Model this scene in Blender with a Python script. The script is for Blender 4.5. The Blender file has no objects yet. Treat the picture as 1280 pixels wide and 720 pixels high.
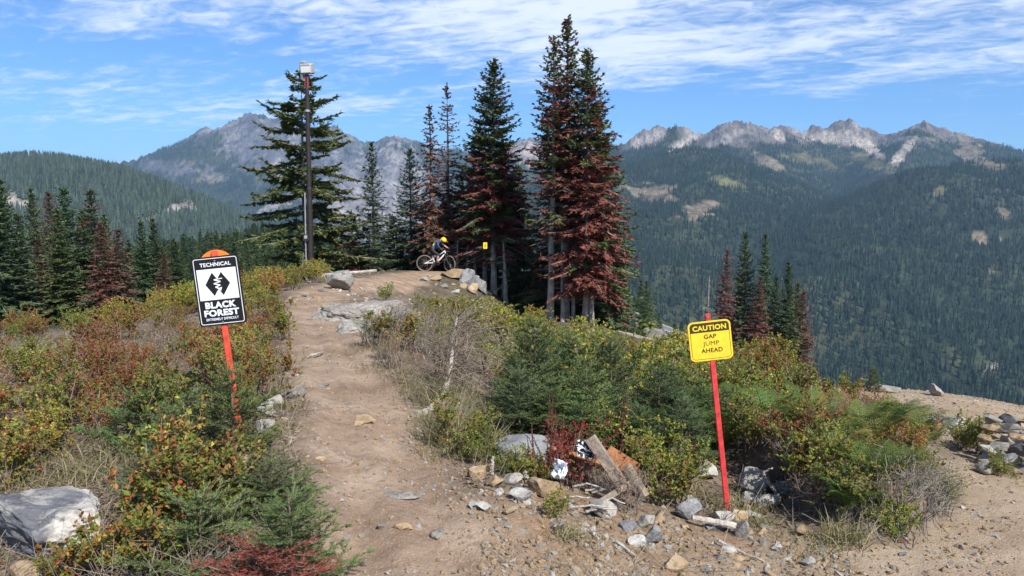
import bpy, math, random
import numpy as np
from mathutils import Vector, Matrix, Euler, Quaternion

rng = np.random.default_rng(11)
random.seed(11)
PI = math.pi
R = math.radians
scene = bpy.context.scene
COL = scene.collection

# ------------------------------------------------------------------ camera
F = 967.0                       # focal length in pixels of a 1280 wide picture
EYE = 1.65
PITCH = math.atan((360 - 262) / F)
cam_d = bpy.data.cameras.new('camera')
cam_d.sensor_width = 36.0
cam_d.lens = 36.0 * F / 1280.0
cam_d.clip_start = 0.05
cam_d.clip_end = 40000
cam = bpy.data.objects.new('camera', cam_d)
COL.objects.link(cam)
cam.location = (0, 0, EYE)
cam.rotation_euler = (PI / 2 - PITCH, 0, 0)
scene.camera = cam

# ------------------------------------------------------------------ light
SUN_AZ = 149.0                  # degrees clockwise from the view direction (+Y)
SUN_EL = 44.0
sd = bpy.data.lights.new('sun', 'SUN')
sd.energy = 4.9
sd.angle = R(0.53)
sd.color = (1.0, 0.95, 0.88)
sun = bpy.data.objects.new('sun', sd)
COL.objects.link(sun)
_sv = Vector((math.sin(R(SUN_AZ)) * math.cos(R(SUN_EL)), math.cos(R(SUN_AZ)) * math.cos(R(SUN_EL)), math.sin(R(SUN_EL))))
sun.rotation_euler = _sv.to_track_quat('Z', 'Y').to_euler()
sun.location = (30, -20, 60)

world = bpy.data.worlds.new('World')
scene.world = world
world.use_nodes = True
wt = world.node_tree
wt.nodes.clear()


def wn(t, **kw):
    n = wt.nodes.new(t)
    for k, v in kw.items():
        setattr(n, k, v)
    return n


def wmath(op, a, b=None, c=None):
    n = wn('ShaderNodeMath', operation=op)
    for i, v in enumerate((a, b, c)):
        if v is None:
            continue
        if isinstance(v, (int, float)):
            n.inputs[i].default_value = v
        else:
            wt.links.new(v, n.inputs[i])
    return n.outputs[0]


def wrange(v, a, b, c=0.0, d=1.0):
    n = wn('ShaderNodeMapRange')
    n.interpolation_type = 'SMOOTHSTEP'
    wt.links.new(v, n.inputs[0])
    for i, q in enumerate((a, b, c, d)):
        n.inputs[i + 1].default_value = q
    return n.outputs[0]


sky = wn('ShaderNodeTexSky', sky_type='NISHITA')
sky.sun_disc = False
sky.sun_elevation = R(SUN_EL)
sky.sun_rotation = R(SUN_AZ)
sky.altitude = 1400
sky.air_density = 1.0
sky.dust_density = 0.2
sky.ozone_density = 4.0
tc = wn('ShaderNodeTexCoord')
sep = wn('ShaderNodeSeparateXYZ')
wt.links.new(tc.outputs['Generated'], sep.inputs[0])
zz = wmath('MAXIMUM', sep.outputs[2], 0.0)
den = wmath('ADD', zz, 0.10)
u = wmath('DIVIDE', sep.outputs[0], den)
v = wmath('DIVIDE', sep.outputs[1], den)


def wnoise(ux, vx, rot, scale, detail, rough, dist=0.0, off=0.0):
    cb = wn('ShaderNodeCombineXYZ')
    c_, s_ = math.cos(rot), math.sin(rot)
    a = wmath('ADD', wmath('MULTIPLY', u, c_), wmath('MULTIPLY', v, s_))
    b = wmath('ADD', wmath('MULTIPLY', u, -s_), wmath('MULTIPLY', v, c_))
    wt.links.new(wmath('MULTIPLY', a, ux), cb.inputs[0])
    wt.links.new(wmath('MULTIPLY', b, vx), cb.inputs[1])
    cb.inputs[2].default_value = off
    n = wn('ShaderNodeTexNoise')
    wt.links.new(cb.outputs[0], n.inputs['Vector'])
    n.inputs['Scale'].default_value = scale
    n.inputs['Detail'].default_value = detail
    n.inputs['Roughness'].default_value = rough
    n.inputs['Distortion'].default_value = dist
    return n.outputs[0]


big = wnoise(1.0, 0.9, 0.5, 0.55, 3, 0.5, 0.3, 3.1)        # where the cloud fields are
streak = wnoise(0.6, 1.5, -0.5, 1.5, 10, 0.66, 0.7, 1.7)  # drawn out cirrus
puff = wnoise(1.0, 1.5, -0.3, 6.5, 8, 0.62, 0.6, 5.2)     # rippled altocumulus
side = wrange(sep.outputs[0], -0.50, 0.25)                  # the field lies ahead and to the right
high = wrange(sep.outputs[2], 0.05, 0.21)
cov = wmath('ADD', wmath('MULTIPLY', big, 0.75), wmath('MULTIPLY', wmath('MULTIPLY', side, 0.12), 1.0))
cov = wmath('ADD', cov, wmath('MULTIPLY', high, 0.15))
cov = wmath('ADD', cov, wmath('MULTIPLY', streak, 0.62))
cov = wmath('ADD', cov, wmath('MULTIPLY', puff, 0.55))
mask = wrange(cov, 1.06, 1.38)
mask = wmath('MULTIPLY', mask, wrange(sep.outputs[2], 0.015, 0.10))
mask = wmath('MULTIPLY', mask, 0.80)
mix = wn('ShaderNodeMix', data_type='RGBA')
wt.links.new(mask, mix.inputs['Factor'])
tint = wn('ShaderNodeMix', data_type='RGBA', blend_type='MULTIPLY')
tint.inputs['Factor'].default_value = 1.0
wt.links.new(sky.outputs[0], tint.inputs['A'])
tint.inputs['B'].default_value = (0.64, 0.92, 1.20, 1)
wt.links.new(tint.outputs['Result'], mix.inputs['A'])
mix.inputs['B'].default_value = (8.3, 8.8, 9.5, 1)
bg = wn('ShaderNodeBackground')
wt.links.new(mix.outputs['Result'], bg.inputs['Color'])
bg.inputs['Strength'].default_value = 0.09
wo = wn('ShaderNodeOutputWorld')
wt.links.new(bg.outputs[0], wo.inputs['Surface'])

scene.view_settings.view_transform = 'Standard'
scene.view_settings.look = 'None'
scene.view_settings.gamma = 1.0
scene.view_settings.use_curve_mapping = False
scene.view_settings.exposure = 0.58
scene.render.engine = 'CYCLES'
scene.cycles.max_bounces = 6
scene.cycles.diffuse_bounces = 3
scene.cycles.glossy_bounces = 2
scene.cycles.transmission_bounces = 3
scene.cycles.transparent_max_bounces = 8
scene.cycles.volume_bounces = 0
scene.cycles.use_denoising = True
scene.render.use_persistent_data = False

# ------------------------------------------------------------------ helpers


def P(px, py, Y):
    """world point seen at pixel px,py of the 1280x720 picture at forward distance Y"""
    a, b = (px - 640) / F, (360 - py) / F
    dy = math.cos(PITCH) + b * math.sin(PITCH)
    dz = -math.sin(PITCH) + b * math.cos(PITCH)
    t = Y / dy
    return Vector((a * t, Y, EYE + dz * t))


def project(X, Y, Z):
    """arrays of world points to picture pixels"""
    c, s = math.cos(PITCH), math.sin(PITCH)
    z = Z - EYE
    f = Y * c - z * s
    uu = Y * s + z * c
    f = np.maximum(f, 1e-3)
    return 640 + F * X / f, 360 - F * uu / f


def _hash(ix, iy, iz, seed):
    n = (ix * 374761393 + iy * 668265263 + iz * 2147483647 + seed * 1274126177) & 0xFFFFFFFF
    n = ((n ^ (n >> 13)) * 1274126177) & 0xFFFFFFFF
    n = ((n ^ (n >> 16)) * 2246822519) & 0xFFFFFFFF
    return ((n ^ (n >> 15)) & 0xFFFFFF) / float(0xFFFFFF)


def vnoise(x, y, z=None, seed=0):
    x = np.asarray(x, float); y = np.asarray(y, float)
    ix = np.floor(x).astype(np.int64); iy = np.floor(y).astype(np.int64)
    fx = x - ix; fy = y - iy
    fx = fx * fx * fx * (fx * (fx * 6 - 15) + 10); fy = fy * fy * fy * (fy * (fy * 6 - 15) + 10)
    if z is None:
        o = np.zeros_like(ix)
        h = lambda a, b: _hash(ix + a, iy + b, o, seed)
        return (h(0, 0) * (1 - fx) + h(1, 0) * fx) * (1 - fy) + (h(0, 1) * (1 - fx) + h(1, 1) * fx) * fy
    z = np.asarray(z, float)
    iz = np.floor(z).astype(np.int64); fz = z - iz
    fz = fz * fz * (3 - 2 * fz)
    h = lambda a, b, c: _hash(ix + a, iy + b, iz + c, seed)
    lo = (h(0, 0, 0) * (1 - fx) + h(1, 0, 0) * fx) * (1 - fy) + (h(0, 1, 0) * (1 - fx) + h(1, 1, 0) * fx) * fy
    hi = (h(0, 0, 1) * (1 - fx) + h(1, 0, 1) * fx) * (1 - fy) + (h(0, 1, 1) * (1 - fx) + h(1, 1, 1) * fx) * fy
    return lo * (1 - fz) + hi * fz


def fbm(x, y, oct=4, seed=0, gain=0.5):
    s = 0; a = 1; t = 0
    for i in range(oct):
        c_, s_ = math.cos(0.7 * i), math.sin(0.7 * i)
        s = s + a * (vnoise((x * c_ - y * s_) * 2 ** i + 17.3 * i, (x * s_ + y * c_) * 2 ** i - 9.1 * i, None, seed + i) - 0.5)
        t += a; a *= gain
    return s / t * 2


def ridged(x, y, oct=4, seed=0, gain=0.5):
    s = 0; a = 1; t = 0
    for i in range(oct):
        c_, s_ = math.cos(0.9 * i), math.sin(0.9 * i)
        n = vnoise((x * c_ - y * s_) * 2 ** i + 31.3 * i, (x * s_ + y * c_) * 2 ** i - 7.7 * i, None, seed + i)
        s = s + a * (1 - np.abs(2 * n - 1)); t += a; a *= gain
    return s / t


def smooth(a, b, x):
    t = np.clip((x - a) / (b - a), 0, 1)
    return t * t * (3 - 2 * t)


class MB:
    """collects triangles and quads with a colour per face, builds one mesh"""

    def __init__(self):
        self.V = []; self.F = {3: [], 4: []}; self.C = {3: [], 4: []}; self.M = {3: [], 4: []}; self.n = 0

    def add(self, v, f, col=(0.5, 0.5, 0.5), mat=0):
        v = np.asarray(v, float).reshape(-1, 3); f = np.asarray(f, np.int64)
        if f.size == 0:
            return
        k = f.shape[1]
        self.V.append(v); self.F[k].append(f + self.n); self.n += len(v)
        c = np.asarray(col, float)
        if c.ndim == 1:
            c = np.broadcast_to(c, (len(f), 3))
        self.C[k].append(c); self.M[k].append(np.full(len(f), mat, np.int32))

    def mesh(self, name, mats=(), smooth_shade=False):
        me = bpy.data.meshes.new(name)
        V = np.concatenate(self.V) if self.V else np.zeros((0, 3))
        loops, starts, cols, mi = [], [], [], []
        off = 0
        for k in (3, 4):
            if self.F[k]:
                f = np.concatenate(self.F[k]); loops.append(f.ravel())
                starts.append(off + np.arange(len(f)) * k); off += f.size
                cols.append(np.concatenate(self.C[k])); mi.append(np.concatenate(self.M[k]))
        loops = np.concatenate(loops); starts = np.concatenate(starts); cols = np.concatenate(cols); mi = np.concatenate(mi)
        me.vertices.add(len(V)); me.vertices.foreach_set('co', V.astype(np.float32).ravel())
        me.loops.add(len(loops)); me.loops.foreach_set('vertex_index', loops.astype(np.int32))
        me.polygons.add(len(starts)); me.polygons.foreach_set('loop_start', starts.astype(np.int32))
        for m in mats:
            me.materials.append(m)
        me.polygons.foreach_set('material_index', mi)
        me.polygons.foreach_set('use_smooth', np.full(len(starts), smooth_shade))
        at = me.attributes.new('col', 'FLOAT_COLOR', 'FACE')
        at.data.foreach_set('color', np.concatenate([cols, np.ones((len(cols), 1))], 1).astype(np.float32).ravel())
        me.update(calc_edges=True)
        return me


def obj(name, me, parent=None, loc=None):
    o = bpy.data.objects.new(name, me)
    COL.objects.link(o)
    if parent is not None:
        o.parent = parent
    if loc is not None:
        o.location = loc
    return o


def tag(o, label=None, cat=None, group=None, kind=None):
    if label: o['label'] = label
    if cat: o['category'] = cat
    if group: o['group'] = group
    if kind: o['kind'] = kind
    return o


def thing(name, label, cat, loc=(0, 0, 0), group=None, rot=None):
    o = bpy.data.objects.new(name, None)
    o.empty_display_size = 0.1
    COL.objects.link(o)
    o.location = loc
    if rot is not None:
        o.rotation_euler = rot
    return tag(o, label, cat, group)


def copy_tree(o, parent=None):
    c = o.copy(); COL.objects.link(c)
    if parent is not None:
        c.parent = parent
    for ch in list(o.children):
        copy_tree(ch, c)
    return c


def nrm(a):
    return a / np.maximum(np.linalg.norm(a, axis=-1, keepdims=True), 1e-9)


def segs(mb, A, B, r0, r1, col, sides=3, mat=0):
    """many straight tapered twigs from A to B"""
    A = np.atleast_2d(A); B = np.atleast_2d(B); n = len(A)
    if n == 0:
        return
    d = nrm(B - A)
    ref = np.where(np.abs(d[:, 2:3]) > 0.9, np.array([[1.0, 0, 0]]), np.array([[0, 0, 1.0]]))
    s = nrm(np.cross(d, ref)); t = np.cross(s, d)
    r0 = np.broadcast_to(np.asarray(r0, float).reshape(-1, 1), (n, 1)); r1 = np.broadcast_to(np.asarray(r1, float).reshape(-1, 1), (n, 1))
    ring = []
    for k in range(sides):
        a = 2 * PI * k / sides
        w = s * math.cos(a) + t * math.sin(a)
        ring.append((A + w * r0, B + w * r1))
    V = np.stack([q[0] for q in ring] + [q[1] for q in ring], 1)
    fs = np.array([[k, (k + 1) % sides, sides + (k + 1) % sides, sides + k] for k in range(sides)])
    f = (np.arange(n)[:, None, None] * 2 * sides + fs[None]).reshape(-1, 4)
    c = np.asarray(col, float)
    if c.ndim == 2:
        c = np.repeat(c, sides, 0)
    mb.add(V.reshape(-1, 3), f, c, mat)


def tube(mb, pts, rad, col, sides=8, mat=0, cap=True, lump=0.0):
    pts = np.asarray(pts, float); n = len(pts)
    rad = np.broadcast_to(np.asarray(rad, float), (n,))
    d = nrm(np.gradient(pts, axis=0))
    ref = np.array([0, 0, 1.0]) if abs(d[0, 2]) < 0.8 else np.array([1.0, 0, 0])
    s = nrm(np.cross(d, ref)); t = np.cross(s, d)
    a = 2 * PI * np.arange(sides) / sides
    k = 1 + (rng.uniform(-lump, lump, (n, sides, 1)) if lump else 0)
    V = pts[:, None] + (s[:, None] * np.cos(a)[None, :, None] + t[:, None] * np.sin(a)[None, :, None]) * rad[:, None, None] * k
    f = []
    for i in range(n - 1):
        for j in range(sides):
            f.append((i * sides + j, i * sides + (j + 1) % sides, (i + 1) * sides + (j + 1) % sides, (i + 1) * sides + j))
    V = V.reshape(-1, 3)
    mb.add(V, f, col, mat)
    if cap:
        for i in (0, n - 1):
            vv = np.concatenate([V[i * sides:(i + 1) * sides], pts[i:i + 1]])
            ff = [(j, (j + 1) % sides, sides) if i else ((j + 1) % sides, j, sides) for j in range(sides)]
            mb.add(vv, ff, col, mat)


def kites(mb, A, D, W, N, col, fold=0.15, mid=0.42, mat=0):
    """leaf shaped quads: base A, vector D, half width W, normal hint N"""
    A = np.atleast_2d(A); n = len(A)
    if n == 0:
        return
    L = nrm(np.cross(D, N)); up = nrm(np.cross(L, D))
    W = np.broadcast_to(np.asarray(W, float).reshape(-1, 1), (n, 1))
    m = A + D * mid
    V = np.stack([A, m + L * W + up * W * fold, A + D, m - L * W + up * W * fold], 1)
    f = np.arange(n)[:, None] * 4 + np.arange(4)[None]
    mb.add(V.reshape(-1, 3), f, col, mat)


def tris(mb, A, D, W, N, col, mat=0):
    """needles: thin triangles"""
    A = np.atleast_2d(A); n = len(A)
    if n == 0:
        return
    L = nrm(np.cross(D, N)); W = np.broadcast_to(np.asarray(W, float).reshape(-1, 1), (n, 1))
    V = np.stack([A - L * W, A + L * W, A + D], 1)
    mb.add(V.reshape(-1, 3), np.arange(n)[:, None] * 3 + np.arange(3)[None], col, mat)


def box(mb, c, s, col, rot=None, mat=0, bev=0.0, jit=0.0):
    """bevelled box, centre c, full size s"""
    hx, hy, hz = s[0] / 2, s[1] / 2, s[2] / 2
    b = bev
    V = []
    for sx in (-1, 1):
        for sy in (-1, 1):
            for sz in (-1, 1):
                V += [(sx * (hx - b), sy * (hy - b), sz * hz), (sx * (hx - b), sy * hy, sz * (hz - b)), (sx * hx, sy * (hy - b), sz * (hz - b))]
    V = np.array(V)
    if jit:
        V = V + rng.normal(0, jit, V.shape)
    if b <= 0:
        V = np.array([(sx * hx, sy * hy, sz * hz) for sx in (-1, 1) for sy in (-1, 1) for sz in (-1, 1)])
        f = [(0, 1, 3, 2), (4, 6, 7, 5), (0, 4, 5, 1), (2, 3, 7, 6), (0, 2, 6, 4), (1, 5, 7, 3)]
        tri = []
    else:
        ix = lambda sx, sy, sz, k: ((sx > 0) * 4 + (sy > 0) * 2 + (sz > 0)) * 3 + k
        f = []
        for sgn in (-1, 1):
            q = [ix(-1, -1, sgn, 0), ix(1, -1, sgn, 0), ix(1, 1, sgn, 0), ix(-1, 1, sgn, 0)]; f.append(q if sgn > 0 else q[::-1])
            q = [ix(-1, sgn, -1, 1), ix(1, sgn, -1, 1), ix(1, sgn, 1, 1), ix(-1, sgn, 1, 1)]; f.append(q[::-1] if sgn > 0 else q)
            q = [ix(sgn, -1, -1, 2), ix(sgn, 1, -1, 2), ix(sgn, 1, 1, 2), ix(sgn, -1, 1, 2)]; f.append(q if sgn > 0 else q[::-1])
        for s1 in (-1, 1):
            for s2 in (-1, 1):
                f.append([ix(-1, s1, s2, 0), ix(1, s1, s2, 0), ix(1, s1, s2, 1), ix(-1, s1, s2, 1)])
                f.append([ix(s1, -1, s2, 0), ix(s1, 1, s2, 0), ix(s1, 1, s2, 2), ix(s1, -1, s2, 2)])
                f.append([ix(s1, s2, -1, 1), ix(s1, s2, 1, 1), ix(s1, s2, 1, 2), ix(s1, s2, -1, 2)])
        tri = [[ix(sx, sy, sz, k) for k in range(3)] for sx in (-1, 1) for sy in (-1, 1) for sz in (-1, 1)]
    if rot is not None:
        V = V @ np.array(rot.to_matrix() if hasattr(rot, 'to_matrix') else rot).T
    V = V + np.array(c)
    mb.add(V, f, col, mat)
    if tri:
        mb.add(V, tri, col, mat)


# ------------------------------------------------------------------ materials
def nodes(name):
    m = bpy.data.materials.new(name); m.use_nodes = True
    nt = m.node_tree
    b = nt.nodes['Principled BSDF']
    return m, nt, b


def N(nt, t, **kw):
    n = nt.nodes.new(t)
    for k, v in kw.items():
        if k in n.inputs.keys() if hasattr(n.inputs, 'keys') else False:
            n.inputs[k].default_value = v
        else:
            setattr(n, k, v)
    return n


def noise(nt, scale, detail=4, rough=0.55, vec=None, dist=0.0):
    n = nt.nodes.new('ShaderNodeTexNoise')
    n.inputs['Scale'].default_value = scale; n.inputs['Detail'].default_value = detail
    n.inputs['Roughness'].default_value = rough; n.inputs['Distortion'].default_value = dist
    if vec is not None:
        nt.links.new(vec, n.inputs['Vector'])
    return n.outputs[0]


def ramp(nt, fac, stops):
    r = nt.nodes.new('ShaderNodeValToRGB')
    e = r.color_ramp.elements
    while len(e) < len(stops):
        e.new(0.5)
    for i, (p, c) in enumerate(stops):
        e[i].position = p; e[i].color = (*c, 1) if len(c) == 3 else c
    nt.links.new(fac, r.inputs[0])
    return r.outputs[0]


def mixc(nt, fac, a, b, mode='MIX'):
    n = nt.nodes.new('ShaderNodeMix'); n.data_type = 'RGBA'; n.blend_type = mode
    for s, v_ in ((n.inputs['Factor'], fac), (n.inputs['A'], a), (n.inputs['B'], b)):
        if hasattr(v_, 'is_linked') or hasattr(v_, 'links'):
            nt.links.new(v_, s)
        elif isinstance(v_, (int, float)):
            s.default_value = v_
        else:
            s.default_value = (*v_, 1) if len(v_) == 3 else v_
    return n.outputs['Result']


def mrange(nt, v_, a, b, c=0.0, d=1.0):
    n = nt.nodes.new('ShaderNodeMapRange'); nt.links.new(v_, n.inputs[0])
    for i, q in enumerate((a, b, c, d)):
        n.inputs[i + 1].default_value = q
    return n.outputs[0]


def bump(nt, b, h, strength=0.4, dist=0.02):
    n = nt.nodes.new('ShaderNodeBump'); n.inputs['Strength'].default_value = strength; n.inputs['Distance'].default_value = dist
    nt.links.new(h, n.inputs['Height']); nt.links.new(n.outputs[0], b.inputs['Normal'])


def objcoord(nt):
    return nt.nodes.new('ShaderNodeTexCoord').outputs['Object']


def foliage_mat(name, rough=0.6, transl=0.3, vary=0.35, spec=0.25, gain=1.0):
    m, nt, b = nodes(name)
    at = nt.nodes.new('ShaderNodeAttribute'); at.attribute_name = 'col'
    oi = nt.nodes.new('ShaderNodeObjectInfo')
    hs = nt.nodes.new('ShaderNodeHueSaturation')
    nt.links.new(at.outputs['Color'], hs.inputs['Color'])
    nt.links.new(mrange(nt, oi.outputs['Random'], 0, 1, (1 - vary) * gain, (1 + vary) * gain), hs.inputs['Value'])
    wn_ = nt.nodes.new('ShaderNodeTexWhiteNoise'); wn_.noise_dimensions = '1D'
    nt.links.new(oi.outputs['Random'], wn_.inputs['W'])
    nt.links.new(mrange(nt, wn_.outputs['Value'], 0, 1, 0.5 - 0.02, 0.5 + 0.02), hs.inputs['Hue'])
    nt.links.new(hs.outputs[0], b.inputs['Base Color'])
    b.inputs['Roughness'].default_value = rough
    b.inputs['Specular IOR Level'].default_value = spec
    if transl > 0:
        tr = nt.nodes.new('ShaderNodeBsdfTranslucent'); nt.links.new(hs.outputs[0], tr.inputs[0])
        ms = nt.nodes.new('ShaderNodeMixShader'); ms.inputs[0].default_value = transl
        nt.links.new(b.outputs[0], ms.inputs[1]); nt.links.new(tr.outputs[0], ms.inputs[2])
        nt.links.new(ms.outputs[0], nt.nodes['Material Output'].inputs['Surface'])
    return m


def bark_mat(name, dark, light, scale=6.0):
    m, nt, b = nodes(name)
    oc = objcoord(nt)
    mp = nt.nodes.new('ShaderNodeMapping'); mp.inputs['Scale'].default_value = (1, 1, 0.25); nt.links.new(oc, mp.inputs[0])
    n = noise(nt, scale * 3, 6, 0.6, mp.outputs[0], 0.4)
    n2 = noise(nt, scale * 0.6, 3, 0.6, oc)
    c = ramp(nt, n, [(0.3, dark), (0.7, light)])
    c = mixc(nt, mrange(nt, n2, 0.45, 0.7), c, tuple(q * 1.25 + 0.01 for q in light))
    nt.links.new(c, b.inputs['Base Color']); b.inputs['Roughness'].default_value = 0.9
    bump(nt, b, n, 0.7, 0.02)
    return m


def plain_mat(name, col, rough=0.5, metal=0.0, wear=0.12, scale=30, spec=0.5):
    m, nt, b = nodes(name)
    n = noise(nt, scale, 5, 0.6, objcoord(nt))
    lo = tuple(q * (1 - wear) for q in col); hi = tuple(min(1, q * (1 + wear)) for q in col)
    nt.links.new(ramp(nt, n, [(0.3, lo), (0.7, hi)]), b.inputs['Base Color'])
    b.inputs['Roughness'].default_value = rough; b.inputs['Metallic'].default_value = metal
    b.inputs['Specular IOR Level'].default_value = spec
    return m


def rock_mat(name, a, bcol, c, dark=(0.06, 0.06, 0.065), scale=3.0, darkamt=0.62):
    m, nt, b = nodes(name)
    oc = objcoord(nt)
    oi = nt.nodes.new('ShaderNodeObjectInfo')
    ad = nt.nodes.new('ShaderNodeVectorMath'); ad.operation = 'ADD'
    sc = nt.nodes.new('ShaderNodeVectorMath'); sc.operation = 'SCALE'
    cb = nt.nodes.new('ShaderNodeCombineXYZ')
    for i in range(3):
        nt.links.new(oi.outputs['Random'], cb.inputs[i])
    nt.links.new(cb.outputs[0], sc.inputs[0]); sc.inputs['Scale'].default_value = 37.0
    nt.links.new(oc, ad.inputs[0]); nt.links.new(sc.outputs[0], ad.inputs[1])
    vec = ad.outputs[0]
    n1 = noise(nt, scale, 7, 0.62, vec, 0.6)
    n2 = noise(nt, scale * 9, 5, 0.65, vec)
    n3 = noise(nt, scale * 0.7, 4, 0.6, vec, 1.2)
    col = ramp(nt, n1, [(0.3, a), (0.52, bcol), (0.72, c)])
    col = mixc(nt, mrange(nt, n2, 0.52, 0.72), col, tuple(q * 0.55 for q in a))
    col = mixc(nt, mrange(nt, n3, darkamt, darkamt + 0.1, 0, 0.8), col, dark)
    vo = nt.nodes.new('ShaderNodeTexVoronoi'); vo.feature = 'DISTANCE_TO_EDGE'; vo.inputs['Scale'].default_value = scale * 1.6
    wv = nt.nodes.new('ShaderNodeVectorMath'); wv.operation = 'ADD'
    nn = nt.nodes.new('ShaderNodeTexNoise'); nn.inputs['Scale'].default_value = scale * 2; nt.links.new(vec, nn.inputs['Vector'])
    nt.links.new(vec, wv.inputs[0]); nt.links.new(nn.outputs[1], wv.inputs[1]); nt.links.new(wv.outputs[0], vo.inputs['Vector'])
    crack = mrange(nt, vo.outputs['Distance'], 0.0, 0.03, 0.55, 1.0)
    col = mixc(nt, 1.0, col, crack, 'MULTIPLY')
    hs = nt.nodes.new('ShaderNodeHueSaturation'); nt.links.new(col, hs.inputs['Color'])
    nt.links.new(mrange(nt, oi.outputs['Random'], 0, 1, 0.75, 1.2), hs.inputs['Value'])
    nt.links.new(hs.outputs[0], b.inputs['Base Color'])
    b.inputs['Roughness'].default_value = 0.88
    b.inputs['Specular IOR Level'].default_value = 0.25
    h = mixc(nt, 0.35, n1, n2)
    bump(nt, b, h, 0.6, 0.05)
    return m


M = {}
M['needles'] = foliage_mat('fir_needles', 0.55, 0.2, 0.2)
M['leaves'] = foliage_mat('shrub_leaves', 0.55, 0.35, 0.22)
M['twigs'] = foliage_mat('bare_twigs', 0.85, 0.0, 0.2)
M['bark'] = bark_mat('fir_bark', (0.055, 0.045, 0.04), (0.22, 0.19, 0.165))
M['pale_bark'] = bark_mat('pale_bark', (0.12, 0.105, 0.09), (0.36, 0.33, 0.29))
M['dead_wood'] = bark_mat('weathered_wood', (0.16, 0.14, 0.12), (0.42, 0.38, 0.33), 9)
M['rock_white'] = rock_mat('pale_granite', (0.26, 0.245, 0.22), (0.39, 0.375, 0.34), (0.52, 0.505, 0.47), (0.07, 0.08, 0.10))
M['rock_grey'] = rock_mat('blue_grey_rock', (0.135, 0.137, 0.142), (0.20, 0.202, 0.206), (0.30, 0.30, 0.30), (0.05, 0.05, 0.055))
M['rock_tan'] = rock_mat('ochre_rock', (0.24, 0.165, 0.09), (0.36, 0.26, 0.16), (0.45, 0.37, 0.27), (0.10, 0.085, 0.07), darkamt=0.68)
M['rock_mid'] = rock_mat('grey_rock', (0.17, 0.155, 0.135), (0.27, 0.25, 0.22), (0.38, 0.36, 0.325), (0.075, 0.075, 0.08))

# ------------------------------------------------------------------ terrain height near the camera
_ctl = []


def ctl(px, py, Y):
    p = P(px, py, Y); _ctl.append((p.x, p.y, p.z))


def ctw(px, Y, z):
    p = P(px, 300, Y); _ctl.append((p.x, Y, z))


for a in [(510, 720, 3.5), (480, 600, 4.75), (450, 500, 6.8), (420, 430, 10.2), (400, 395, 14), (385, 373, 18), (430, 362, 21.5),
          (480, 353, 26), (525, 341, 31.5), (548, 338.5, 33.5), (572, 338.5, 35),
          (620, 386, 31), (565, 376, 28), (600, 352, 33.5), (515, 372, 26), (340, 362, 22),
          (293, 546, 5.2), (200, 610, 4.6), (640, 640, 4.2), (918, 640, 5.2), (655, 600, 5.0), (655, 582, 5.6), (760, 622, 5.0), (760, 565, 6.0),
          (740, 405, 30), (550, 520, 7), (500, 440, 10), (560, 428, 13), (480, 402, 14.5), (540, 392, 20), (600, 398, 23),
          (1200, 680, 4.6), (1280, 650, 5.0), (1220, 572, 6.8), (1180, 532, 9.0), (1150, 488, 17), (1235, 499, 17), (1290, 509, 17),
          (1150, 532, 12), (1250, 542, 11), (1060, 497, 13), (1090, 486, 17), (1380, 540, 14), (1400, 620, 6.4),
          (800, 700, 4.05), (1000, 700, 4.3), (800, 416, 60), (840, 420, 60), (390, 350, 30), (20, 720, 3.6), (60, 690, 3.9)]:
    ctl(*a)
for a in [(100, 7.5, -0.22), (100, 13, -0.5), (250, 9, -0.25), (250, 14, -0.45), (0, 9, -0.3), (60, 20, -1.6), (200, 20, -1.1), (300, 28, -1.4),
          (-200, 12, -0.6), (60, 42, -4.6), (250, 42, -4.4), (-100, 30, -3.4), (720, 10, -0.9), (740, 18, -1.9), (860, 12, -1.2),
          (1050, 6.5, -0.42), (1120, 6.0, -0.45), (1000, 9, -0.95), (1000, 25, -4.6), (1200, 25, -5.2), (1350, 25, -5.4), (900, 22, -3.0), (900, 45, -6.9),
          (970, 47, -7.3), (1100, 45, -11), (1300, 45, -13), (450, 40, -2.2), (560, 42, -3.4), (680, 40, -4.4), (500, 60, -6.5), (300, 60, -7),
          (0, 60, -7.5), (700, 60, -7.2), (1000, 60, -13), (1250, 62, -18), (100, 80, -11), (500, 85, -11), (800, 85, -11.5), (1200, 85, -26)]:
    ctw(*a)
for x, y, z in [(0, 0, 0), (-1.5, 0, 0.02), (1.5, 0, -0.06), (0, -3, 0.1), (-4, 1, 0.05), (4, 1, -0.2), (-10, -4, 0.2), (10, -4, -0.6), (-15, 5, 0), (14, 6, -1.2), (0, -12, 0.6), (-40, 0, -1), (40, 0, -6)]:
    _ctl.append((x, y, z))
CT = np.array(_ctl)
_n = len(CT)


def _tk(d2):
    return 0.5 * d2 * np.log(np.maximum(d2, 1e-9))


def _warp(x, y):
    """compress distance so near detail counts more"""
    r = np.sqrt(x * x + (y + 4) ** 2) + 1e-6
    k = np.log1p(r / 4.0) / r * 4
    return x * k, (y + 4) * k


_wx, _wy = _warp(CT[:, 0], CT[:, 1])
_D = _tk((_wx[:, None] - _wx[None]) ** 2 + (_wy[:, None] - _wy[None]) ** 2) + np.eye(_n) * 0.02
_Pm = np.stack([np.ones(_n), _wx, _wy], 1)
_A = np.zeros((_n + 3, _n + 3)); _A[:_n, :_n] = _D; _A[:_n, _n:] = _Pm; _A[_n:, :_n] = _Pm.T
_W = np.linalg.solve(_A, np.concatenate([CT[:, 2], np.zeros(3)]))


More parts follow.
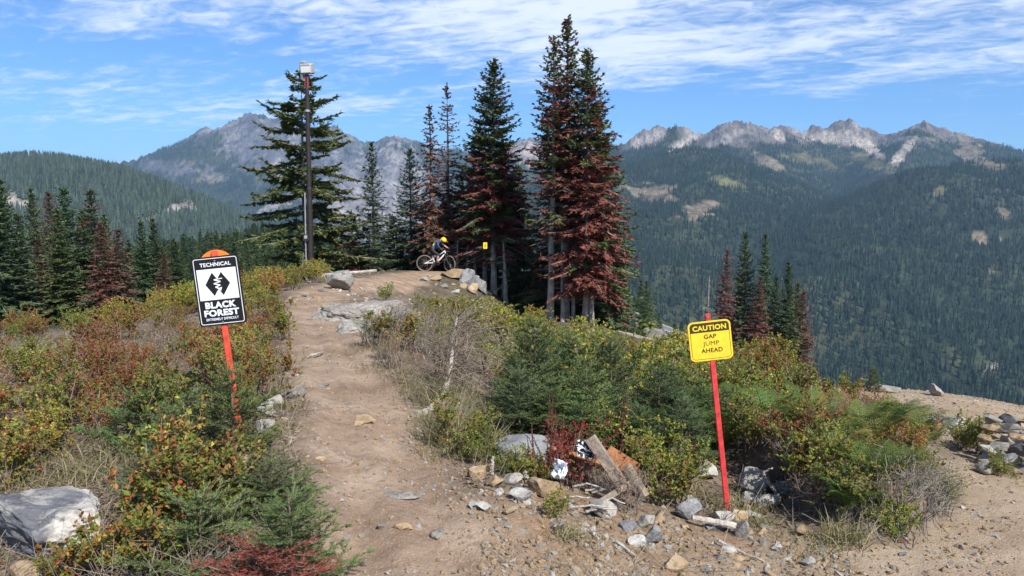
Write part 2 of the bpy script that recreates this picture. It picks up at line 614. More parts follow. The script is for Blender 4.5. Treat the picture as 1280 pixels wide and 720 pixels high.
def near_base(x, y):
    x = np.asarray(x, float); y = np.asarray(y, float)
    sh = x.shape
    wx, wy = _warp(x.ravel(), y.ravel())
    out = np.empty(len(wx))
    for i in range(0, len(wx), 20000):
        a, b_ = wx[i:i + 20000, None], wy[i:i + 20000, None]
        out[i:i + 20000] = _tk((a - _wx[None]) ** 2 + (b_ - _wy[None]) ** 2) @ _W[:_n] + _W[_n] + _W[_n + 1] * a[:, 0] + _W[_n + 2] * b_[:, 0]
    return out.reshape(sh)


AZT = np.array([-100, -40, -17, -8, 0, 8, 18, 35, 100.0])
RT = np.log(np.array([60, 150, 300, 500, 900, 1300, 9000.0]))
ZT = np.array([[-8, -40, -80, -100, -130, -160, -160], [-8, -27, -50, -62, -90, -120, -150], [-7, -20, -30, -28, -90, -170, -220],
               [-6.8, -22, -38, -50, -130, -230, -320], [-7, -24, -50, -90, -200, -300, -330], [-7.8, -22, -39, -75, -220, -335, -335],
               [-14, -45, -90, -150, -260, -335, -335], [-18, -52, -100, -160, -270, -335, -335], [-20, -60, -110, -170, -270, -335, -335]])


def far_base(x, y):
    r = np.sqrt(x * x + y * y) + 1e-6; az = np.degrees(np.arctan2(x, y))
    i = np.clip(np.searchsorted(AZT, az) - 1, 0, len(AZT) - 2); fa = np.clip((az - AZT[i]) / (AZT[i + 1] - AZT[i]), 0, 1)
    lr = np.log(r); j = np.clip(np.searchsorted(RT, lr) - 1, 0, len(RT) - 2); fr = np.clip((lr - RT[j]) / (RT[j + 1] - RT[j]), 0, 1)
    return (ZT[i, j] * (1 - fa) + ZT[i + 1, j] * fa) * (1 - fr) + (ZT[i, j + 1] * (1 - fa) + ZT[i + 1, j + 1] * fa) * fr


def polyline(pts):
    return [np.array([P(*p).x, P(*p).y]) for p in pts]


def dist_poly(x, y, poly, widths=None):
    best = np.full(np.shape(x), 1e9); wd = np.zeros(np.shape(x))
    for i in range(len(poly) - 1):
        a, b_ = poly[i], poly[i + 1]
        ab = b_ - a
        t = np.clip(((x - a[0]) * ab[0] + (y - a[1]) * ab[1]) / (ab @ ab), 0, 1)
        d = np.hypot(x - a[0] - t * ab[0], y - a[1] - t * ab[1])
        m = d < best
        best = np.where(m, d, best)
        if widths is not None:
            wd = np.where(m, widths[i] * (1 - t) + widths[i + 1] * t, wd)
    return (best, wd) if widths is not None else best


PATH = [np.array([0.0, -8.0]), np.array([-0.2, 1.0])] + polyline([(515, 720, 3.5), (488, 620, 4.5), (452, 520, 6.4), (422, 450, 9), (404, 405, 12.6), (392, 378, 17), (405, 366, 20.5), (450, 357, 24), (500, 347, 29), (545, 338, 33.5), (575, 338, 35)])
PATHW = [0.58, 0.50, 0.42, 0.40, 0.40, 0.40, 0.40, 0.5, 0.6, 0.7, 0.75, 0.6, 0.5]
TRAIL = polyline([(1150, 900, 2.9), (1225, 730, 4.0), (1292, 670, 4.7), (1275, 610, 5.9), (1207, 566, 7.0), (1183, 540, 8.7), (1175, 520, 11.5), (1200, 505, 15)])
TRAILW = [1.0, 0.78, 0.60, 0.46, 0.26, 0.32, 2.2, 3.2]


ROADPTS = [P(700, 360, 330), P(735, 373, 312), P(757, 381.5, 300), P(775, 388, 291), P(793, 396.5, 284), P(812, 405, 278), P(850, 420, 268)]
ROADLINE = [np.array([p.x, p.y]) for p in ROADPTS]


def masks(x, y):
    d1, w1 = dist_poly(x, y, PATH, PATHW); d2, w2 = dist_poly(x, y, TRAIL, TRAILW)
    wob = 0.22 * fbm(x * 1.3, y * 1.3, 3, 5)
    p1 = 1 - smooth(-0.10, 0.30, d1 - w1 + wob)
    p2 = 1 - smooth(-0.10, 0.35, d2 - w2 + wob * 1.5)
    pxx = 640 + x / np.maximum(y, 0.5) * F
    front = np.interp(pxx, [880, 940, 1010, 1055, 1100, 1150, 1207], [6.5, 6.05, 5.25, 4.82, 4.58, 4.62, 5.02])
    p2 = p2 * (1 - smooth(-0.18, 0.05, y - front + wob * 0.5) * smooth(900, 980, pxx) * (1 - smooth(1190, 1225, pxx)) * (1 - smooth(6.6, 7.6, y)))
    # stony bare ground between the two trails in the foreground
    c = P(800, 690, 4.1)
    st = 1 - smooth(0.5, 1.25, np.hypot((x - c.x - 0.1) / 1.55, (y - 3.9) / 1.15) + wob)
    return p1, p2, st


def zg(x, y, detail=True):
    """ground height"""
    x = np.asarray(x, float); y = np.asarray(y, float)
    r = np.hypot(x, y)
    w = smooth(50, 85, r)
    z = near_base(x, y)
    z = z * (1 - w) + far_base(x, y) * w
    if detail:
        p1, p2, st = masks(x, y)
        p = np.maximum(p1, p2)
        nr = 1 - smooth(40, 120, r)
        rut = 0.024 * p1 * (np.cos(np.clip(dist_poly(x, y, PATH) - 0.16 - 0.06 * fbm(y * 0.6, x * 0.2, 2, 41), -0.2, 0.2) * 15.7)) * (0.4 + 0.6 * vnoise(x * 0.8, y * 0.8, None, 42)) + 0.005 * p1 * np.sin(y * 8.5 + 3 * fbm(x * 1.5, y * 0.8, 2, 43))
        z = z - rut * (1 - smooth(15, 25, r)) + nr * (0.05 * fbm(x * 0.9, y * 0.9, 3, 21) * (1 - 0.6 * p) + 0.022 * fbm(x * 4, y * 4, 3, 22) * (1 - 0.55 * p) - 0.05 * p1 + 0.008 * fbm(x * 13, y * 13, 2, 23))
        z = z + smooth(85, 300, r) * (6 * fbm(x / 90, y / 90, 4, 31))
        # the cut bank that carries the ferns
        pxx = 640 + x / np.maximum(y, 0.5) * F
        front = np.interp(pxx, [880, 940, 1010, 1055, 1100, 1150, 1207], [6.5, 6.05, 5.25, 4.82, 4.58, 4.62, 5.02])
        z = z + 0.20 * smooth(0.0, 0.26, y - front + 0.06 * fbm(x * 3, y * 3, 2, 61)) * smooth(880, 990, pxx) * (1 - smooth(1165, 1210, pxx)) * (1 - smooth(6.2, 7.6, y))
        dr, zr = dist_poly(x, y, ROADLINE, [q.z - 0.5 for q in ROADPTS])
        wr = 1 - smooth(9, 34, dr)
        z = z * (1 - wr) + zr * wr
    return z


def zgs(x, y):
    return float(zg(np.array([x]), np.array([y]))[0])


def ground_at(px, Y):
    """point on the ground under picture column px at distance Y"""
    x = (px - 640) / F * Y * 1.004
    return Vector((x, Y, zgs(x, Y)))

# ------------------------------------------------------------------ ground sheet
def ground_material():
    m, nt, b = nodes('trail_soil')
    at = nt.nodes.new('ShaderNodeAttribute'); at.attribute_name = 'mask'      # r path, g ochre trail, b stony bank
    sp = nt.nodes.new('ShaderNodeSeparateColor'); nt.links.new(at.outputs['Color'], sp.inputs[0])
    g = nt.nodes.new('ShaderNodeNewGeometry'); pos = g.outputs['Position']
    n1 = noise(nt, 1.7, 6, 0.62, pos, 0.4); n2 = noise(nt, 14, 6, 0.62, pos); n3 = noise(nt, 70, 4, 0.65, pos); n4 = noise(nt, 0.5, 3, 0.5, pos)
    soil = ramp(nt, n1, [(0.3, (0.10, 0.075, 0.055)), (0.5, (0.17, 0.13, 0.095)), (0.7, (0.25, 0.20, 0.15))])
    soil = mixc(nt, mrange(nt, n2, 0.5, 0.75), soil, (0.085, 0.065, 0.05))
    path = ramp(nt, n1, [(0.3, (0.19, 0.130, 0.090)), (0.5, (0.30, 0.215, 0.150)), (0.68, (0.40, 0.305, 0.225))])
    path = mixc(nt, mrange(nt, n2, 0.5, 0.68, 0, 0.7), path, (0.17, 0.115, 0.082))
    path = mixc(nt, mrange(nt, n3, 0.55, 0.68, 0, 0.65), path, (0.46, 0.37, 0.28))
    och = ramp(nt, n1, [(0.3, (0.25, 0.185, 0.125)), (0.52, (0.32, 0.245, 0.170)), (0.72, (0.39, 0.31, 0.225))])
    och = mixc(nt, mrange(nt, n3, 0.55, 0.7, 0, 0.6), och, (0.50, 0.42, 0.32))
    och = mixc(nt, mrange(nt, n2, 0.58, 0.72, 0, 0.5), och, (0.24, 0.175, 0.12))
    sto = ramp(nt, n2, [(0.3, (0.15, 0.105, 0.072)), (0.5, (0.25, 0.185, 0.125)), (0.72, (0.36, 0.29, 0.21))])
    sto = mixc(nt, mrange(nt, n1, 0.48, 0.62, 0, 0.7), sto, (0.27, 0.15, 0.085))
    edge = mrange(nt, n2, 0.3, 0.7, -0.25, 0.25)

    def fac(ch):
        a = nt.nodes.new('ShaderNodeMath'); a.operation = 'ADD'; a.use_clamp = True
        nt.links.new(sp.outputs[ch], a.inputs[0])
        k = nt.nodes.new('ShaderNodeMath'); k.operation = 'MULTIPLY'
        # only roughen the border, where the mask is between 0 and 1
        q = nt.nodes.new('ShaderNodeMath'); q.operation = 'PINGPONG'; q.inputs[1].default_value = 0.5; nt.links.new(sp.outputs[ch], q.inputs[0])
        q2 = nt.nodes.new('ShaderNodeMath'); q2.operation = 'MULTIPLY'; q2.inputs[1].default_value = 2.0; nt.links.new(q.outputs[0], q2.inputs[0])
        nt.links.new(edge, k.inputs[0]); nt.links.new(q2.outputs[0], k.inputs[1]); nt.links.new(k.outputs[0], a.inputs[1])
        return a.outputs[0]
    c = mixc(nt, fac(2), soil, sto)
    c = mixc(nt, fac(0), c, path)
    c = mixc(nt, fac(1), c, och)
    # further off the sheet is forest floor
    at2 = nt.nodes.new('ShaderNodeAttribute'); at2.attribute_name = 'far'
    fl = ramp(nt, noise(nt, 0.02, 5, 0.6, pos), [(0.35, (0.02, 0.032, 0.017)), (0.65, (0.05, 0.062, 0.028))])
    c = mixc(nt, at2.outputs['Fac'], c, fl)
    at3 = nt.nodes.new('ShaderNodeAttribute'); at3.attribute_name = 'clearing'
    c = mixc(nt, at3.outputs['Fac'], c, ramp(nt, noise(nt, 0.3, 5, 0.6, pos), [(0.35, (0.27, 0.225, 0.17)), (0.65, (0.38, 0.32, 0.25))]))
    nt.links.new(c, b.inputs['Base Color'])
    b.inputs['Roughness'].default_value = 0.95; b.inputs['Specular IOR Level'].default_value = 0.15
    h = mixc(nt, 0.4, n2, n3)
    bump(nt, b, h, 0.85, 0.035)
    return m


def grid_mesh(name, X, Y, Z, mats, attrs, smooth_shade=True):
    r, c = X.shape
    me = bpy.data.meshes.new(name)
    V = np.stack([X, Y, Z], -1).reshape(-1, 3)
    i = np.arange(r * c).reshape(r, c)
    f = np.stack([i[:-1, :-1], i[:-1, 1:], i[1:, 1:], i[1:, :-1]], -1).reshape(-1, 4)
    me.vertices.add(len(V)); me.vertices.foreach_set('co', V.astype(np.float32).ravel())
    me.loops.add(f.size); me.loops.foreach_set('vertex_index', f.astype(np.int32).ravel())
    me.polygons.add(len(f)); me.polygons.foreach_set('loop_start', (np.arange(len(f)) * 4).astype(np.int32))
    me.polygons.foreach_set('use_smooth', np.full(len(f), smooth_shade))
    for m in mats:
        me.materials.append(m)
    for k, a in attrs.items():
        if a.ndim == 3:
            at = me.attributes.new(k, 'FLOAT_COLOR', 'POINT')
            at.data.foreach_set('color', np.concatenate([a.reshape(-1, 3), np.ones((r * c, 1))], 1).astype(np.float32).ravel())
        else:
            at = me.attributes.new(k, 'FLOAT', 'POINT'); at.data.foreach_set('value', a.astype(np.float32).ravel())
    me.update(calc_edges=True)
    # faces up
    if me.polygons[len(f) // 2].normal.z < 0:
        me.flip_normals()
    return me


def build_ground():
    az = np.radians(np.concatenate([np.arange(-110, -46, 2.0), np.arange(-46, 46, 0.25), np.arange(46, 110.1, 2.0)]))
    # rings about a point a little behind the camera
    rr = np.concatenate([[0.3, 1.0, 1.8, 2.6], 3.4 * 1.0125 ** np.arange(0, 270), 3.4 * 1.0125 ** 270 * 1.06 ** np.arange(0, 90)])
    rr = rr[rr < 9500]
    RR, AA = np.meshgrid(rr, az, indexing='ij')
    X = RR * np.sin(AA); Y = RR * np.cos(AA) - 1.6
    Z = zg(X, Y)
    p1, p2, st = masks(X, Y)
    r = np.hypot(X, Y)
    far = smooth(22, 40, r) * (1 - np.maximum(p1, p2))
    c = P(800, 414, 60); c2 = P(790, 402, 150)
    clear = 1 - smooth(0.7, 1.2, np.hypot((X - c.x - 1) / 4.5, (Y - 62) / 16) + 0.3 * fbm(X / 3, Y / 3, 3, 77))
    me = grid_mesh('ground', X, Y, Z, [ground_material()], {'mask': np.stack([p1, p2, st], -1), 'far': far, 'clearing': clear})
    return tag(obj('ground', me), kind='structure')


build_ground()


# ------------------------------------------------------------------ mountains
def mountain_material(name, rock_scale):
    m, nt, b = nodes(name)
    at = nt.nodes.new('ShaderNodeAttribute'); at.attribute_name = 'surf'
    g = nt.nodes.new('ShaderNodeNewGeometry'); pos = g.outputs['Position']
    mp = nt.nodes.new('ShaderNodeMapping'); mp.inputs['Scale'].default_value = (1, 1, 0.45); nt.links.new(pos, mp.inputs[0])
    n1 = noise(nt, rock_scale, 8, 0.65, mp.outputs[0], 0.8); n2 = noise(nt, rock_scale * 5, 6, 0.65, mp.outputs[0], 0.5)
    c = mixc(nt, 1.0, at.outputs['Color'], ramp(nt, n1, [(0.3, (0.36, 0.36, 0.42)), (0.7, (1.6, 1.56, 1.48))]), 'MULTIPLY')
    c = mixc(nt, 1.0, c, ramp(nt, n2, [(0.32, (0.55, 0.55, 0.58)), (0.68, (1.4, 1.4, 1.38))]), 'MULTIPLY')
    nt.links.new(c, b.inputs['Base Color']); b.inputs['Roughness'].default_value = 0.95; b.inputs['Specular IOR Level'].default_value = 0.1
    at2 = nt.nodes.new('ShaderNodeAttribute'); at2.attribute_name = 'bare'
    bm = nt.nodes.new('ShaderNodeBump'); bm.inputs['Distance'].default_value = 25.0
    nt.links.new(mrange(nt, at2.outputs['Fac'], 0, 1, 0.05, 0.8), bm.inputs['Strength'])
    nt.links.new(mixc(nt, 0.45, n1, n2), bm.inputs['Height']); nt.links.new(bm.outputs[0], b.inputs['Normal'])
    return m


def ridge_height(X, Y, lines):
    """lines: (3D points, drop function of distance)"""
    Z = np.full(X.shape, -1e9)
    for pts, drop in lines:
        pts = np.array([P(*p) for p in pts])
        best = np.full(X.shape, -1e9)
        for a, b_ in zip(pts[:-1], pts[1:]):
            ab = (b_ - a)[:2]
            t = np.clip(((X - a[0]) * ab[0] + (Y - a[1]) * ab[1]) / (ab @ ab), 0, 1)
            d = np.hypot(X - a[0] - t * ab[0], Y - a[1] - t * ab[1])
            best = np.maximum(best, a[2] + t * (b_[2] - a[2]) - drop(d))
        k = 25.0                                           # soft maximum keeps the draws from creasing
        mx = np.maximum(Z, best)
        Z = mx + k * np.log(np.exp((Z - mx) / k) + np.exp((best - mx) / k))
    return Z


crest = lambda s, c: (lambda d: s * d + c * (1 - np.exp(-d / 90.0)))
spur = lambda s, w: (lambda d: s * (np.sqrt(d * d + w * w) - w))


def ellipse_px(px, py, cx, cy, rx, ry, ang, seed, X, Y, rough=0.6):
    a = R(ang); dx = px - cx; dy = py - cy
    q = np.hypot((dx * math.cos(a) + dy * math.sin(a)) / rx, (-dx * math.sin(a) + dy * math.cos(a)) / ry)
    return (1 - smooth(0.7, 1.2, q + rough * (0.8 * fbm(X / 80, Y / 80, 5, seed, 0.62) + 0.9 * fbm(X / 26, Y / 36, 3, seed + 4)))) * (0.72 + 0.28 * smooth(-0.3, 0.1, fbm(X / 28, Y / 40, 3, seed + 2)))


FOREST_PTS = {}


def build_mountain(name, az0, az1, naz, r0, r1, nr, lines, floor, amp, patches, timber, mat, seed, rockcol, far=False, crag=(44, 95), grass=(0.21, 0.17, 0.10)):
    az = np.radians(np.linspace(az0, az1, naz)); rr = np.linspace(r0, r1, nr)
    RR, AA = np.meshgrid(rr, az, indexing='ij')
    X = RR * np.sin(AA); Y = RR * np.cos(AA)
    Z = ridge_height(X, Y, lines)
    hi = smooth(floor, timber + 60, Z)
    Z = Z + amp * 1.35 * (ridged(X / 480, Y / 480, 5, seed) - 0.62) * (0.25 + 0.75 * (1 - smooth(timber, timber + 150, Z))) * 1.0
    Z = Z + hi * (6 + 0.0 * X) * fbm(X / 60, Y / 60, 4, seed + 9)
    above = smooth(timber - 30, timber + 110, Z + 45 * fbm(X / 160, Y / 160, 4, seed + 3))
    Z = Z + above * (crag[0] * (ridged(X / crag[1], Y / (crag[1] * 1.6), 5, seed + 5, 0.6) - 0.62))
    Z = Z + above * crag[0] * 0.55 * (ridged(X / (crag[1] * 0.42), Y / (crag[1] * 2.2), 4, seed + 21, 0.6) - 0.62)
    k = 30.0; mx = np.maximum(Z, floor)
    Z = mx + k * np.log(np.exp((Z - mx) / k) + np.exp((floor - mx) / k))
    gz = np.gradient(Z, rr, axis=0)
    px, py = project(X, Y, Z)
    bare = above * smooth(0.30, 0.62, 0.5 + 0.9 * fbm(X / 120, Y / 120, 4, seed + 7) + 0.6 * (above - 0.4))
    col = np.zeros(X.shape + (3,))
    f1 = np.array([0.025, 0.036, 0.022]); f2 = np.array([0.048, 0.055, 0.031])
    t = smooth(-0.3, 0.4, fbm(X / 220, Y / 220, 4, seed + 11))[..., None]
    col = f1 * (1 - t) + f2 * t
    t = smooth(-0.35, 0.35, fbm(X / 70, Y / 110, 4, seed + 13))[..., None]
    rk = np.array(rockcol[0]) * (1 - t) + np.array(rockcol[1]) * t
    col = col * (1 - bare[..., None]) + rk * bare[..., None]
    for (cx, cy, rx, ry, ang, cc, rough) in patches:
        e = ellipse_px(px, py, cx, cy, rx, ry, ang, seed + int(cx), X, Y, rough)
        bare = np.maximum(bare, e)
        col = col * (1 - e[..., None]) + np.array(cc) * e[..., None] * (0.85 + 0.3 * t)
    me = grid_mesh(name, X, Y, Z, [mat], {'surf': col, 'bare': bare})
    o = tag(obj(name, me), kind='structure')
    FOREST_PTS[name + str(seed)] = (az, rr, Z, bare)
    return az, rr, Z, bare


def sample_forest(grid, n, seed, hmin, hmax, thr=0.5, r_pow=1.0, base_r=(0, 1e9), dens=None):
    """scatter trees over a polar terrain grid where the slope is wooded and faces us"""
    az, rr, Z, bare = grid
    g = np.random.default_rng(seed)
    # what the photograph can see from near the camera, with a margin
    elev = (Z + 30 - EYE) / rr[:, None]
    vis = elev >= np.maximum.accumulate(np.vstack([np.full((1, Z.shape[1]), -1e9), elev[:-1] - 42 / rr[:-1, None]]), 0)
    q = g.random(n)
    r = np.sqrt(rr[0] ** 2 + q * (rr[-1] ** 2 - rr[0] ** 2))
    a = g.uniform(az[0], az[-1], n)
    fi = (r - rr[0]) / (rr[1] - rr[0]); fj = (a - az[0]) / (az[1] - az[0])
    i = np.clip(fi.astype(int), 0, len(rr) - 2); j = np.clip(fj.astype(int), 0, len(az) - 2)
    ti = fi - i; tj = fj - j
    bl = lambda A: (A[i, j] * (1 - ti) + A[i + 1, j] * ti) * (1 - tj) + (A[i, j + 1] * (1 - ti) + A[i + 1, j + 1] * ti) * tj
    z = bl(Z); b_ = bl(bare)
    x = r * np.sin(a); y = r * np.cos(a)
    gap = fbm(x / 45, y / 45, 3, seed + 1)
    keep = (b_ + 0.25 * g.random(n) < thr + 0.12 * gap) & vis[i, j] & (gap > -0.42 - 0.25 * (fbm(x / 300, y / 300, 3, seed + 8) > -0.05))
    keep |= (b_ < 0.85) & (g.random(n) < 0.03) & vis[i, j]
    if dens is not None:
        keep &= g.random(n) < dens(x, y)
    x, y, z = x[keep], y[keep], z[keep]
    s = g.uniform(hmin * 0.7, hmax * 1.12, len(x)) * (0.8 + 0.25 * fbm(x / 130, y / 130, 3, seed + 2))
    return np.stack([x, y, z - 0.8], 1), s


mat_mtn = mountain_material('mountain_forest_rock', 0.012)
ROCK_R = ((0.115, 0.105, 0.105), (0.20, 0.18, 0.17))
ROCK_L = ((0.095, 0.095, 0.11), (0.19, 0.18, 0.185))
main_crest = [(560, 250), (640, 222), (690, 207), (740, 198), (765, 188), (785, 178), (800, 163), (822, 153), (838, 160), (850, 158), (868, 161), (885, 163), (900, 155), (918, 151), (940, 154), (955, 160),
              (967, 165), (970, 157), (990, 156), (1003, 162), (1015, 154), (1030, 156), (1040, 154), (1062, 150), (1068, 151), (1080, 157), (1100, 165), (1115, 169), (1130, 165),
              (1142, 157), (1155, 154), (1165, 160), (1175, 165), (1190, 166), (1210, 175), (1240, 185), (1260, 192), (1285, 202), (1330, 215), (1400, 224)]
TAN = (0.175, 0.145, 0.105); SCREE = (0.30, 0.27, 0.235); PALE = (0.27, 0.25, 0.235)
mtR = build_mountain('mountain', -4.0, 39.0, 820, 1150, 5000, 210, [
    ([(x, y, 4200 + 130 * math.sin(x * 0.02)) for x, y in main_crest], crest(0.50, 85)),
    ([(830, 176, 3950), (850, 191, 3500), (875, 197, 3150), (912, 226, 2750), (955, 290, 2250), (985, 352, 1850), (1000, 400, 1600)], spur(0.55, 120)),
    ([(875, 197, 3150), (800, 207, 2950), (740, 216, 2850), (660, 250, 2750), (600, 300, 2600)], spur(0.52, 110)),
    ([(862, 202, 3050), (845, 262, 2350), (830, 340, 1750)], spur(0.5, 110)),
    ([(1155, 155, 4150), (1128, 186, 3750), (1095, 232, 3250), (1050, 280, 2750)], spur(0.62, 50)),
    ([(1440, 190, 2600), (1280, 216, 2500), (1200, 219, 2450), (1150, 223, 2380), (1100, 256, 2200), (1055, 305, 1950), (1025, 360, 1700), (1010, 430, 1450)], spur(0.5, 120)),
    ([(970, 160, 4200), (985, 232, 3500), (985, 300, 2900)], spur(0.55, 70)),
    ([(1230, 219, 2460), (1250, 320, 1900), (1265, 420, 1500)], spur(0.45, 120)),
    ([(905, 157, 4200), (925, 200, 3750), (950, 245, 3200)], spur(0.6, 45)),
    ([(1215, 178, 4150), (1235, 205, 3600)], spur(0.5, 70)),
], -335, 70, [
    (960, 204, 20, 8, 25, TAN, 0.5), (878, 260, 26, 8, -8, TAN, 0.9), (815, 241, 36, 9, 5, TAN, 1.2), (868, 270, 10, 7, 30, TAN, 0.7), (905, 228, 22, 6, 20, (0.10, 0.10, 0.05), 0.8),
    (1050, 173, 46, 9, 8, SCREE, 0.5), (1085, 183, 24, 7, 35, SCREE, 0.5), (1128, 192, 26, 6, -52, SCREE, 0.5), (1212, 190, 20, 14, 35, TAN, 0.7), (1245, 208, 22, 6, 15, TAN, 0.8),
    (905, 174, 30, 6, -25, PALE, 0.6), (855, 178, 26, 5, -30, PALE, 0.6), (815, 172, 24, 6, -25, PALE, 0.7), (975, 172, 10, 5, 40, SCREE, 0.5),
    (1255, 268, 8, 8, 20, TAN, 0.9), (1228, 300, 12, 6, 30, TAN, 1.2), (1250, 300, 8, 5, 0, TAN, 1.2), (1175, 240, 9, 5, 0, (0.12, 0.11, 0.06), 0.9), (1238, 462, 12, 3, -28, PALE, 1.3),
    (1090, 205, 30, 8, 20, (0.10, 0.10, 0.05), 0.9), (1010, 200, 30, 6, 10, (0.09, 0.09, 0.045), 0.9), (1240, 340, 5, 3, 0, TAN, 1.0)], 300, mat_mtn, 100, ROCK_R)
mtL = build_mountain('mountain', -36.0, 9.0, 640, 2600, 6900, 150, [
    ([(x, y, 6000) for x, y in [(-90, 212), (40, 204), (100, 203), (165, 197), (195, 191), (215, 188), (238, 189), (246, 184), (251, 167), (262, 160), (280, 160), (287, 150), (297, 148), (308, 141),
                                (325, 140), (340, 147), (370, 155), (400, 160), (430, 164), (450, 171), (470, 178), (478, 174), (485, 171), (497, 168), (510, 174), (520, 176), (545, 182), (580, 190), (620, 186),
                                (645, 178), (662, 173), (690, 186), (740, 192), (765, 180), (790, 190)]], crest(0.55, 120)),
    ([(315, 143, 6000), (345, 200, 5300), (372, 262, 4500), (380, 300, 4000)], spur(0.6, 60)),
    ([(262, 162, 6000), (235, 208, 5400), (205, 250, 4800), (190, 290, 4200)], spur(0.55, 80)),
    ([(497, 168, 6000), (478, 235, 5200), (440, 300, 4300)], spur(0.6, 60)),
    ([(420, 164, 6000), (415, 215, 5400), (420, 270, 4700)], spur(0.6, 60)),
    ([(660, 175, 6000), (655, 235, 5200), (640, 300, 4400)], spur(0.6, 60)),
    ([(565, 186, 6000), (560, 240, 5200)], spur(0.6, 60)),
], -330, 70, [
    (350, 205, 22, 10, 30, PALE, 0.9), (455, 240, 14, 32, 25, PALE, 0.8), (495, 205, 18, 26, 0, PALE, 0.9), (430, 262, 22, 12, 40, PALE, 0.9), (262, 224, 22, 4, -5, TAN, 1.1),
    (235, 204, 9, 3, 0, TAN, 1.0), (300, 176, 24, 14, -30, ROCK_L[1], 0.9), (370, 185, 26, 16, 30, ROCK_L[1], 0.9), (500, 255, 22, 40, 10, PALE, 1.0), (650, 190, 26, 14, 0, (0.36, 0.29, 0.26), 0.9), (420, 205, 90, 34, 12, ROCK_L[0], 1.3), (470, 250, 60, 50, 0, ROCK_L[1], 1.5), (330, 180, 34, 34, 0, ROCK_L[0], 1.1), (225, 212, 50, 8, 10, ROCK_L[0], 1.5), (345, 258, 24, 6, -30, PALE, 1.0)], 480, mat_mtn, 200, ROCK_L, crag=(70, 170))
hillL = build_mountain('forested_hill', -41.0, -15.0, 300, 900, 2500, 150, [
    ([(-150, 216, 2100), (0, 208, 2000), (60, 211, 1980), (95, 208, 1900), (112, 214, 1850), (128, 230, 1780), (142, 250, 1700), (154, 270, 1600), (164, 288, 1520), (174, 310, 1420), (188, 345, 1300)], spur(0.5, 110)),
    ([(60, 211, 1980), (40, 258, 1550), (20, 300, 1250)], spur(0.4, 120)),
], -150, 30, [(218, 264, 26, 8, -32, PALE, 0.5), (190, 276, 14, 6, -20, TAN, 0.7), (22, 255, 20, 12, 20, PALE, 0.9), (240, 262, 8, 6, -30, PALE, 0.5)], 900, mat_mtn, 300, ROCK_L)
build_mountain('mountain', 27.0, 40.0, 150, 8200, 10200, 40, [
    ([(x, y, 9000) for x, y in [(1180, 215), (1225, 200), (1250, 189), (1265, 186), (1280, 184), (1300, 186), (1340, 192), (1400, 200), (1460, 215)]], crest(0.5, 120))], -300, 120, [(1272, 192, 14, 4, 10, PALE, 0.8)], 700, mat_mtn, 400, ROCK_L)


# ------------------------------------------------------------------ far forest (instances)
def far_tree_mesh(name, seed, h=1.0, rad=0.16, lean=1.0, broad=False, dead=False, tone=1.0):
    g = np.random.default_rng(seed); mb = MB()
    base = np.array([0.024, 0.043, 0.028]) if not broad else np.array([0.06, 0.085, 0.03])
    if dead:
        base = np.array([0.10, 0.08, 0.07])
    base = base * tone * 0.82 if tone == 1.0 else np.array([0.048, 0.068, 0.050])  # any other tone gives the needle colour with sunlight and haze painted in
    segs(mb, [[0, 0, 0]], [[0, 0, 0.5 * h]], 0.012, 0.006, (0.09, 0.075, 0.06))
    tiers = 5 if not broad else 4
    for k in range(tiers):
        z0 = (0.10 + 0.80 * k / tiers) * h; z1 = min(h, z0 + (0.30 + 0.1 * (k == tiers - 1)) * h)
        if broad:
            z0 = (0.15 + 0.55 * k / tiers) * h; z1 = z0 + 0.45 * h
        rr_ = rad * (1 - 0.85 * k / tiers) * h if not broad else rad * 1.6 * h * math.sin(PI * (k + 1) / (tiers + 1.0))
        n = 7
        a = 2 * PI * (np.arange(n) + g.random()) / n
        rr2 = rr_ * g.uniform(0.55, 1.15, n)
        V = np.stack([np.cos(a) * rr2, np.sin(a) * rr2, z0 + g.uniform(-0.03, 0.03, n) * h], 1)
        V = np.vstack([V, [0, 0, z1]])
        f = [(i, (i + 1) % n, n) for i in range(n)]
        mb.add(V, f, base * g.uniform(0.8, 1.25, (n, 1)))
    return mb.mesh(name, [M['far_needles']])


M['far_needles'] = foliage_mat('far_conifer_needles', 0.8, 0.0, 0.45, 0.1)
PROTOS = []
for i, kw in enumerate([dict(rad=0.15), dict(rad=0.12), dict(rad=0.19), dict(rad=0.16, broad=True), dict(rad=0.07, dead=True)]):
    PROTOS.append(bpy.data.objects.new('far_conifer', far_tree_mesh('far_conifer', 50 + i, **kw)))


PROTOS_SUNLIT = [bpy.data.objects.new('far_conifer', far_tree_mesh('far_conifer', 70 + i, tone=1.45, **kw)) for i, kw in enumerate([dict(rad=0.15), dict(rad=0.12), dict(rad=0.17), dict(rad=0.16, broad=True), dict(rad=0.07, dead=True)])]  # lighter copies: the left hill's sunlight and haze put into the needle colour


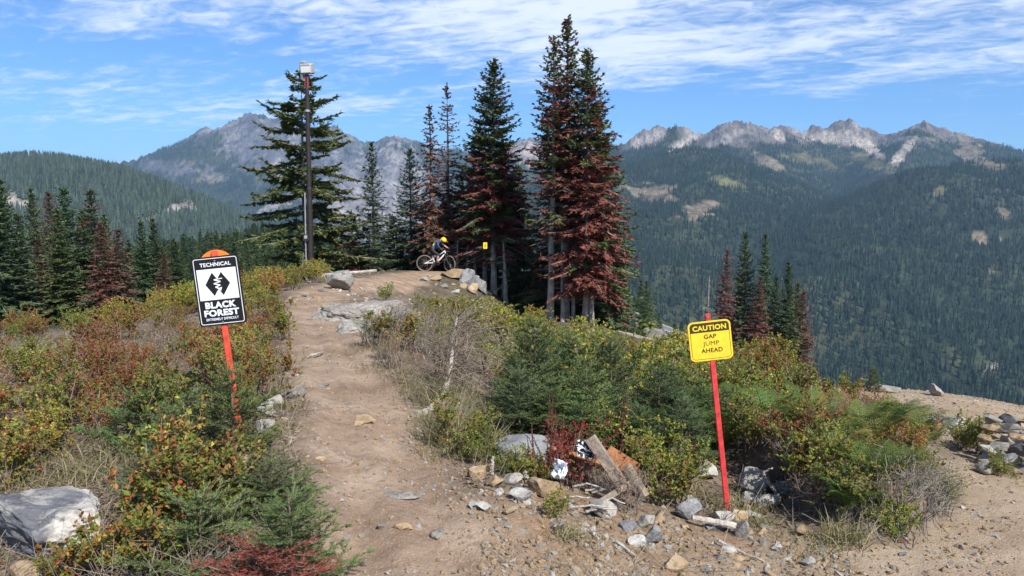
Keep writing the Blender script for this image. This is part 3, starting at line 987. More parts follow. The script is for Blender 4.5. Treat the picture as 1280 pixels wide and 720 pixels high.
def scatter(name, pts, scl, idx, protos, seed, tilt=0.0, label=None, nonuni=None):
    g = np.random.default_rng(seed)
    n = len(pts)
    me = bpy.data.meshes.new(name)
    me.vertices.add(n); me.vertices.foreach_set('co', np.asarray(pts, np.float32).ravel())
    if nonuni is None:
        sc3 = np.repeat(np.asarray(scl).reshape(-1, 1), 3, 1)
    else:
        sc3 = np.asarray(scl).reshape(-1, 1) * nonuni
    a = me.attributes.new('scl', 'FLOAT_VECTOR', 'POINT'); a.data.foreach_set('vector', sc3.astype(np.float32).ravel())
    rot = np.stack([g.normal(0, tilt, n), g.normal(0, tilt, n), g.uniform(0, 2 * PI, n)], 1)
    a = me.attributes.new('rot', 'FLOAT_VECTOR', 'POINT'); a.data.foreach_set('vector', rot.astype(np.float32).ravel())
    a = me.attributes.new('idx', 'INT', 'POINT'); a.data.foreach_set('value', np.asarray(idx, np.int32))
    o = obj(name, me)
    ng = bpy.data.node_groups.new(name, 'GeometryNodeTree')
    ng.interface.new_socket('Geometry', in_out='INPUT', socket_type='NodeSocketGeometry')
    ng.interface.new_socket('Geometry', in_out='OUTPUT', socket_type='NodeSocketGeometry')
    gi = ng.nodes.new('NodeGroupInput'); go = ng.nodes.new('NodeGroupOutput')
    iop = ng.nodes.new('GeometryNodeInstanceOnPoints')
    jn = ng.nodes.new('GeometryNodeJoinGeometry')
    for p in reversed(protos):
        oi = ng.nodes.new('GeometryNodeObjectInfo'); oi.inputs['Object'].default_value = p; oi.inputs['As Instance'].default_value = True
        ng.links.new(oi.outputs['Geometry'], jn.inputs[0])
    ng.links.new(gi.outputs[0], iop.inputs['Points']); ng.links.new(jn.outputs[0], iop.inputs['Instance'])
    iop.inputs['Pick Instance'].default_value = True

    def attr(nm, ty):
        q = ng.nodes.new('GeometryNodeInputNamedAttribute'); q.data_type = ty; q.inputs['Name'].default_value = nm
        return [s for s in q.outputs if s.enabled][0] if any(s.enabled for s in q.outputs) else q.outputs[0]
    ng.links.new(attr('idx', 'INT'), iop.inputs['Instance Index'])
    ng.links.new(attr('scl', 'FLOAT_VECTOR'), iop.inputs['Scale'])
    er = ng.nodes.new('FunctionNodeEulerToRotation')
    ng.links.new(attr('rot', 'FLOAT_VECTOR'), er.inputs[0]); ng.links.new(er.outputs[0], iop.inputs['Rotation'])
    ng.links.new(iop.outputs[0], go.inputs[0])
    md = o.modifiers.new('scatter', 'NODES'); md.node_group = ng
    return tag(o, kind='stuff')


def far_forest(name, grid, n, seed, hmin, hmax, thr=0.5, broad=0.0, dead=0.02, dens=None, protos=None):
    p, s = sample_forest(grid, n, seed, hmin, hmax, thr, dens=dens)
    g = np.random.default_rng(seed + 5)
    q = g.random(len(p))
    idx = g.integers(0, 3, len(p)); idx = np.where(q < broad, 3, idx); idx = np.where(q > 1 - dead, 4, idx)
    s = np.where(idx == 3, s * 0.6, s)
    return scatter(name, p, s, idx, protos or PROTOS, seed)


far_forest('mountain_forest', mtR, 150000, 1, 17, 27, 0.45, 0.03, 0.012, dens=lambda x, y: np.clip(1.25 - np.hypot(x, y) / 5200, 0.2, 1))
far_forest('mountain_forest', mtL, 60000, 2, 20, 30, 0.4, 0.0, 0.01)
far_forest('hill_forest', hillL, 30000, 3, 20, 32, 0.5, 0.0, 0.03, protos=PROTOS_SUNLIT)

# the wooded slope this side of the valley is on the ground sheet itself
_az = np.radians(np.linspace(-42, 40, 330)); _rr = np.linspace(95, 1350, 160)
_RR, _AA = np.meshgrid(_rr, _az, indexing='ij')
_rr = np.linspace(640, 1350, 110); _RR, _AA = np.meshgrid(_rr, _az, indexing='ij')
slope = (_az, _rr, zg(_RR * np.sin(_AA), _RR * np.cos(_AA)), np.zeros_like(_RR))


def slope_density(x, y):
    az = np.degrees(np.arctan2(x, y)); r = np.hypot(x, y)
    d = np.clip((r - 95) / 130, 0.15, 1) * 0.9
    d = d * np.where((az > 4) & (az < 14) & (r < 320), 0.12, 1)
    d = np.where((az > -16) & (az < 5) & (r < 250), 0.3 * d, d)
    d = np.where(az > 12, d * np.where(r < 500, 0.25, 1.0), d)
    return np.where(dist_poly(x, y, ROADLINE) < 16, 0, d)


far_forest('slope_forest', slope, 40000, 4, 15, 27, 0.6, 0.10, 0.04, dens=slope_density)

# highway seen past the trees
mb = MB()
rp = []
for i in range(len(ROADPTS) - 1):
    for t in np.linspace(0, 1, 8, endpoint=False):
        rp.append(np.array(ROADPTS[i]) * (1 - t) + np.array(ROADPTS[i + 1]) * t)
rp = np.array(rp)
tg = nrm(np.gradient(rp, axis=0)); sd_ = nrm(np.cross(tg, [0, 0, 1.0]))
rp[:, 2] += 0.1
M['road'] = plain_mat('worn_asphalt', (0.13, 0.135, 0.14), 0.9, wear=0.15, scale=0.4)
M['road_paint'] = plain_mat('white_road_paint', (0.7, 0.7, 0.68), 0.8)
for w, dz, mi in ((5.2, 0.0, 0),):
    V = np.concatenate([rp - sd_ * w, rp + sd_ * w, rp - sd_ * (w + 2.5) - [0, 0, 2.5], rp + sd_ * (w + 2.5) - [0, 0, 2.5]])
    k = len(rp); i = np.arange(k - 1)
    mb.add(V, np.stack([i, i + 1, i + 1 + k, i + k], 1), (0.2, 0.2, 0.2), 0)
    mb.add(V, np.stack([i + 2 * k, i + 2 * k + 1, i + 1, i], 1), (0.2, 0.2, 0.2), 0)
    mb.add(V, np.stack([i + k, i + k + 1, i + 3 * k + 1, i + 3 * k], 1), (0.2, 0.2, 0.2), 0)
for off in (-4.6, 0.0, 4.6):
    V = np.concatenate([rp + sd_ * (off - 0.12), rp + sd_ * (off + 0.12)]) + [0, 0, 0.02]
    mb.add(V, np.stack([i, i + 1, i + 1 + k, i + k], 1), (0.7, 0.7, 0.7), 1)
tag(obj('road', mb.mesh('road', [M['road'], M['road_paint']])), kind='structure')


# ------------------------------------------------------------------ conifers
LIVE = [np.array(c) for c in ((0.058, 0.100, 0.040), (0.082, 0.130, 0.048), (0.108, 0.142, 0.050))]
BLUE = [np.array(c) for c in ((0.046, 0.088, 0.048), (0.060, 0.112, 0.058), (0.085, 0.138, 0.062))]
OLIVE = [np.array(c) for c in ((0.09, 0.110, 0.034), (0.125, 0.138, 0.042), (0.18, 0.172, 0.05))]
RED = [np.array(c) for c in ((0.19, 0.060, 0.046), (0.24, 0.078, 0.055), (0.145, 0.062, 0.050))]
BROWN = [np.array(c) for c in ((0.15, 0.085, 0.062), (0.19, 0.10, 0.07), (0.11, 0.072, 0.06))]


def pick(pal, n, g):
    pal = np.array(pal); i = g.integers(0, len(pal), n); t = g.random((n, 1)); j = g.integers(0, len(pal), n)
    return (pal[i] * t + pal[j] * (1 - t)) * g.uniform(0.8, 1.2, (n, 1))


def conifer_meshes(name, h, rad, seed, bare=0.03, whorls=None, nb=6, el=(42, -12), droop=0.18, up=0.10, prof=0.85, dead=None, pal=LIVE, dpal=RED,
                   trad=None, spray=0.40, step=0.10, width=0.042, thin=None, ragged=0.25, bare_snags=0.0, bark='bark', lean=(0, 0), sub=2):
    """trunk, live crown, dead crown meshes of one mature conifer, foot at the origin"""
    g = np.random.default_rng(seed)
    mt, ml, md, mw = MB(), MB(), MB(), MB()
    trad = trad or h * 0.0135
    K = 14
    zt = np.linspace(-0.5, h, K)
    wob = np.cumsum(g.normal(0, 0.012 * h / K * 2, (K, 2)), 0)
    tp = np.column_stack([wob[:, 0] + lean[0] * zt, wob[:, 1] + lean[1] * zt, zt])
    tr_ = trad * np.clip(1 - np.clip(zt, 0, h) / h, 0.03, 1) ** 0.8 * (1 + 0.5 * np.exp(-np.clip(zt, 0, 9) / 0.25))
    global rng
    keep = rng; rng = g
    tube(mt, tp, tr_, (0.15, 0.13, 0.11), 9, lump=0.06)
    rng = keep
    trunk_at = lambda z: np.array([np.interp(z, zt, tp[:, 0]), np.interp(z, zt, tp[:, 1]), z])
    whorls = int((whorls or int(h / 0.27)) * 1.12)
    us = (np.arange(whorls) + g.uniform(-0.3, 0.3, whorls)) / whorls
    us = us ** 0.92
    for uu in us:
        t = min(0.995, max(0, bare + (1 - bare) * uu))
        z = t * h
        Lw = rad * (1 - t) ** prof * min(1.0, 0.55 + 0.45 * uu / 0.12) + 0.05 * h * 0.12
        n = nb + 2 if t < 0.85 else max(4, nb)
        for k in range(n):
            az = 2 * PI * (k + g.random() * 0.9) / n + uu * 40
            L = Lw * g.uniform(1 - ragged * 1.6, 1 + ragged * 0.7)
            isdead = dead is not None and g.random() < dead(t, az)
            if thin is not None and g.random() > thin(t, az):
                continue
            e = R(el[1] + (el[0] - el[1]) * t ** 1.3 + g.normal(0, 10)) - (R(6) if isdead else 0)
            hd = np.array([math.cos(az), math.sin(az), 0.0])
            s = np.linspace(0, 1, 7)
            pts = trunk_at(z + g.uniform(-0.08, 0.08)) + hd * (L * s)[:, None] * math.cos(e) + np.array([0, 0, 1.0]) * (L * (math.sin(e) * s - droop * g.uniform(0.5, 1.7) * s ** 2 + up * s ** 3.2))[:, None]
            side = np.array([-hd[1], hd[0], 0.0])
            pts = pts + side * (L * g.normal(0, 0.06) * s ** 2)[:, None]
            br = max(0.004, min(0.03, 0.012 * L))
            segs(mw, pts[:-1:2], pts[2::2] if len(pts[2::2]) == len(pts[:-1:2]) else pts[1::2], br, br * 0.6, (0.12, 0.10, 0.085))
            if bare_snags and t < bare_snags and g.random() < 0.75:
                m_ = 5
                q = g.uniform(0.3, 1, m_); A = np.column_stack([np.interp(q, s, pts[:, c]) for c in range(3)])
                D = (hd * 0.7 + side * g.choice([-1, 1], (m_, 1)) * 0.7 + [0, 0, -0.3]) * (0.25 * L * g.uniform(0.4, 1, (m_, 1)))
                segs(mw, A, A + D, br * 0.4, br * 0.2, (0.16, 0.14, 0.125))
                continue
            tgt, pl = (md, dpal) if isdead else (ml, pal)
            ns = max(4, int(L / step))
            q = np.linspace(0.16 if L > 0.5 else 0.02, 0.99, ns) + g.normal(0, 0.015, ns); q = np.clip(q, 0, 1)
            A = np.column_stack([np.interp(q, s, pts[:, c]) for c in range(3)])
            fw = nrm(np.column_stack([np.interp(np.clip(q + 0.06, 0, 1), s, pts[:, c]) - np.interp(np.clip(q - 0.06, 0, 1), s, pts[:, c]) for c in range(3)]))
            for sg in (-1, 1):
                ln = (spray * min(L, 1.6) * (1.02 - q) ** 0.7 * (0.45 + 0.55 * np.minimum(1, q / 0.3)) + 0.07) * g.uniform(0.6, 1.2, ns)
                an = R(52) + g.normal(0, 0.2, ns)
                D = fw * np.cos(an)[:, None] + side * sg * np.sin(an)[:, None] + np.array([0, 0, -1.0]) * (0.16 + g.normal(0, 0.16, ns))[:, None]
                D = nrm(D) * ln[:, None]
                NN = np.array([0, 0, 1.0]) + g.normal(0, 0.35, (ns, 3))
                c = pick(pl, ns, g)
                if isdead:
                    sel = g.random(ns) < 0.8
                    A2, D2, N2, c2 = A[sel], D[sel], NN[sel], c[sel]
                else:
                    A2, D2, N2, c2 = A, D, NN, c
                kites(tgt, A2, D2, width * g.uniform(0.7, 1.3, len(A2)), N2, c2, 0.3, 0.5)
                for kk in range(sub):
                    f0 = (0.3, 0.6, 0.45)[kk]
                    for s2 in (-1, 1):
                        B = A2 + D2 * f0
                        l2 = np.linalg.norm(D2, axis=1, keepdims=True)
                        LL = nrm(np.cross(D2, N2))
                        D3 = nrm(nrm(D2) * 0.75 + LL * s2 * 0.7 + g.normal(0, 0.15, D2.shape) + [0, 0, -0.08]) * l2 * g.uniform(0.35, 0.6, (len(B), 1))
                        kites(tgt, B, D3, width * 0.75, N2, c2 * g.uniform(0.85, 1.25, (len(B), 1)), 0.3, 0.5)
            # brush of twigs at the branch end and on top
            nt_ = 4
            D = nrm(fw[-1] + g.normal(0, 0.35, (nt_, 3))) * (0.12 + 0.10 * min(L, 1.5)) * g.uniform(0.6, 1.2, (nt_, 1))
            kites(tgt, np.repeat(A[-1:], nt_, 0), D, width, np.array([0, 0, 1.0]) + g.normal(0, 0.4, (nt_, 3)), pick(pl, nt_, g), 0.3, 0.5)
    # leader
    q = np.linspace(0.93, 1.0, 10)
    tdead = dead is not None and dead(0.99, 0) > 0.5
    for zz_ in q:
        A = np.repeat(trunk_at(zz_ * h)[None], 5, 0); a = g.uniform(0, 2 * PI, 5)
        D = np.column_stack([np.cos(a) * 0.8, np.sin(a) * 0.8, np.full(5, 0.9)]) * (0.05 + 0.12 * (1.0 - zz_) / 0.07) * min(1.4, h / 8)
        kites(md if tdead else ml, A, D, width * 0.7, np.array([0, 0, 1.0]) + g.normal(0, 0.5, (5, 3)), pick(dpal if tdead else pal, 5, g), 0.3)
    out = [('trunk', mt.mesh(name + '_trunk', [M[bark]]))]
    if mw.n:
        out.append(('branches', mw.mesh(name + '_branches', [M['bark']])))
    if ml.n:
        out.append(('crown', ml.mesh(name + '_crown', [M['needles']])))
    if md.n:
        out.append(('dead_crown' if ml.n else 'crown', md.mesh(name + '_dead_crown', [M['needles']])))
    return out


def place_tree(parts, name, label, cat, loc, scale=1.0, rz=0.0, group=None, sxy=1.0):
    t = thing(name, label, cat, loc, group, (0, 0, rz))
    t.scale = (scale * sxy, scale * sxy, scale)
    for nm, me in parts:
        o = obj(nm, me, t)
        if nm != 'trunk':
            o['kind'] = 'stuff'
        if nm == 'dead_crown':
            o['label'] = 'dead red brown needles'
    return t


def tree_px(px, top, Y, zb=None):
    """foot on the ground under px and the height that puts the tip at picture row top"""
    g_ = ground_at(px, Y)
    tip = P(px, top, Y)
    return Vector((tip.x, Y, g_.z - 0.05)), tip.z - g_.z + 0.05


def tree_at(px, top, Y, label, seed, name='fir_tree', group=None, cat='tree', rz=0.0, **kw):
    loc, h = tree_px(px, top, Y)
    rad = kw.pop('rad_px') / F * Y * 1.22
    parts = conifer_meshes(name, h, rad, seed, **kw)
    return place_tree(parts, name, label, cat, loc, 1.0, rz, group)


# --- the big open hemlock behind the light pole
tree_at(376, 86, 33.5, 'large open green hemlock with drooping ragged branches behind the light pole', 3, name='hemlock_tree', rad_px=74, whorls=24, nb=5, el=(30, -8), droop=0.26, up=0.2,
        prof=0.50, pal=OLIVE[:2] + LIVE, step=0.075, spray=0.40, width=0.05, ragged=0.46, thin=lambda t, a: 0.84, bare=0.06, sub=3)
# --- young spires
tree_at(465, 178, 36, 'narrow young green spire fir standing free behind the trail crest boulder', 5, rad_px=27, el=(40, 2), droop=0.16, pal=LIVE + BLUE, spray=0.32, whorls=26, width=0.028)
tree_at(512, 184, 37.5, 'blue green young spire fir left of the mountain biker', 6, rad_px=36, el=(40, 2), droop=0.16, pal=BLUE, spray=0.32, whorls=28, width=0.028)
tree_at(492, 268, 38.5, 'small dark fir filling the gap between the two young spire firs', 7, rad_px=30, pal=BLUE, whorls=18)
tree_at(440, 262, 36.5, 'short bushy fir at the foot of the open hemlock with a red side', 8, rad_px=34, whorls=16, dead=lambda t, a: 0.35 if t < 0.6 else 0.0, pal=LIVE)
# --- the dying group behind the rider
tree_at(536, 132, 36, 'thin dead red spire with a needle sharp tip, left of the taller dead spire', 11, rad_px=26, dead=lambda t, a: 0.97, dpal=RED + BROWN[:1], nb=6, el=(30, -14), prof=0.8, spray=0.34, thin=lambda t, a: 0.85 if t > 0.5 else 0.97, bare=0.08)
tree_at(559, 104, 36.5, 'taller thin dead spire with bare purple brown top', 12, rad_px=33, dead=lambda t, a: 0.97, dpal=BROWN + RED[2:], nb=5, el=(34, -16), prof=0.85, spray=0.32, thin=lambda t, a: 0.7 if t > 0.45 else 0.95, bare=0.06, width=0.034)
tree_at(596, 150, 36.5, 'half dead fir with rusty red left side behind the tall green fir', 13, rad_px=48, dead=lambda t, a: 0.75 if t < 0.72 else 0.1, nb=6, bare=0.12, pal=OLIVE + LIVE, prof=0.75)
tree_at(576, 215, 37.5, 'dull brown dying fir low behind the rider', 14, rad_px=44, dead=lambda t, a: 0.7, dpal=BROWN + RED, bare=0.05, nb=6)
tree_at(617, 74, 34, 'tall dense green fir with patches of red dead branches in the middle of the picture', 15, rad_px=50, bare=0.16, dead=lambda t, a: (0.62 if t < 0.6 else 0.12), pal=LIVE + OLIVE[:2], nb=7, bark='pale_bark', prof=0.62, bare_snags=0.25, step=0.10)
tree_at(629, 190, 34.6, 'slimmer fir with a pale trunk pressed against the tall green fir', 16, rad_px=44, bare=0.22, dead=lambda t, a: 0.3, pal=OLIVE + LIVE, bark='pale_bark', bare_snags=0.35)
tree_at(650, 205, 36, 'dark green fir between the two tall stands', 17, rad_px=36, bare=0.1, dead=lambda t, a: 0.12, pal=LIVE, nb=6)
for i, (px, top, Y) in enumerate([(532, 262, 39), (556, 250, 39.5), (588, 262, 38), (655, 268, 38.5), (610, 270, 40)]):
    tree_at(px, top, Y, 'low dark fir in the shade at the back of the dying stand', 30 + i, rad_px=40, nb=7, pal=BLUE, dead=lambda t, a: 0.25, group='dark firs at the back of the dying stand', whorls=15)
# --- the tallest stand
tree_at(711, 21, 31, 'tallest fir of all with a thin bare top and red middle branches', 21, rad_px=38, bare=0.30, dead=lambda t, a: 0.7 if t < 0.78 else 0.3, dpal=RED + BROWN, nb=6, pal=OLIVE + LIVE, bark='pale_bark', prof=0.6, bare_snags=0.36, thin=lambda t, a: 0.8 if t > 0.72 else 0.98)
tree_at(691, 48, 30.4, 'tall half bare fir with long pale trunk, left side of the tallest stand', 22, rad_px=42, bare=0.30, dead=lambda t, a: 0.65 if t < 0.8 else 0.35, dpal=RED + BROWN, nb=6, pal=OLIVE + LIVE, bark='pale_bark', prof=0.62, bare_snags=0.5, thin=lambda t, a: 0.75 if t > 0.75 else 0.95)
tree_at(735, 62, 30.2, 'tall fir with deep red dead lower branches on the right of the tallest stand', 23, rad_px=54, bare=0.12, dead=lambda t, a: 0.9 if t < 0.6 else (0.5 if t < 0.82 else 0.15), dpal=RED, nb=7, pal=OLIVE + LIVE, prof=0.62, step=0.10, bark='pale_bark')
tree_at(748, 128, 32.2, 'dark green fir behind the red branched fir with its right side free', 24, rad_px=52, bare=0.05, dead=lambda t, a: 0.15, pal=LIVE, nb=7, prof=0.7)
tree_at(698, 150, 33.5, 'brown and green fir hidden behind the pale trunks', 25, rad_px=46, bare=0.08, dead=lambda t, a: 0.5, dpal=RED + BROWN, pal=LIVE, nb=6)
tree_at(722, 190, 34.5, 'low dark fir filling the heart of the tallest stand', 26, rad_px=52, pal=BLUE, dead=lambda t, a: 0.15, nb=7)
tree_at(764, 262, 31.5, 'low bushy dark fir at the right foot of the tallest stand', 27, rad_px=30, pal=LIVE, dead=lambda t, a: 0.4 if t < 0.5 else 0.1, nb=6, whorls=16)
tree_at(677, 275, 34, 'low dark fir at the left foot of the tallest stand', 28, rad_px=36, pal=BLUE, dead=lambda t, a: 0.3, nb=6, whorls=16)


def snag(px, top, Y, label, seed, lean=0.0, r=0.09, group=None):
    """bare pale trunk with a few broken stubs"""
    loc, h = tree_px(px, top, Y); g = np.random.default_rng(seed)
    mb = MB(); z = np.linspace(-0.3, h, 10)
    tube(mb, np.column_stack([lean * z + np.cumsum(g.normal(0, 0.012, 10)), np.cumsum(g.normal(0, 0.012, 10)), z]), r * (1 - 0.75 * np.clip(z / h, 0, 1)), (0.3, 0.27, 0.24), 8, lump=0.05)
    n = 26; zq = g.uniform(0.25, 0.98, n) * h; a = g.uniform(0, 2 * PI, n)
    A = np.column_stack([lean * zq, np.zeros(n), zq]); D = np.column_stack([np.cos(a), np.sin(a), g.uniform(-0.5, 0.2, n)]) * g.uniform(0.2, 0.75, (n, 1))
    tw = MB()
    segs(tw, A, A + D, 0.010, 0.004, (0.2, 0.17, 0.15))
    segs(tw, A + D * 0.6, A + D * 0.6 + D[:, [1, 0, 2]] * 0.4, 0.006, 0.003, (0.2, 0.17, 0.15))
    t = thing('dead_tree', label, 'dead tree', loc, group)
    obj('trunk', mb.mesh('dead_trunk', [M['pale_bark']]), t)
    obj('twigs', tw.mesh('dead_twigs', [M['pale_bark']]), t)['kind'] = 'stuff'
    return t


for i, (px, top, Y, ln, r) in enumerate([(594, 292, 35.3, 0.02, 0.10), (606, 285, 34.8, 0.01, 0.13), (633, 300, 33.4, -0.01, 0.12), (571, 300, 35, -0.03, 0.07), (583, 306, 35, 0.05, 0.06),
                                         (704, 285, 30.2, 0.0, 0.09), (717, 300, 30.6, 0.03, 0.09), (741, 318, 30.0, -0.01, 0.11), (686, 250, 31.5, 0.01, 0.08)]):
    snag(px, top, Y, 'bare pale dead trunk with broken twig stubs among the central firs', 60 + i, ln, r, 'bare dead trunks among the central firs')

# --- dense firs down the slope on the left
LEFT = []
for i, kw in enumerate([dict(pal=BLUE + LIVE), dict(pal=LIVE + OLIVE[:1]), dict(pal=OLIVE[:2] + LIVE, dead=lambda t, a: 0.2), dict(pal=LIVE, dead=lambda t, a: 0.93, dpal=RED + BROWN), dict(pal=LIVE, dead=lambda t, a: 0.98, dpal=BROWN)]):
    LEFT.append(conifer_meshes('slope_fir', 8.0, 1.55, 90 + i, whorls=30, nb=8, el=(40, -4), droop=0.2, prof=0.72, spray=0.36, step=0.12, width=0.04, bare=0.02, ragged=0.3, **kw))
KIND = ['blue green dense fir', 'deep green dense fir', 'olive fir with some dead branches', 'red dead fir', 'grey brown dead fir']
for i, (px, top, Y, k, sx, where) in enumerate([
        (-14, 205, 36, 0, 1.1, 'cut off by the left edge of the view'), (3, 226, 40, 1, 1.0, 'at the far left with its tip below the forested hill crest'), (38, 236, 44, 1, 0.9, 'second from the left on the slope'),
        (20, 268, 38, 0, 1.1, 'low at the front of the left stand'), (60, 240, 46, 3, 0.9, 'showing only its rusty tip among the left stand'), (82, 234, 42, 0, 1.15, 'with the fullest crown of the left stand'),
        (70, 262, 39, 1, 1.2, 'in front of the full blue green fir'), (112, 236, 43, 2, 1.05, 'tallest right of the full blue green fir'), (100, 262, 46, 2, 1.0, 'behind the olive fir'),
        (124, 278, 38.5, 3, 1.15, 'reddest of the left stand'), (146, 284, 39.5, 4, 1.2, 'with grey twigs showing at the right of the red one'), (130, 268, 47, 1, 0.9, 'half hidden behind the red dead fir'),
        (174, 276, 43, 0, 1.0, 'left one of the pair beyond the grey brown fir'), (192, 274, 44, 1, 1.05, 'right one of the pair beyond the grey brown fir'), (160, 300, 46, 1, 1.1, 'low between the grey brown fir and the pair'),
        (218, 302, 44, 1, 1.1, 'short one left of the technical sign'), (205, 318, 41, 3, 1.0, 'small and rusty at the foot of the pair'), (240, 318, 45, 0, 1.0, 'low behind the left edge of the technical sign'),
        (48, 296, 41, 4, 1.0, 'low at the front of the left stand'), (276, 296, 60, 2, 1.0, 'rising behind the technical sign'), (322, 318, 52, 0, 1.1, 'low between the technical sign and the light pole'),
        (300, 322, 48, 1, 1.1, 'low right of the technical sign'), (345, 322, 44, 1, 1.0, 'low left of the hemlock')]):
    loc, h = tree_px(px, top, Y)
    place_tree(LEFT[k], 'slope_fir', KIND[k] + ' ' + where, 'tree', loc, h / 8.0, i * 2.1, 'firs on the slope left of the trail', sx * 1.0 * max(1.0, 5.6 / h) ** 0.4)

# --- the stand behind the caution sign
RG = 'firs standing behind the caution sign'
for i, (px, top, Y, k, sx, lb) in enumerate([
        (909, 312, 46, 3, 0.8, 'dead red fir at the left of the stand behind the caution sign'), (934, 289, 48, 0, 0.85, 'dark green fir, left of the two tall tips behind the caution sign'),
        (957, 291, 47, 0, 0.75, 'dark green fir, right of the two tall tips behind the caution sign'), (948, 350, 44, 3, 1.0, 'dead purple red fir in front of the two tall green tips'),
        (987, 328, 46, 1, 0.85, 'separate dark green fir at the right of the stand'), (1005, 362, 46.5, 4, 0.9, 'brown dead fir leaning on the right side of the stand'),
        (970, 345, 48.5, 0, 0.85, 'dark fir in the gap of the stand behind the caution sign'), (925, 340, 49, 3, 0.9, 'red brown fir peeping out low at the back of the stand'), (996, 352, 48.5, 2, 0.9, 'olive fir at the back right of the stand')]):
    loc, h = tree_px(px, top, Y)
    place_tree(LEFT[k], 'fir_tree', lb, 'tree', loc, h / 8.0, 1.3 + i * 1.7, RG, sx * max(0.8, 6.5 / h) ** 0.5)
snag(886, 345, 46.5, 'leafless grey dead fir left of the red one behind the caution sign', 80, 0.0, 0.07)

# the dark wood on the ridge beyond, one mass
near_protos = [bpy.data.objects.new('ridge_fir', dict(LEFT[i])['crown' if i < 3 else 'crown']) for i in (0, 1, 2, 4)]
_az = np.radians(np.linspace(-42, 14, 260)); _rr = np.linspace(170, 640, 130)
_RR, _AA = np.meshgrid(_rr, _az, indexing='ij')
near_slope = (_az, _rr, zg(_RR * np.sin(_AA), _RR * np.cos(_AA)), np.zeros_like(_RR))


def ridge_density(x, y):
    az = np.degrees(np.arctan2(x, y)); r = np.hypot(x, y)
    d = np.where(r < 300, 0.25, 0.9) * np.ones_like(x)
    d = np.where((az > 3) & (r < 350), 0.10, d)
    d = np.where((az > 3) & (r >= 350), 0.5, d)
    return np.where(dist_poly(x, y, ROADLINE) < 18, 0, d)


_p, _s = sample_forest(near_slope, 15000, 14, 15, 25, 0.6, dens=ridge_density)
_g = np.random.default_rng(3)
scatter('ridge_wood', _p, _s / 8.0, _g.choice(4, len(_p), p=(0.4, 0.35, 0.2, 0.05)), near_protos, 15)

# ------------------------------------------------------------------ low plants
GREEN = [(0.106, 0.166, 0.031), (0.155, 0.214, 0.041), (0.194, 0.233, 0.043)]
RUSSET = [(0.276, 0.097, 0.037), (0.368, 0.125, 0.042), (0.221, 0.118, 0.042)]
ORANGE = [(0.363, 0.182, 0.043), (0.436, 0.254, 0.048), (0.290, 0.133, 0.036)]
CRIMSON = [(0.265, 0.039, 0.039), (0.182, 0.030, 0.036), (0.331, 0.069, 0.041)]
YELLOW = [(0.410, 0.369, 0.054), (0.300, 0.300, 0.048), (0.491, 0.382, 0.065)]
OLV = [(0.233, 0.213, 0.041), (0.292, 0.242, 0.047), (0.174, 0.186, 0.038)]
TWIG = [(0.184, 0.132, 0.098), (0.253, 0.207, 0.172), (0.127, 0.081, 0.057)]
GREYTW = [(0.20, 0.172, 0.152), (0.14, 0.118, 0.105), (0.25, 0.22, 0.195)]


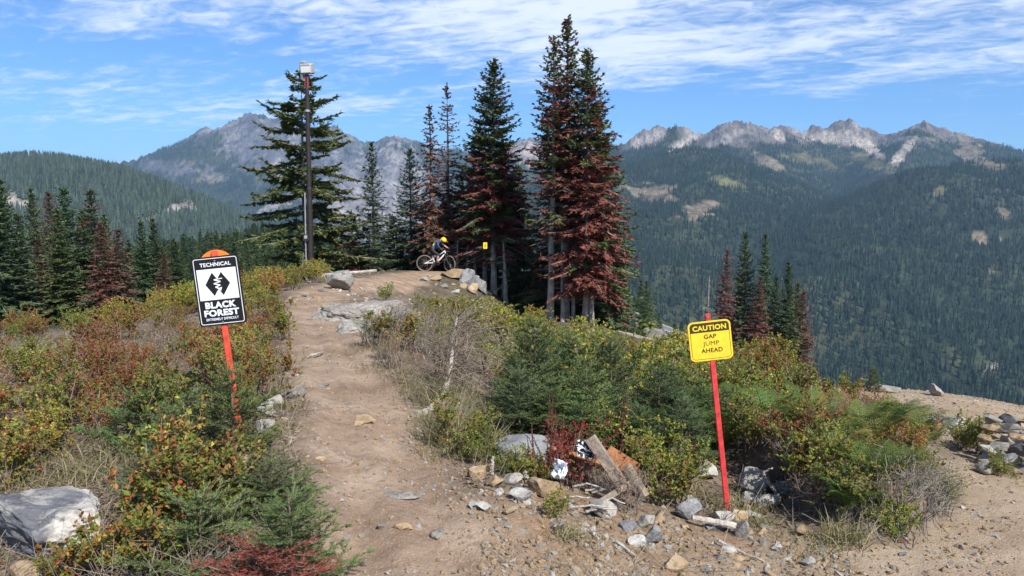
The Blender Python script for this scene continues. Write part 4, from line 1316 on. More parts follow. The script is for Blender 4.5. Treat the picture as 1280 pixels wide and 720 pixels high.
def shrub_meshes(name, h, rad, seed, pal, weights, nstem=16, twigs=7, leaves=13, leaf=0.026, lw=0.36, twpal=TWIG, upright=0.5, bare=0.0, tw_r=0.0026):
    g = np.random.default_rng(seed)
    ms, ml = MB(), MB()
    n = nstem
    a = g.uniform(0, 2 * PI, n); rr = rad * 0.35 * np.sqrt(g.random(n))
    B = np.column_stack([np.cos(a) * rr, np.sin(a) * rr, np.full(n, -0.05)])
    a2 = a + g.normal(0, 0.5, n); lean = rad * (1 - upright * 0.5) * np.sqrt(g.random(n))
    T = np.column_stack([np.cos(a2) * lean, np.sin(a2) * lean, h * g.uniform(0.55, 1.0, n)])
    Mid = (B + T) / 2 + g.normal(0, 0.05 * h, (n, 3)) + np.array([0, 0, 0.1 * h])
    sc = pick(twpal, n, g)
    segs(ms, B, Mid, tw_r * 2.2, tw_r * 1.6, sc); segs(ms, Mid, T, tw_r * 1.6, tw_r * 0.7, sc)
    m = n * twigs
    si = np.repeat(np.arange(n), twigs)
    q = g.uniform(0.3, 1.0, m)[:, None]
    S = np.where(q < 0.5, B[si] + (Mid[si] - B[si]) * q * 2, Mid[si] + (T[si] - Mid[si]) * (q - 0.5) * 2)
    az = g.uniform(0, 2 * PI, m); el = g.uniform(0.1, 1.2, m)
    D = np.column_stack([np.cos(az) * np.cos(el), np.sin(az) * np.cos(el), np.sin(el)]) * (0.33 * h * g.uniform(0.4, 1.0, m))[:, None]
    E = S + D
    segs(ms, S, E, tw_r * 0.9, tw_r * 0.4, pick(twpal, m, g))
    # a side twig each
    S2 = S + D * g.uniform(0.3, 0.8, (m, 1)); D2 = (nrm(D) + g.normal(0, 0.7, D.shape)); D2 = nrm(D2) * np.linalg.norm(D, axis=1, keepdims=True) * 0.6
    segs(ms, S2, S2 + D2, tw_r * 0.7, tw_r * 0.35, pick(twpal, m, g))
    SS = np.vstack([S, S2]); DD = np.vstack([D, D2])
    k = len(SS) * leaves
    ti = np.repeat(np.arange(len(SS)), leaves)
    keep = g.random(k) > bare
    ti = ti[keep]; k = len(ti)
    if k:
        P0 = SS[ti] + DD[ti] * g.uniform(0.15, 1.02, (k, 1))
        LD = nrm(nrm(DD[ti]) * 0.5 + g.normal(0, 0.75, (k, 3)) + [0, 0, 0.25]) * (leaf * g.uniform(0.6, 1.3, (k, 1)))
        # a palette per stem so that a bush turns branch by branch
        w = np.array(weights, float) / sum(weights)
        pi_stem = g.choice(len(pal), len(SS), p=w)
        own = np.where(g.random(k) < 0.65, pi_stem[ti], g.choice(len(pal), k, p=w))
        cols = np.zeros((k, 3))
        for j, p in enumerate(pal):
            s_ = own == j
            cols[s_] = pick(p, int(s_.sum()), g)
        kites(ml, P0, LD, leaf * lw * g.uniform(0.8, 1.2, k), np.array([0, 0, 1.0]) + g.normal(0, 0.6, (k, 3)), cols, 0.2, 0.5)
    out = [('stems', ms.mesh(name + '_stems', [M['twigs']]))]
    if ml.n:
        out.append(('leaves', ml.mesh(name + '_leaves', [M['leaves']])))
    return out


def place_plant(parts, name, label, cat, loc, scale=1.0, rz=0.0, group=None, tilt=(0, 0), sxy=1.0):
    t = thing(name, label, cat, loc, group, (tilt[0], tilt[1], rz))
    t.scale = (scale * sxy, scale * sxy, scale)
    for nm, me in parts:
        o = obj(nm, me, t)
        if nm in ('stems', 'leaves', 'twigs', 'needles', 'branches', 'fronds'):
            o['kind'] = 'stuff'
    return t


SH = {}
SH['olive'] = [shrub_meshes('olive_shrub', 0.60, 0.42, 200 + i, [OLV, GREEN, RUSSET, YELLOW], (5, 4, 1.2, 1), nstem=17, leaf=0.028) for i in range(2)]
SH['green'] = [shrub_meshes('green_shrub', 0.58, 0.42, 210 + i, [GREEN, OLV, YELLOW], (6, 3, 0.6), nstem=17, leaf=0.027) for i in range(2)]
SH['russet'] = [shrub_meshes('russet_shrub', 0.58, 0.42, 220 + i, [RUSSET, OLV, GREEN, CRIMSON], (6, 2.2, 1.2, 0.8), nstem=17, leaf=0.025) for i in range(3)]
SH['orange'] = [shrub_meshes('orange_shrub', 0.62, 0.40, 230 + i, [ORANGE, RUSSET, YELLOW, GREEN], (4, 3, 1.5, 1.5), nstem=15, leaf=0.028) for i in range(2)]
SH['crimson'] = [shrub_meshes('crimson_shrub', 0.60, 0.38, 240 + i, [CRIMSON, RUSSET, GREEN], (6, 2, 1), nstem=14, leaf=0.026) for i in range(2)]
SH['yellow'] = [shrub_meshes('yellow_shrub', 0.65, 0.42, 250 + i, [YELLOW, OLV, GREEN, ORANGE], (4, 3, 2.5, 0.6), nstem=15, leaf=0.032) for i in range(2)]
SH['twiggy'] = [shrub_meshes('twiggy_shrub', 0.55, 0.42, 260 + i, [RUSSET, OLV], (2, 1), nstem=20, twigs=8, leaves=4, bare=0.55, leaf=0.02, twpal=GREYTW, tw_r=0.0024) for i in range(2)]
SH['bare'] = [shrub_meshes('bare_shrub', 0.55, 0.45, 270 + i, [RUSSET], (1,), nstem=26, twigs=10, leaves=1, bare=0.9, leaf=0.018, twpal=GREYTW, tw_r=0.0024) for i in range(2)]
SH['heath'] = [shrub_meshes('heath_shrub', 0.48, 0.45, 280 + i, [OLV, GREEN], (2, 2), nstem=26, twigs=9, leaves=6, bare=0.4, leaf=0.014, lw=0.3, twpal=GREYTW, tw_r=0.0022) for i in range(2)]
DESC = {'olive': 'olive green huckleberry shrub', 'green': 'fresh green huckleberry shrub', 'russet': 'russet leaved huckleberry shrub', 'orange': 'orange and rust leaved huckleberry shrub',
        'crimson': 'dark crimson huckleberry shrub', 'yellow': 'yellowing leafy shrub', 'twiggy': 'thin grey twigged shrub', 'bare': 'leafless grey brush', 'heath': 'grey green heath shrub'}

_pg = np.random.default_rng(77)


def left_edge(y):
    """x of the trail's left edge at distance y"""
    ys = [p[1] for p in PATH[1:8]]; xs = [p[0] - w for p, w in zip(PATH[1:8], PATHW[1:8])]
    return np.interp(y, ys, xs)


def right_edge(y):
    ys = [p[1] for p in PATH[1:8]]; xs = [p[0] + w for p, w in zip(PATH[1:8], PATHW[1:8])]
    return np.interp(y, ys, xs)


def scatter_plants(region, spacing, kinds, zone, group, seed, smin=0.8, smax=1.2, name='huckleberry_shrub', n_try=6000, kindnoise=None, limit=999):
    g = np.random.default_rng(seed); pts = []
    (x0, x1, y0, y1), inside = region
    for _ in range(n_try):
        x, y = g.uniform(x0, x1), y0 + (y1 - y0) * g.random() ** 1.15
        if not inside(x, y):
            continue
        sp = spacing(y)
        if any((x - q[0]) ** 2 + (y - q[1]) ** 2 < sp * sp for q in pts):
            continue
        pts.append((x, y))
        if len(pts) >= limit:
            break
    for x, y in pts:
        ks, ws = zip(*kinds(x, y).items())
        k = ks[g.choice(len(ks), p=np.array(ws) / sum(ws))]
        s = g.uniform(smin, smax)
        v_ = SH[k][g.integers(0, len(SH[k]))]
        d = zone(x, y)
        place_plant(v_, name, DESC[k] + ' ' + d, 'shrub', (x, y, zgs(x, y) - 0.02), s, g.uniform(0, 6.3), group, (g.normal(0, 0.08), g.normal(0, 0.08)), g.uniform(0.95, 1.25))
    return pts


BOULDER = P(52, 672, 4.15)
SIGN1 = ground_at(293, 5.25)


def left_inside(x, y):
    px = 640 + x / y * F
    if px < -70 or x > left_edge(y) - 0.34 + 0.12 * math.sin(y * 3):
        return False
    if math.hypot(x - BOULDER.x, y - BOULDER.y) < 0.72 or (y < 4.5 and px < 165):
        return False
    if math.hypot(x - SIGN1.x - 0.05, y - SIGN1.y + 0.25) < 0.42:
        return False
    if y < 4.9 and px > 250:
        return False
    # a pale grassy opening at the far left
    if px < 110 and 9.3 < y < 12.5 and x > -9:
        return False
    return True


def left_kinds(x, y):
    px = 640 + x / y * F
    n = float(fbm(np.array([x * 0.5]), np.array([y * 0.5]), 3, 9)[0])
    k = {'russet': 3.2, 'olive': 2.0, 'green': 1.3, 'orange': 0.9, 'twiggy': 1.2, 'crimson': 0.45, 'yellow': 0.8}
    if n > 0.12:
        k['olive'] += 3; k['green'] += 1.5
    if n < -0.15:
        k['russet'] += 2.5; k['crimson'] += 0.4
    if px < 110 and y > 6.5:
        k['crimson'] += 2.0
    if y > 9 and px < 260:
        k['orange'] += 4; k['yellow'] += 1.0
    if px > 290 and y > 7:
        k['olive'] += 3; k['yellow'] += 2.0; k['russet'] *= 0.4
    if y > 11 and px > 200:
        k['yellow'] += 3; k['olive'] += 2
    if y < 5.2:
        k['green'] += 1.5; k['olive'] += 1.5
    return k


def left_zone(x, y):
    px = 640 + x / y * F
    side = 'along the left edge of the trail' if px > 330 else ('round the technical sign' if px > 225 else ('in the middle of the left thicket' if px > 100 else 'at the far left of the view'))
    dep = 'low in front,' if y < 6 else ('halfway back,' if y < 9.5 else 'far back,')
    return dep + ' ' + side


scatter_plants(((-16, -0.4, 3.9, 17), left_inside), lambda y: 0.29 + 0.030 * y, left_kinds, left_zone, 'shrubs of the thicket left of the trail', 5, 0.55, 0.92, n_try=9000)


def far_left_zone(x, y):
    return 'on the rise left of the light pole'


def flz(x, y):
    px = 640 + x / y * F
    return 190 < px < 400 and x < -5.0 + 0.0 * y and dist_poly(np.array([x]), np.array([y]), PATH)[0] > 1.0


scatter_plants(((-12, -3.5, 17, 27), flz), lambda y: 0.62, lambda x, y: {'yellow': 4, 'olive': 3, 'orange': 0.6, 'russet': 0.6}, far_left_zone, 'shrubs on the rise left of the light pole', 6, 0.7, 1.1, n_try=2500)


# middle ground between the trail and the saplings
def mid_inside(x, y):
    px = 640 + x / y * F
    if x < right_edge(y) + 0.25 or px > 680:
        return False
    if y > 11 and px < 470 + (y - 11) * 4:
        return False
    if 12.3 < y < 16.5 and px < 545:
        return False
    if 6.0 < y < 8.4 and px > 500 and px < 640:
        return False
    return True


def mid_kinds(x, y):
    if y > 15:
        return {'olive': 2.5, 'yellow': 2.2, 'green': 2, 'bare': 1.2, 'twiggy': 1.0}
    if y > 9:
        return {'bare': 1.6, 'heath': 3.2, 'twiggy': 2, 'olive': 1.8}
    return {'heath': 2.5, 'twiggy': 1.5, 'green': 1.0}


scatter_plants(((-1.6, 2.2, 8.3, 24), mid_inside), lambda y: 0.45 + 0.03 * y, mid_kinds, lambda x, y: ('between the trail and the fallen dead fir' if y < 12 else 'on the slope below the rider'),
               'brush right of the trail', 8, 0.8, 1.25, n_try=3500)
for (px, py, Y, k, s, lb) in [(462, 432, 10.2, 'heath', 1.0, 'grey green heath shrub at the bend on the right edge of the trail'), (500, 420, 11.2, 'bare', 1.1, 'leafless silvery brush above the heath shrub on the right edge of the trail'),
                              (530, 440, 10.5, 'heath', 1.1, 'darker heath shrub left of the small reddish bush'), (562, 462, 9.0, 'crimson', 0.55, 'small upright reddish bush left of the fallen dead fir'),
                              (478, 446, 9.4, 'heath', 0.55, 'low tuft of heath on the bare soil beside the trail'), (545, 408, 13, 'olive', 1.0, 'olive shrub behind the half buried grey rock'),
                              (575, 395, 16, 'yellow', 1.0, 'yellow green shrub under the rocky mound of the rider'), (530, 384, 19, 'green', 0.9, 'dark green low shrub on the crest right of the outcrop'), (480, 372, 20, 'green', 0.8, 'low green shrub where the trail bends to the rider'),
                              (600, 410, 16, 'olive', 1.1, 'olive shrub left of the pale fir trunks'), (640, 410, 18, 'yellow', 1.2, 'yellow green shrub at the foot of the pale fir trunks'),
                              # clumps at the right edge of the trail, in front
                              (578, 570, 5.75, 'olive', 0.72, 'olive and brown weedy shrub left of the flat topped grey boulder'), (598, 590, 5.35, 'green', 0.5, 'dark leafy weed at the trail edge in front of the grey boulder'),
                              (560, 545, 6.3, 'heath', 0.7, 'grey green weed at the bend of the fallen log'), (655, 604, 4.95, 'yellow', 0.34, 'yellow green leafy plant in front of the grey boulder'), (634, 600, 5.0, 'green', 0.32, 'dark green leafy plant in front left of the grey boulder'),
                              (684, 605, 4.95, 'olive', 0.36, 'olive plant between the grey boulder and the crumpled white sheet'), (838, 610, 5.1, 'olive', 0.8, 'olive leafy shrub right of the broken bench'), (815, 585, 5.6, 'yellow', 0.72, 'yellow green shrub behind the right leg of the broken bench'),
                              (862, 590, 5.5, 'olive', 0.62, 'low olive shrub left of the caution sign post'), (770, 560, 5.9, 'green', 0.7, 'green shrub behind the orange plank'), (722, 560, 5.35, 'crimson', 0.75, 'deep crimson bush growing through the broken bench'),
                              (712, 600, 4.95, 'crimson', 0.55, 'dark wine red bush below the speckled cloth'), (752, 600, 5.0, 'twiggy', 0.6, 'grey twiggy brush under the broken bench'), (790, 630, 4.75, 'twiggy', 0.6, 'grey twiggy brush at the foot of the broken bench'),
                              (695, 662, 4.25, 'yellow', 0.26, 'small yellow green cushion plant among the loose stones')]:
    p = ground_at(px, Y); v_ = SH[k][int(px) % len(SH[k])]
    place_plant(v_, 'shrub', lb, 'shrub', (p.x, p.y, p.z - 0.02), s, px * 0.7, None)

# upright dead flower spikes, rust brown
for (px, Y, hh, lb) in [(690, 5.05, 0.62, 'tall rust brown dock stalk in front of the grey boulder'), (668, 5.0, 0.42, 'shorter rust brown dock stalk in front of the grey boulder'), (782, 5.75, 0.75, 'red brown seed stalk behind the broken bench'), (772, 5.9, 0.6, 'pale brown seed stalk behind the orange plank'), (548, 8.4, 0.6, 'rust brown stalk beside the fallen dead fir')]:
    g = np.random.default_rng(int(px)); ms, ml = MB(), MB(); p = ground_at(px, Y)
    for q in range(4):
        b0 = np.array([g.normal(0, 0.03), g.normal(0, 0.03), 0]); t0 = b0 + [g.normal(0, 0.05), g.normal(0, 0.05), hh * g.uniform(0.7, 1)]
        segs(ms, b0, t0, 0.003, 0.0015, (0.16, 0.08, 0.05))
        n = 130; w_ = g.uniform(0.3, 1, n)[:, None]; A = b0 + (t0 - b0) * w_; D = nrm(g.normal(0, 1, (n, 3)) + [0, 0, 0.4]) * 0.02 * (1.15 - w_)
        kites(ml, A, D, 0.006, np.array([0, 0, 1.0]) + g.normal(0, 0.5, (n, 3)), pick([(0.20, 0.075, 0.045), (0.14, 0.06, 0.045)], n, g))
    place_plant([('stems', ms.mesh('stalk_stems', [M['twigs']])), ('leaves', ml.mesh('stalk_seeds', [M['leaves']]))], 'seed_stalk', lb, 'plant', p)

# --- young conifers with real needles


def sapling_meshes(name, h, rad, seed, pal=LIVE, tiers=13, nb=7, needle=0.021, el=(40, 8), dens=300, dead=None, flat=0.5, fill=1.0, needle_w=0.0019, gap=0.075, jit=0.07):
    g = np.random.default_rng(seed); ms, ml, md = MB(), MB(), MB()
    tube(ms, [[0, 0, -0.1], [0.01, 0, h * 0.5], [0, 0.01, h]], [h * 0.018, h * 0.011, 0.003], (0.14, 0.11, 0.09), 6)
    S, D, LEN, DEAD, OLD = [], [], [], [], []
    for i in range(tiers):
        t = (i + g.uniform(-0.2, 0.2)) / tiers; t = max(0.02, t); L0 = rad * (1 - t) ** 0.75 + 0.04
        for k in range(nb if t < 0.8 else nb - 2):
            az = 2 * PI * (k + g.random() * 0.8) / nb + i * 2.4
            L = L0 * g.uniform(0.7, 1.2); e = R(el[1] + (el[0] - el[1]) * t + g.normal(0, 8))
            d = np.array([math.cos(az) * math.cos(e), math.sin(az) * math.cos(e), math.sin(e)]); side = np.array([-math.sin(az), math.cos(az), 0])
            b0 = np.array([0, 0, t * h]); isd = bool(dead and g.random() < dead(t, az))
            m1 = b0 + d * L * 0.55 - [0, 0, 0.04 * L]; e1 = b0 + d * L + [0, 0, 0.03 * L]
            for A_, B_ in ((b0 + d * L * 0.12, m1), (m1, e1)):
                S.append(A_); D.append(B_ - A_); DEAD.append(isd); OLD.append(0.5)
            nside = max(2, int(L / gap * fill))
            for q in np.linspace(0.22, 0.93, nside):
                for sg in (-1, 1):
                    l2 = L * 0.42 * (1.05 - q) * g.uniform(0.7, 1.25) + 0.03
                    A_ = b0 + d * L * q + g.normal(0, 0.004, 3)
                    dv = d * 0.72 + side * sg * 0.72 + [0, 0, g.normal(-0.02, 0.16)]
                    dv = dv / np.linalg.norm(dv) * l2
                    S.append(A_); D.append(dv); DEAD.append(isd); OLD.append(q)
                    if l2 > 0.09:
                        for s3 in (-1, 1):
                            p3 = np.cross(dv, [0, 0, 1.0]); p3 = p3 / (np.linalg.norm(p3) + 1e-9)
                            d3 = dv / l2 * 0.75 + p3 * s3 * 0.66 + [0, 0, g.normal(0, 0.15)]
                            S.append(A_ + dv * g.uniform(0.35, 0.6)); D.append(d3 * l2 * 0.5); DEAD.append(isd); OLD.append(q)
    S.append(np.array([0, 0, h * 0.86])); D.append(np.array([0, 0, h * 0.16])); DEAD.append(False); OLD.append(0.9)
    S = np.array(S); D = np.array(D); DEAD = np.array(DEAD); OLD = np.array(OLD)
    ln = np.linalg.norm(D, axis=1)
    segs(ms, S, S + D, 0.0028, 0.0014, (0.16, 0.125, 0.09))
    cnt = np.maximum(6, (ln * dens).astype(int)); ti = np.repeat(np.arange(len(S)), cnt); n = len(ti)
    q = g.random(n)[:, None]
    A = S[ti] + D[ti] * q
    fw = nrm(D[ti]); sd = nrm(np.cross(fw, np.array([0, 0, 1.0]) + g.normal(0, 0.05, (n, 3)))); up = np.cross(sd, fw)
    ang = g.uniform(-1, 1, n); ang = np.sign(ang) * (PI / 2) * np.abs(ang) ** flat
    ND = fw * 0.55 + sd * np.sin(ang)[:, None] * 0.85 + up * (np.cos(ang) * 0.75)[:, None]
    ND = nrm(ND + g.normal(0, jit, ND.shape)) * needle * g.uniform(0.7, 1.15, (n, 1))
    tip = (OLD[ti] * 0.5 + 0.5 * q[:, 0]) > 0.72
    c = pick(pal, n, g); c[tip] = c[tip] * np.array([1.5, 1.45, 1.15])
    dd = DEAD[ti]
    tris(ml, A[~dd], ND[~dd], needle_w, np.array([0, 0, 1.0]) + g.normal(0, 0.4, (int((~dd).sum()), 3)), c[~dd])
    out = [('stem', ms.mesh(name + '_stem', [M['twigs']])), ('needles', ml.mesh(name + '_needles', [M['needles']]))]
    if dd.any():
        tris(md, A[dd], ND[dd] * 0.95, needle_w, np.array([0, 0, 1.0]) + g.normal(0, 0.4, (int(dd.sum()), 3)), pick([(0.25, 0.066, 0.034), (0.18, 0.052, 0.034), (0.28, 0.10, 0.048)], int(dd.sum()), g))
        out.append(('dead_needles', md.mesh(name + '_dead_needles', [M['needles']])))
    return out


FRESH = [np.array(c) for c in ((0.11, 0.18, 0.045), (0.14, 0.215, 0.055), (0.085, 0.145, 0.042))]
SBLUE = [np.array(c) for c in ((0.060, 0.112, 0.042), (0.078, 0.14, 0.05), (0.048, 0.09, 0.036))]
SAP = [sapling_meshes('young_fir', 1.0, 0.54, 300, FRESH + SBLUE[:1], 12, 7, dens=300, fill=1.0, needle=0.026, needle_w=0.0028), sapling_meshes('young_fir', 1.0, 0.50, 301, SBLUE + FRESH[:1], 12, 7, dens=300, fill=1.0, needle=0.026, needle_w=0.0028),
       sapling_meshes('young_fir', 1.0, 0.60, 302, SBLUE, 11, 7, dens=300, fill=1.0, needle=0.026, needle_w=0.0028)]
SD = ['fresh green young fir', 'mid green young fir', 'blue green young fir']
for i, (px, Y, top, k, sx, wh) in enumerate([
        (668, 6.9, 392, 1, 1.05, 'rising highest at the left of the fir thicket'), (650, 6.3, 455, 2, 1.1, 'behind the flat topped grey boulder'), (690, 6.2, 470, 0, 1.1, 'behind the boulder in the fir thicket'),
        (712, 7.6, 410, 1, 1.0, 'with a thin tip above the fir thicket'), (735, 6.3, 440, 0, 1.0, 'in the middle of the fir thicket'), (730, 5.9, 490, 0, 1.15, 'behind the top of the broken bench'),
        (765, 7.2, 412, 1, 0.9, 'with the tall tip right of the fir trunks'), (775, 6.4, 478, 1, 1.1, 'behind the yellow leaved rowan'), (800, 6.1, 500, 2, 1.2, 'behind the right end of the broken bench'),
        (826, 6.6, 455, 2, 1.1, 'left of the caution sign, deep in the thicket'), (842, 6.9, 450, 1, 1.0, 'below the caution sign on its left'), (858, 6.2, 490, 2, 1.1, 'nearest to the caution sign post'),
        (690, 8.6, 425, 0, 1.1, 'at the back of the fir thicket'), (645, 8.0, 435, 1, 1.1, 'beside the fallen dead fir'), (790, 8.5, 440, 0, 1.1, 'at the back right of the fir thicket'), (880, 7.2, 470, 0, 1.1, 'under the caution sign'),
        (705, 5.85, 515, 1, 1.15, 'low just behind the crumpled white sheet'), (755, 5.85, 520, 0, 1.1, 'low behind the orange plank'), (912, 7.0, 480, 2, 1.0, 'right of the caution sign post in the ferns'),
        (1098, 15.5, 455, 1, 0.7, 'standing alone beside the sandy crest'), (1060, 15.5, 462, 0, 0.7, 'left of the lone fir beside the sandy crest')]):
    p = ground_at(px, Y); h = (P(px, top, Y).z - p.z)
    place_plant(SAP[k], 'young_fir', SD[k] + ' ' + wh, 'young tree', (p.x, p.y, p.z - 0.03), h, i * 1.9, 'young firs beside the trail', (0, 0), sx * 0.92 * (0.85 / max(h, 0.6)) ** 0.3)

NEAR_A = sapling_meshes('near_fir', 0.62, 0.36, 310, FRESH, 9, 6, dens=420, needle=0.023, needle_w=0.0022)
p = ground_at(283, 4.75); place_plant(NEAR_A, 'young_fir', 'bright green young fir in front of the technical sign post', 'young tree', p, 1.0, 0.4, 'young firs beside the trail')
NEAR_B = sapling_meshes('near_fir', 0.50, 0.42, 311, SBLUE + FRESH[:1], 8, 6, dens=420, needle=0.022, el=(30, 0), needle_w=0.0022)
p = ground_at(228, 4.75); place_plant(NEAR_B, 'young_fir', 'blue green young fir left of the technical sign post', 'young tree', p, 1.0, 0.4, 'young firs beside the trail')
NEAR_C = sapling_meshes('near_fir', 0.46, 0.40, 312, FRESH, 8, 6, dens=520, needle=0.021, el=(35, 4), dead=lambda t, a: 0.85 if (t < 0.45 and math.sin(a) < 0.2 and math.cos(a) < 0.5) else 0.0, needle_w=0.0019)
p = ground_at(352, 3.42); place_plant(NEAR_C, 'young_fir', 'near young fir with rust red dead lower branches at the bottom edge', 'young tree', p, 0.95, 0.25, 'young firs beside the trail')
NEAR_D = sapling_meshes('near_fir', 0.34, 0.36, 313, SBLUE + FRESH, 6, 6, dens=520, needle=0.021, el=(35, 10), needle_w=0.0019)
for px, Y, lb, s in [(238, 3.62, 'low blue green young fir between the boulder and the rust red fir', 1.0), (272, 4.05, 'low fir twigs behind the rust red fir', 0.8), (330, 4.15, 'low green fir between the small stones and the sign post', 0.85), (200, 4.4, 'low green fir right of the white boulder', 0.8), (176, 5.5, 'bluish low fir in the thicket behind the white boulder', 1.1)]:
    p = ground_at(px, Y); place_plant(NEAR_D, 'young_fir', lb, 'young tree', p, s, px * 0.31, 'young firs beside the trail')

# yellow leaved rowans in the fir thicket
ROWAN = [shrub_meshes('rowan', 0.9, 0.42, 320 + i, [YELLOW, GREEN, ORANGE], (3, 4, 0.3), nstem=8, twigs=7, leaves=11, leaf=0.050, lw=0.22, upright=0.8, tw_r=0.004) for i in range(2)]
for i, (px, Y, top, lb) in enumerate([(748, 7.4, 428, 'yellow green rowan in the middle of the fir thicket'), (778, 7.9, 425, 'yellow rowan behind the middle of the fir thicket'), (655, 9.0, 405, 'yellow rowan at the back left of the fir thicket'),
                                      (690, 10.5, 402, 'yellow rowan in front of the pale fir trunks'), (735, 10.5, 408, 'yellow rowan right of the pale fir trunks'), (620, 10.0, 410, 'green and yellow rowan above the fallen dead fir'), (815, 9.5, 430, 'yellow rowan left of the caution sign'), (590, 11.5, 405, 'pale yellow rowan left of the fallen dead fir')]):
    p = ground_at(px, Y); h = P(px, top, Y).z - p.z
    place_plant(ROWAN[i % 2], 'rowan_shrub', lb, 'shrub', p, h / 0.9, i * 2.2, 'rowans in the fir thicket', (0, 0), min(1.5, 1.0 / max(h, 0.5)) * 0.95)

# near huckleberry with pale orange leaves and the bush before the white boulder
BUSH = shrub_meshes('near_bush', 0.50, 0.30, 331, [GREEN, OLV, ORANGE, RUSSET], (5, 2, 1.2, 0.8), nstem=9, twigs=7, leaves=10, leaf=0.034, tw_r=0.003)
for px, Y, s, lb in [(118, 3.55, 0.62, 'leafy green and orange bush in front of the white boulder'), (165, 3.5, 0.7, 'green bush with orange tips right of the white boulder'), (60, 3.45, 0.6, 'low bush at the foot of the white boulder'), (190, 3.9, 1.0, 'green bush between the boulder and the low blue green fir')]:
    p = ground_at(px, Y); place_plant(BUSH, 'huckleberry_shrub', lb, 'shrub', p, s, px * 0.1)
BUSH2 = shrub_meshes('near_orange_bush', 0.78, 0.26, 332, [ORANGE, YELLOW, GREEN], (3, 2, 2), nstem=5, twigs=6, leaves=9, leaf=0.036, upright=0.8, tw_r=0.0045)
p = ground_at(208, 4.15); place_plant(BUSH2, 'huckleberry_shrub', 'tall thin bush with pale orange and yellow leaves left of the technical sign post', 'shrub', p, 0.78, 1.0)

# --- bracken


def fern_meshes(name, seed, n=9, L=0.62, pal=FRESH, browns=0.1):
    g = np.random.default_rng(seed); ms, ml = MB(), MB()
    for k in range(n):
        az = 2 * PI * (k + g.random()) / n; le = L * g.uniform(0.7, 1.15); s = np.linspace(0, 1, 16)
        hd = np.array([math.cos(az), math.sin(az), 0]); out = le * g.uniform(0.45, 0.75); hgt = le * g.uniform(0.6, 0.95)
        pts = hd * (out * s ** 1.3)[:, None] + np.array([0, 0, 1.0]) * (hgt * np.sin(s * PI * 0.56))[:, None]
        base = np.array(pick([(0.30, 0.16, 0.05), (0.22, 0.11, 0.05), (0.32, 0.25, 0.06)] if g.random() < browns else pal, 1, g)[0])
        segs(ms, pts[:-1], pts[1:], 0.003, 0.002, base * 0.9)
        side = np.array([-hd[1], hd[0], 0])
        for q in np.linspace(0.28, 0.99, 15):
            A = np.array([np.interp(q, s, pts[:, c]) for c in range(3)]); B = np.array([np.interp(min(1, q + 0.05), s, pts[:, c]) - np.interp(q - 0.05, s, pts[:, c]) for c in range(3)]); fw = B / np.linalg.norm(B)
            pl = le * 0.42 * (1.06 - q) * (0.6 + 0.4 * min(1, (q - 0.2) / 0.15))
            for sg in (-1, 1):
                dv = side * sg * 0.88 + fw * 0.42 + [0, 0, g.normal(-0.05, 0.08)]; dv = dv / np.linalg.norm(dv)
                m_ = 7; w_ = np.linspace(0.08, 0.9, m_)[:, None]
                AA = A + dv * pl * w_
                nn = np.cross(fw, dv) * sg; pn = np.cross(dv, nn); pn = pn / np.linalg.norm(pn)
                for s2 in (-1, 1):
                    D = (pn * s2 * 0.8 + dv * 0.5) * pl * 0.30 * (1.1 - w_)
                    kites(ml, AA, D, pl * 0.045 * np.ones(m_), np.repeat(nn[None], m_, 0) + g.normal(0, 0.15, (m_, 3)), base * g.uniform(0.85, 1.2, (m_, 1)), 0.05)
                kites(ml, AA[-1:], dv[None] * pl * 0.14, [pl * 0.03], nn[None], base)
    return [('stems', ms.mesh(name + '_stems', [M['twigs']])), ('fronds', ml.mesh(name + '_fronds', [M['leaves']]))]


FERNPAL = [np.array(c) for c in ((0.10, 0.165, 0.034), (0.14, 0.20, 0.045), (0.075, 0.125, 0.03))]
FERN = [fern_meshes('bracken', 400, 9, 0.62, FERNPAL, 0.06), fern_meshes('bracken', 401, 9, 0.58, FERNPAL, 0.12), fern_meshes('bracken', 402, 8, 0.6, [np.array((0.15, 0.16, 0.04)), np.array((0.11, 0.14, 0.035))], 0.35)]
FD = ['bright green bracken fern', 'brown tipped bracken fern', 'yellowing bracken fern']
_fp = []


def fern_inside(x, y):
    px = 640 + x / y * F
    if not (880 < px < (1207 if y < 5.5 else 1180)):
        return False
    if y < float(np.interp(px, [880, 940, 1010, 1055, 1100, 1150, 1207], [6.6, 6.1, 5.32, 4.90, 4.66, 4.70, 5.12])) or y > 9.5:
        return False
    d2, w2 = dist_poly(np.array([x]), np.array([y]), TRAIL, TRAILW)
    return d2[0] - w2[0] > 0.08


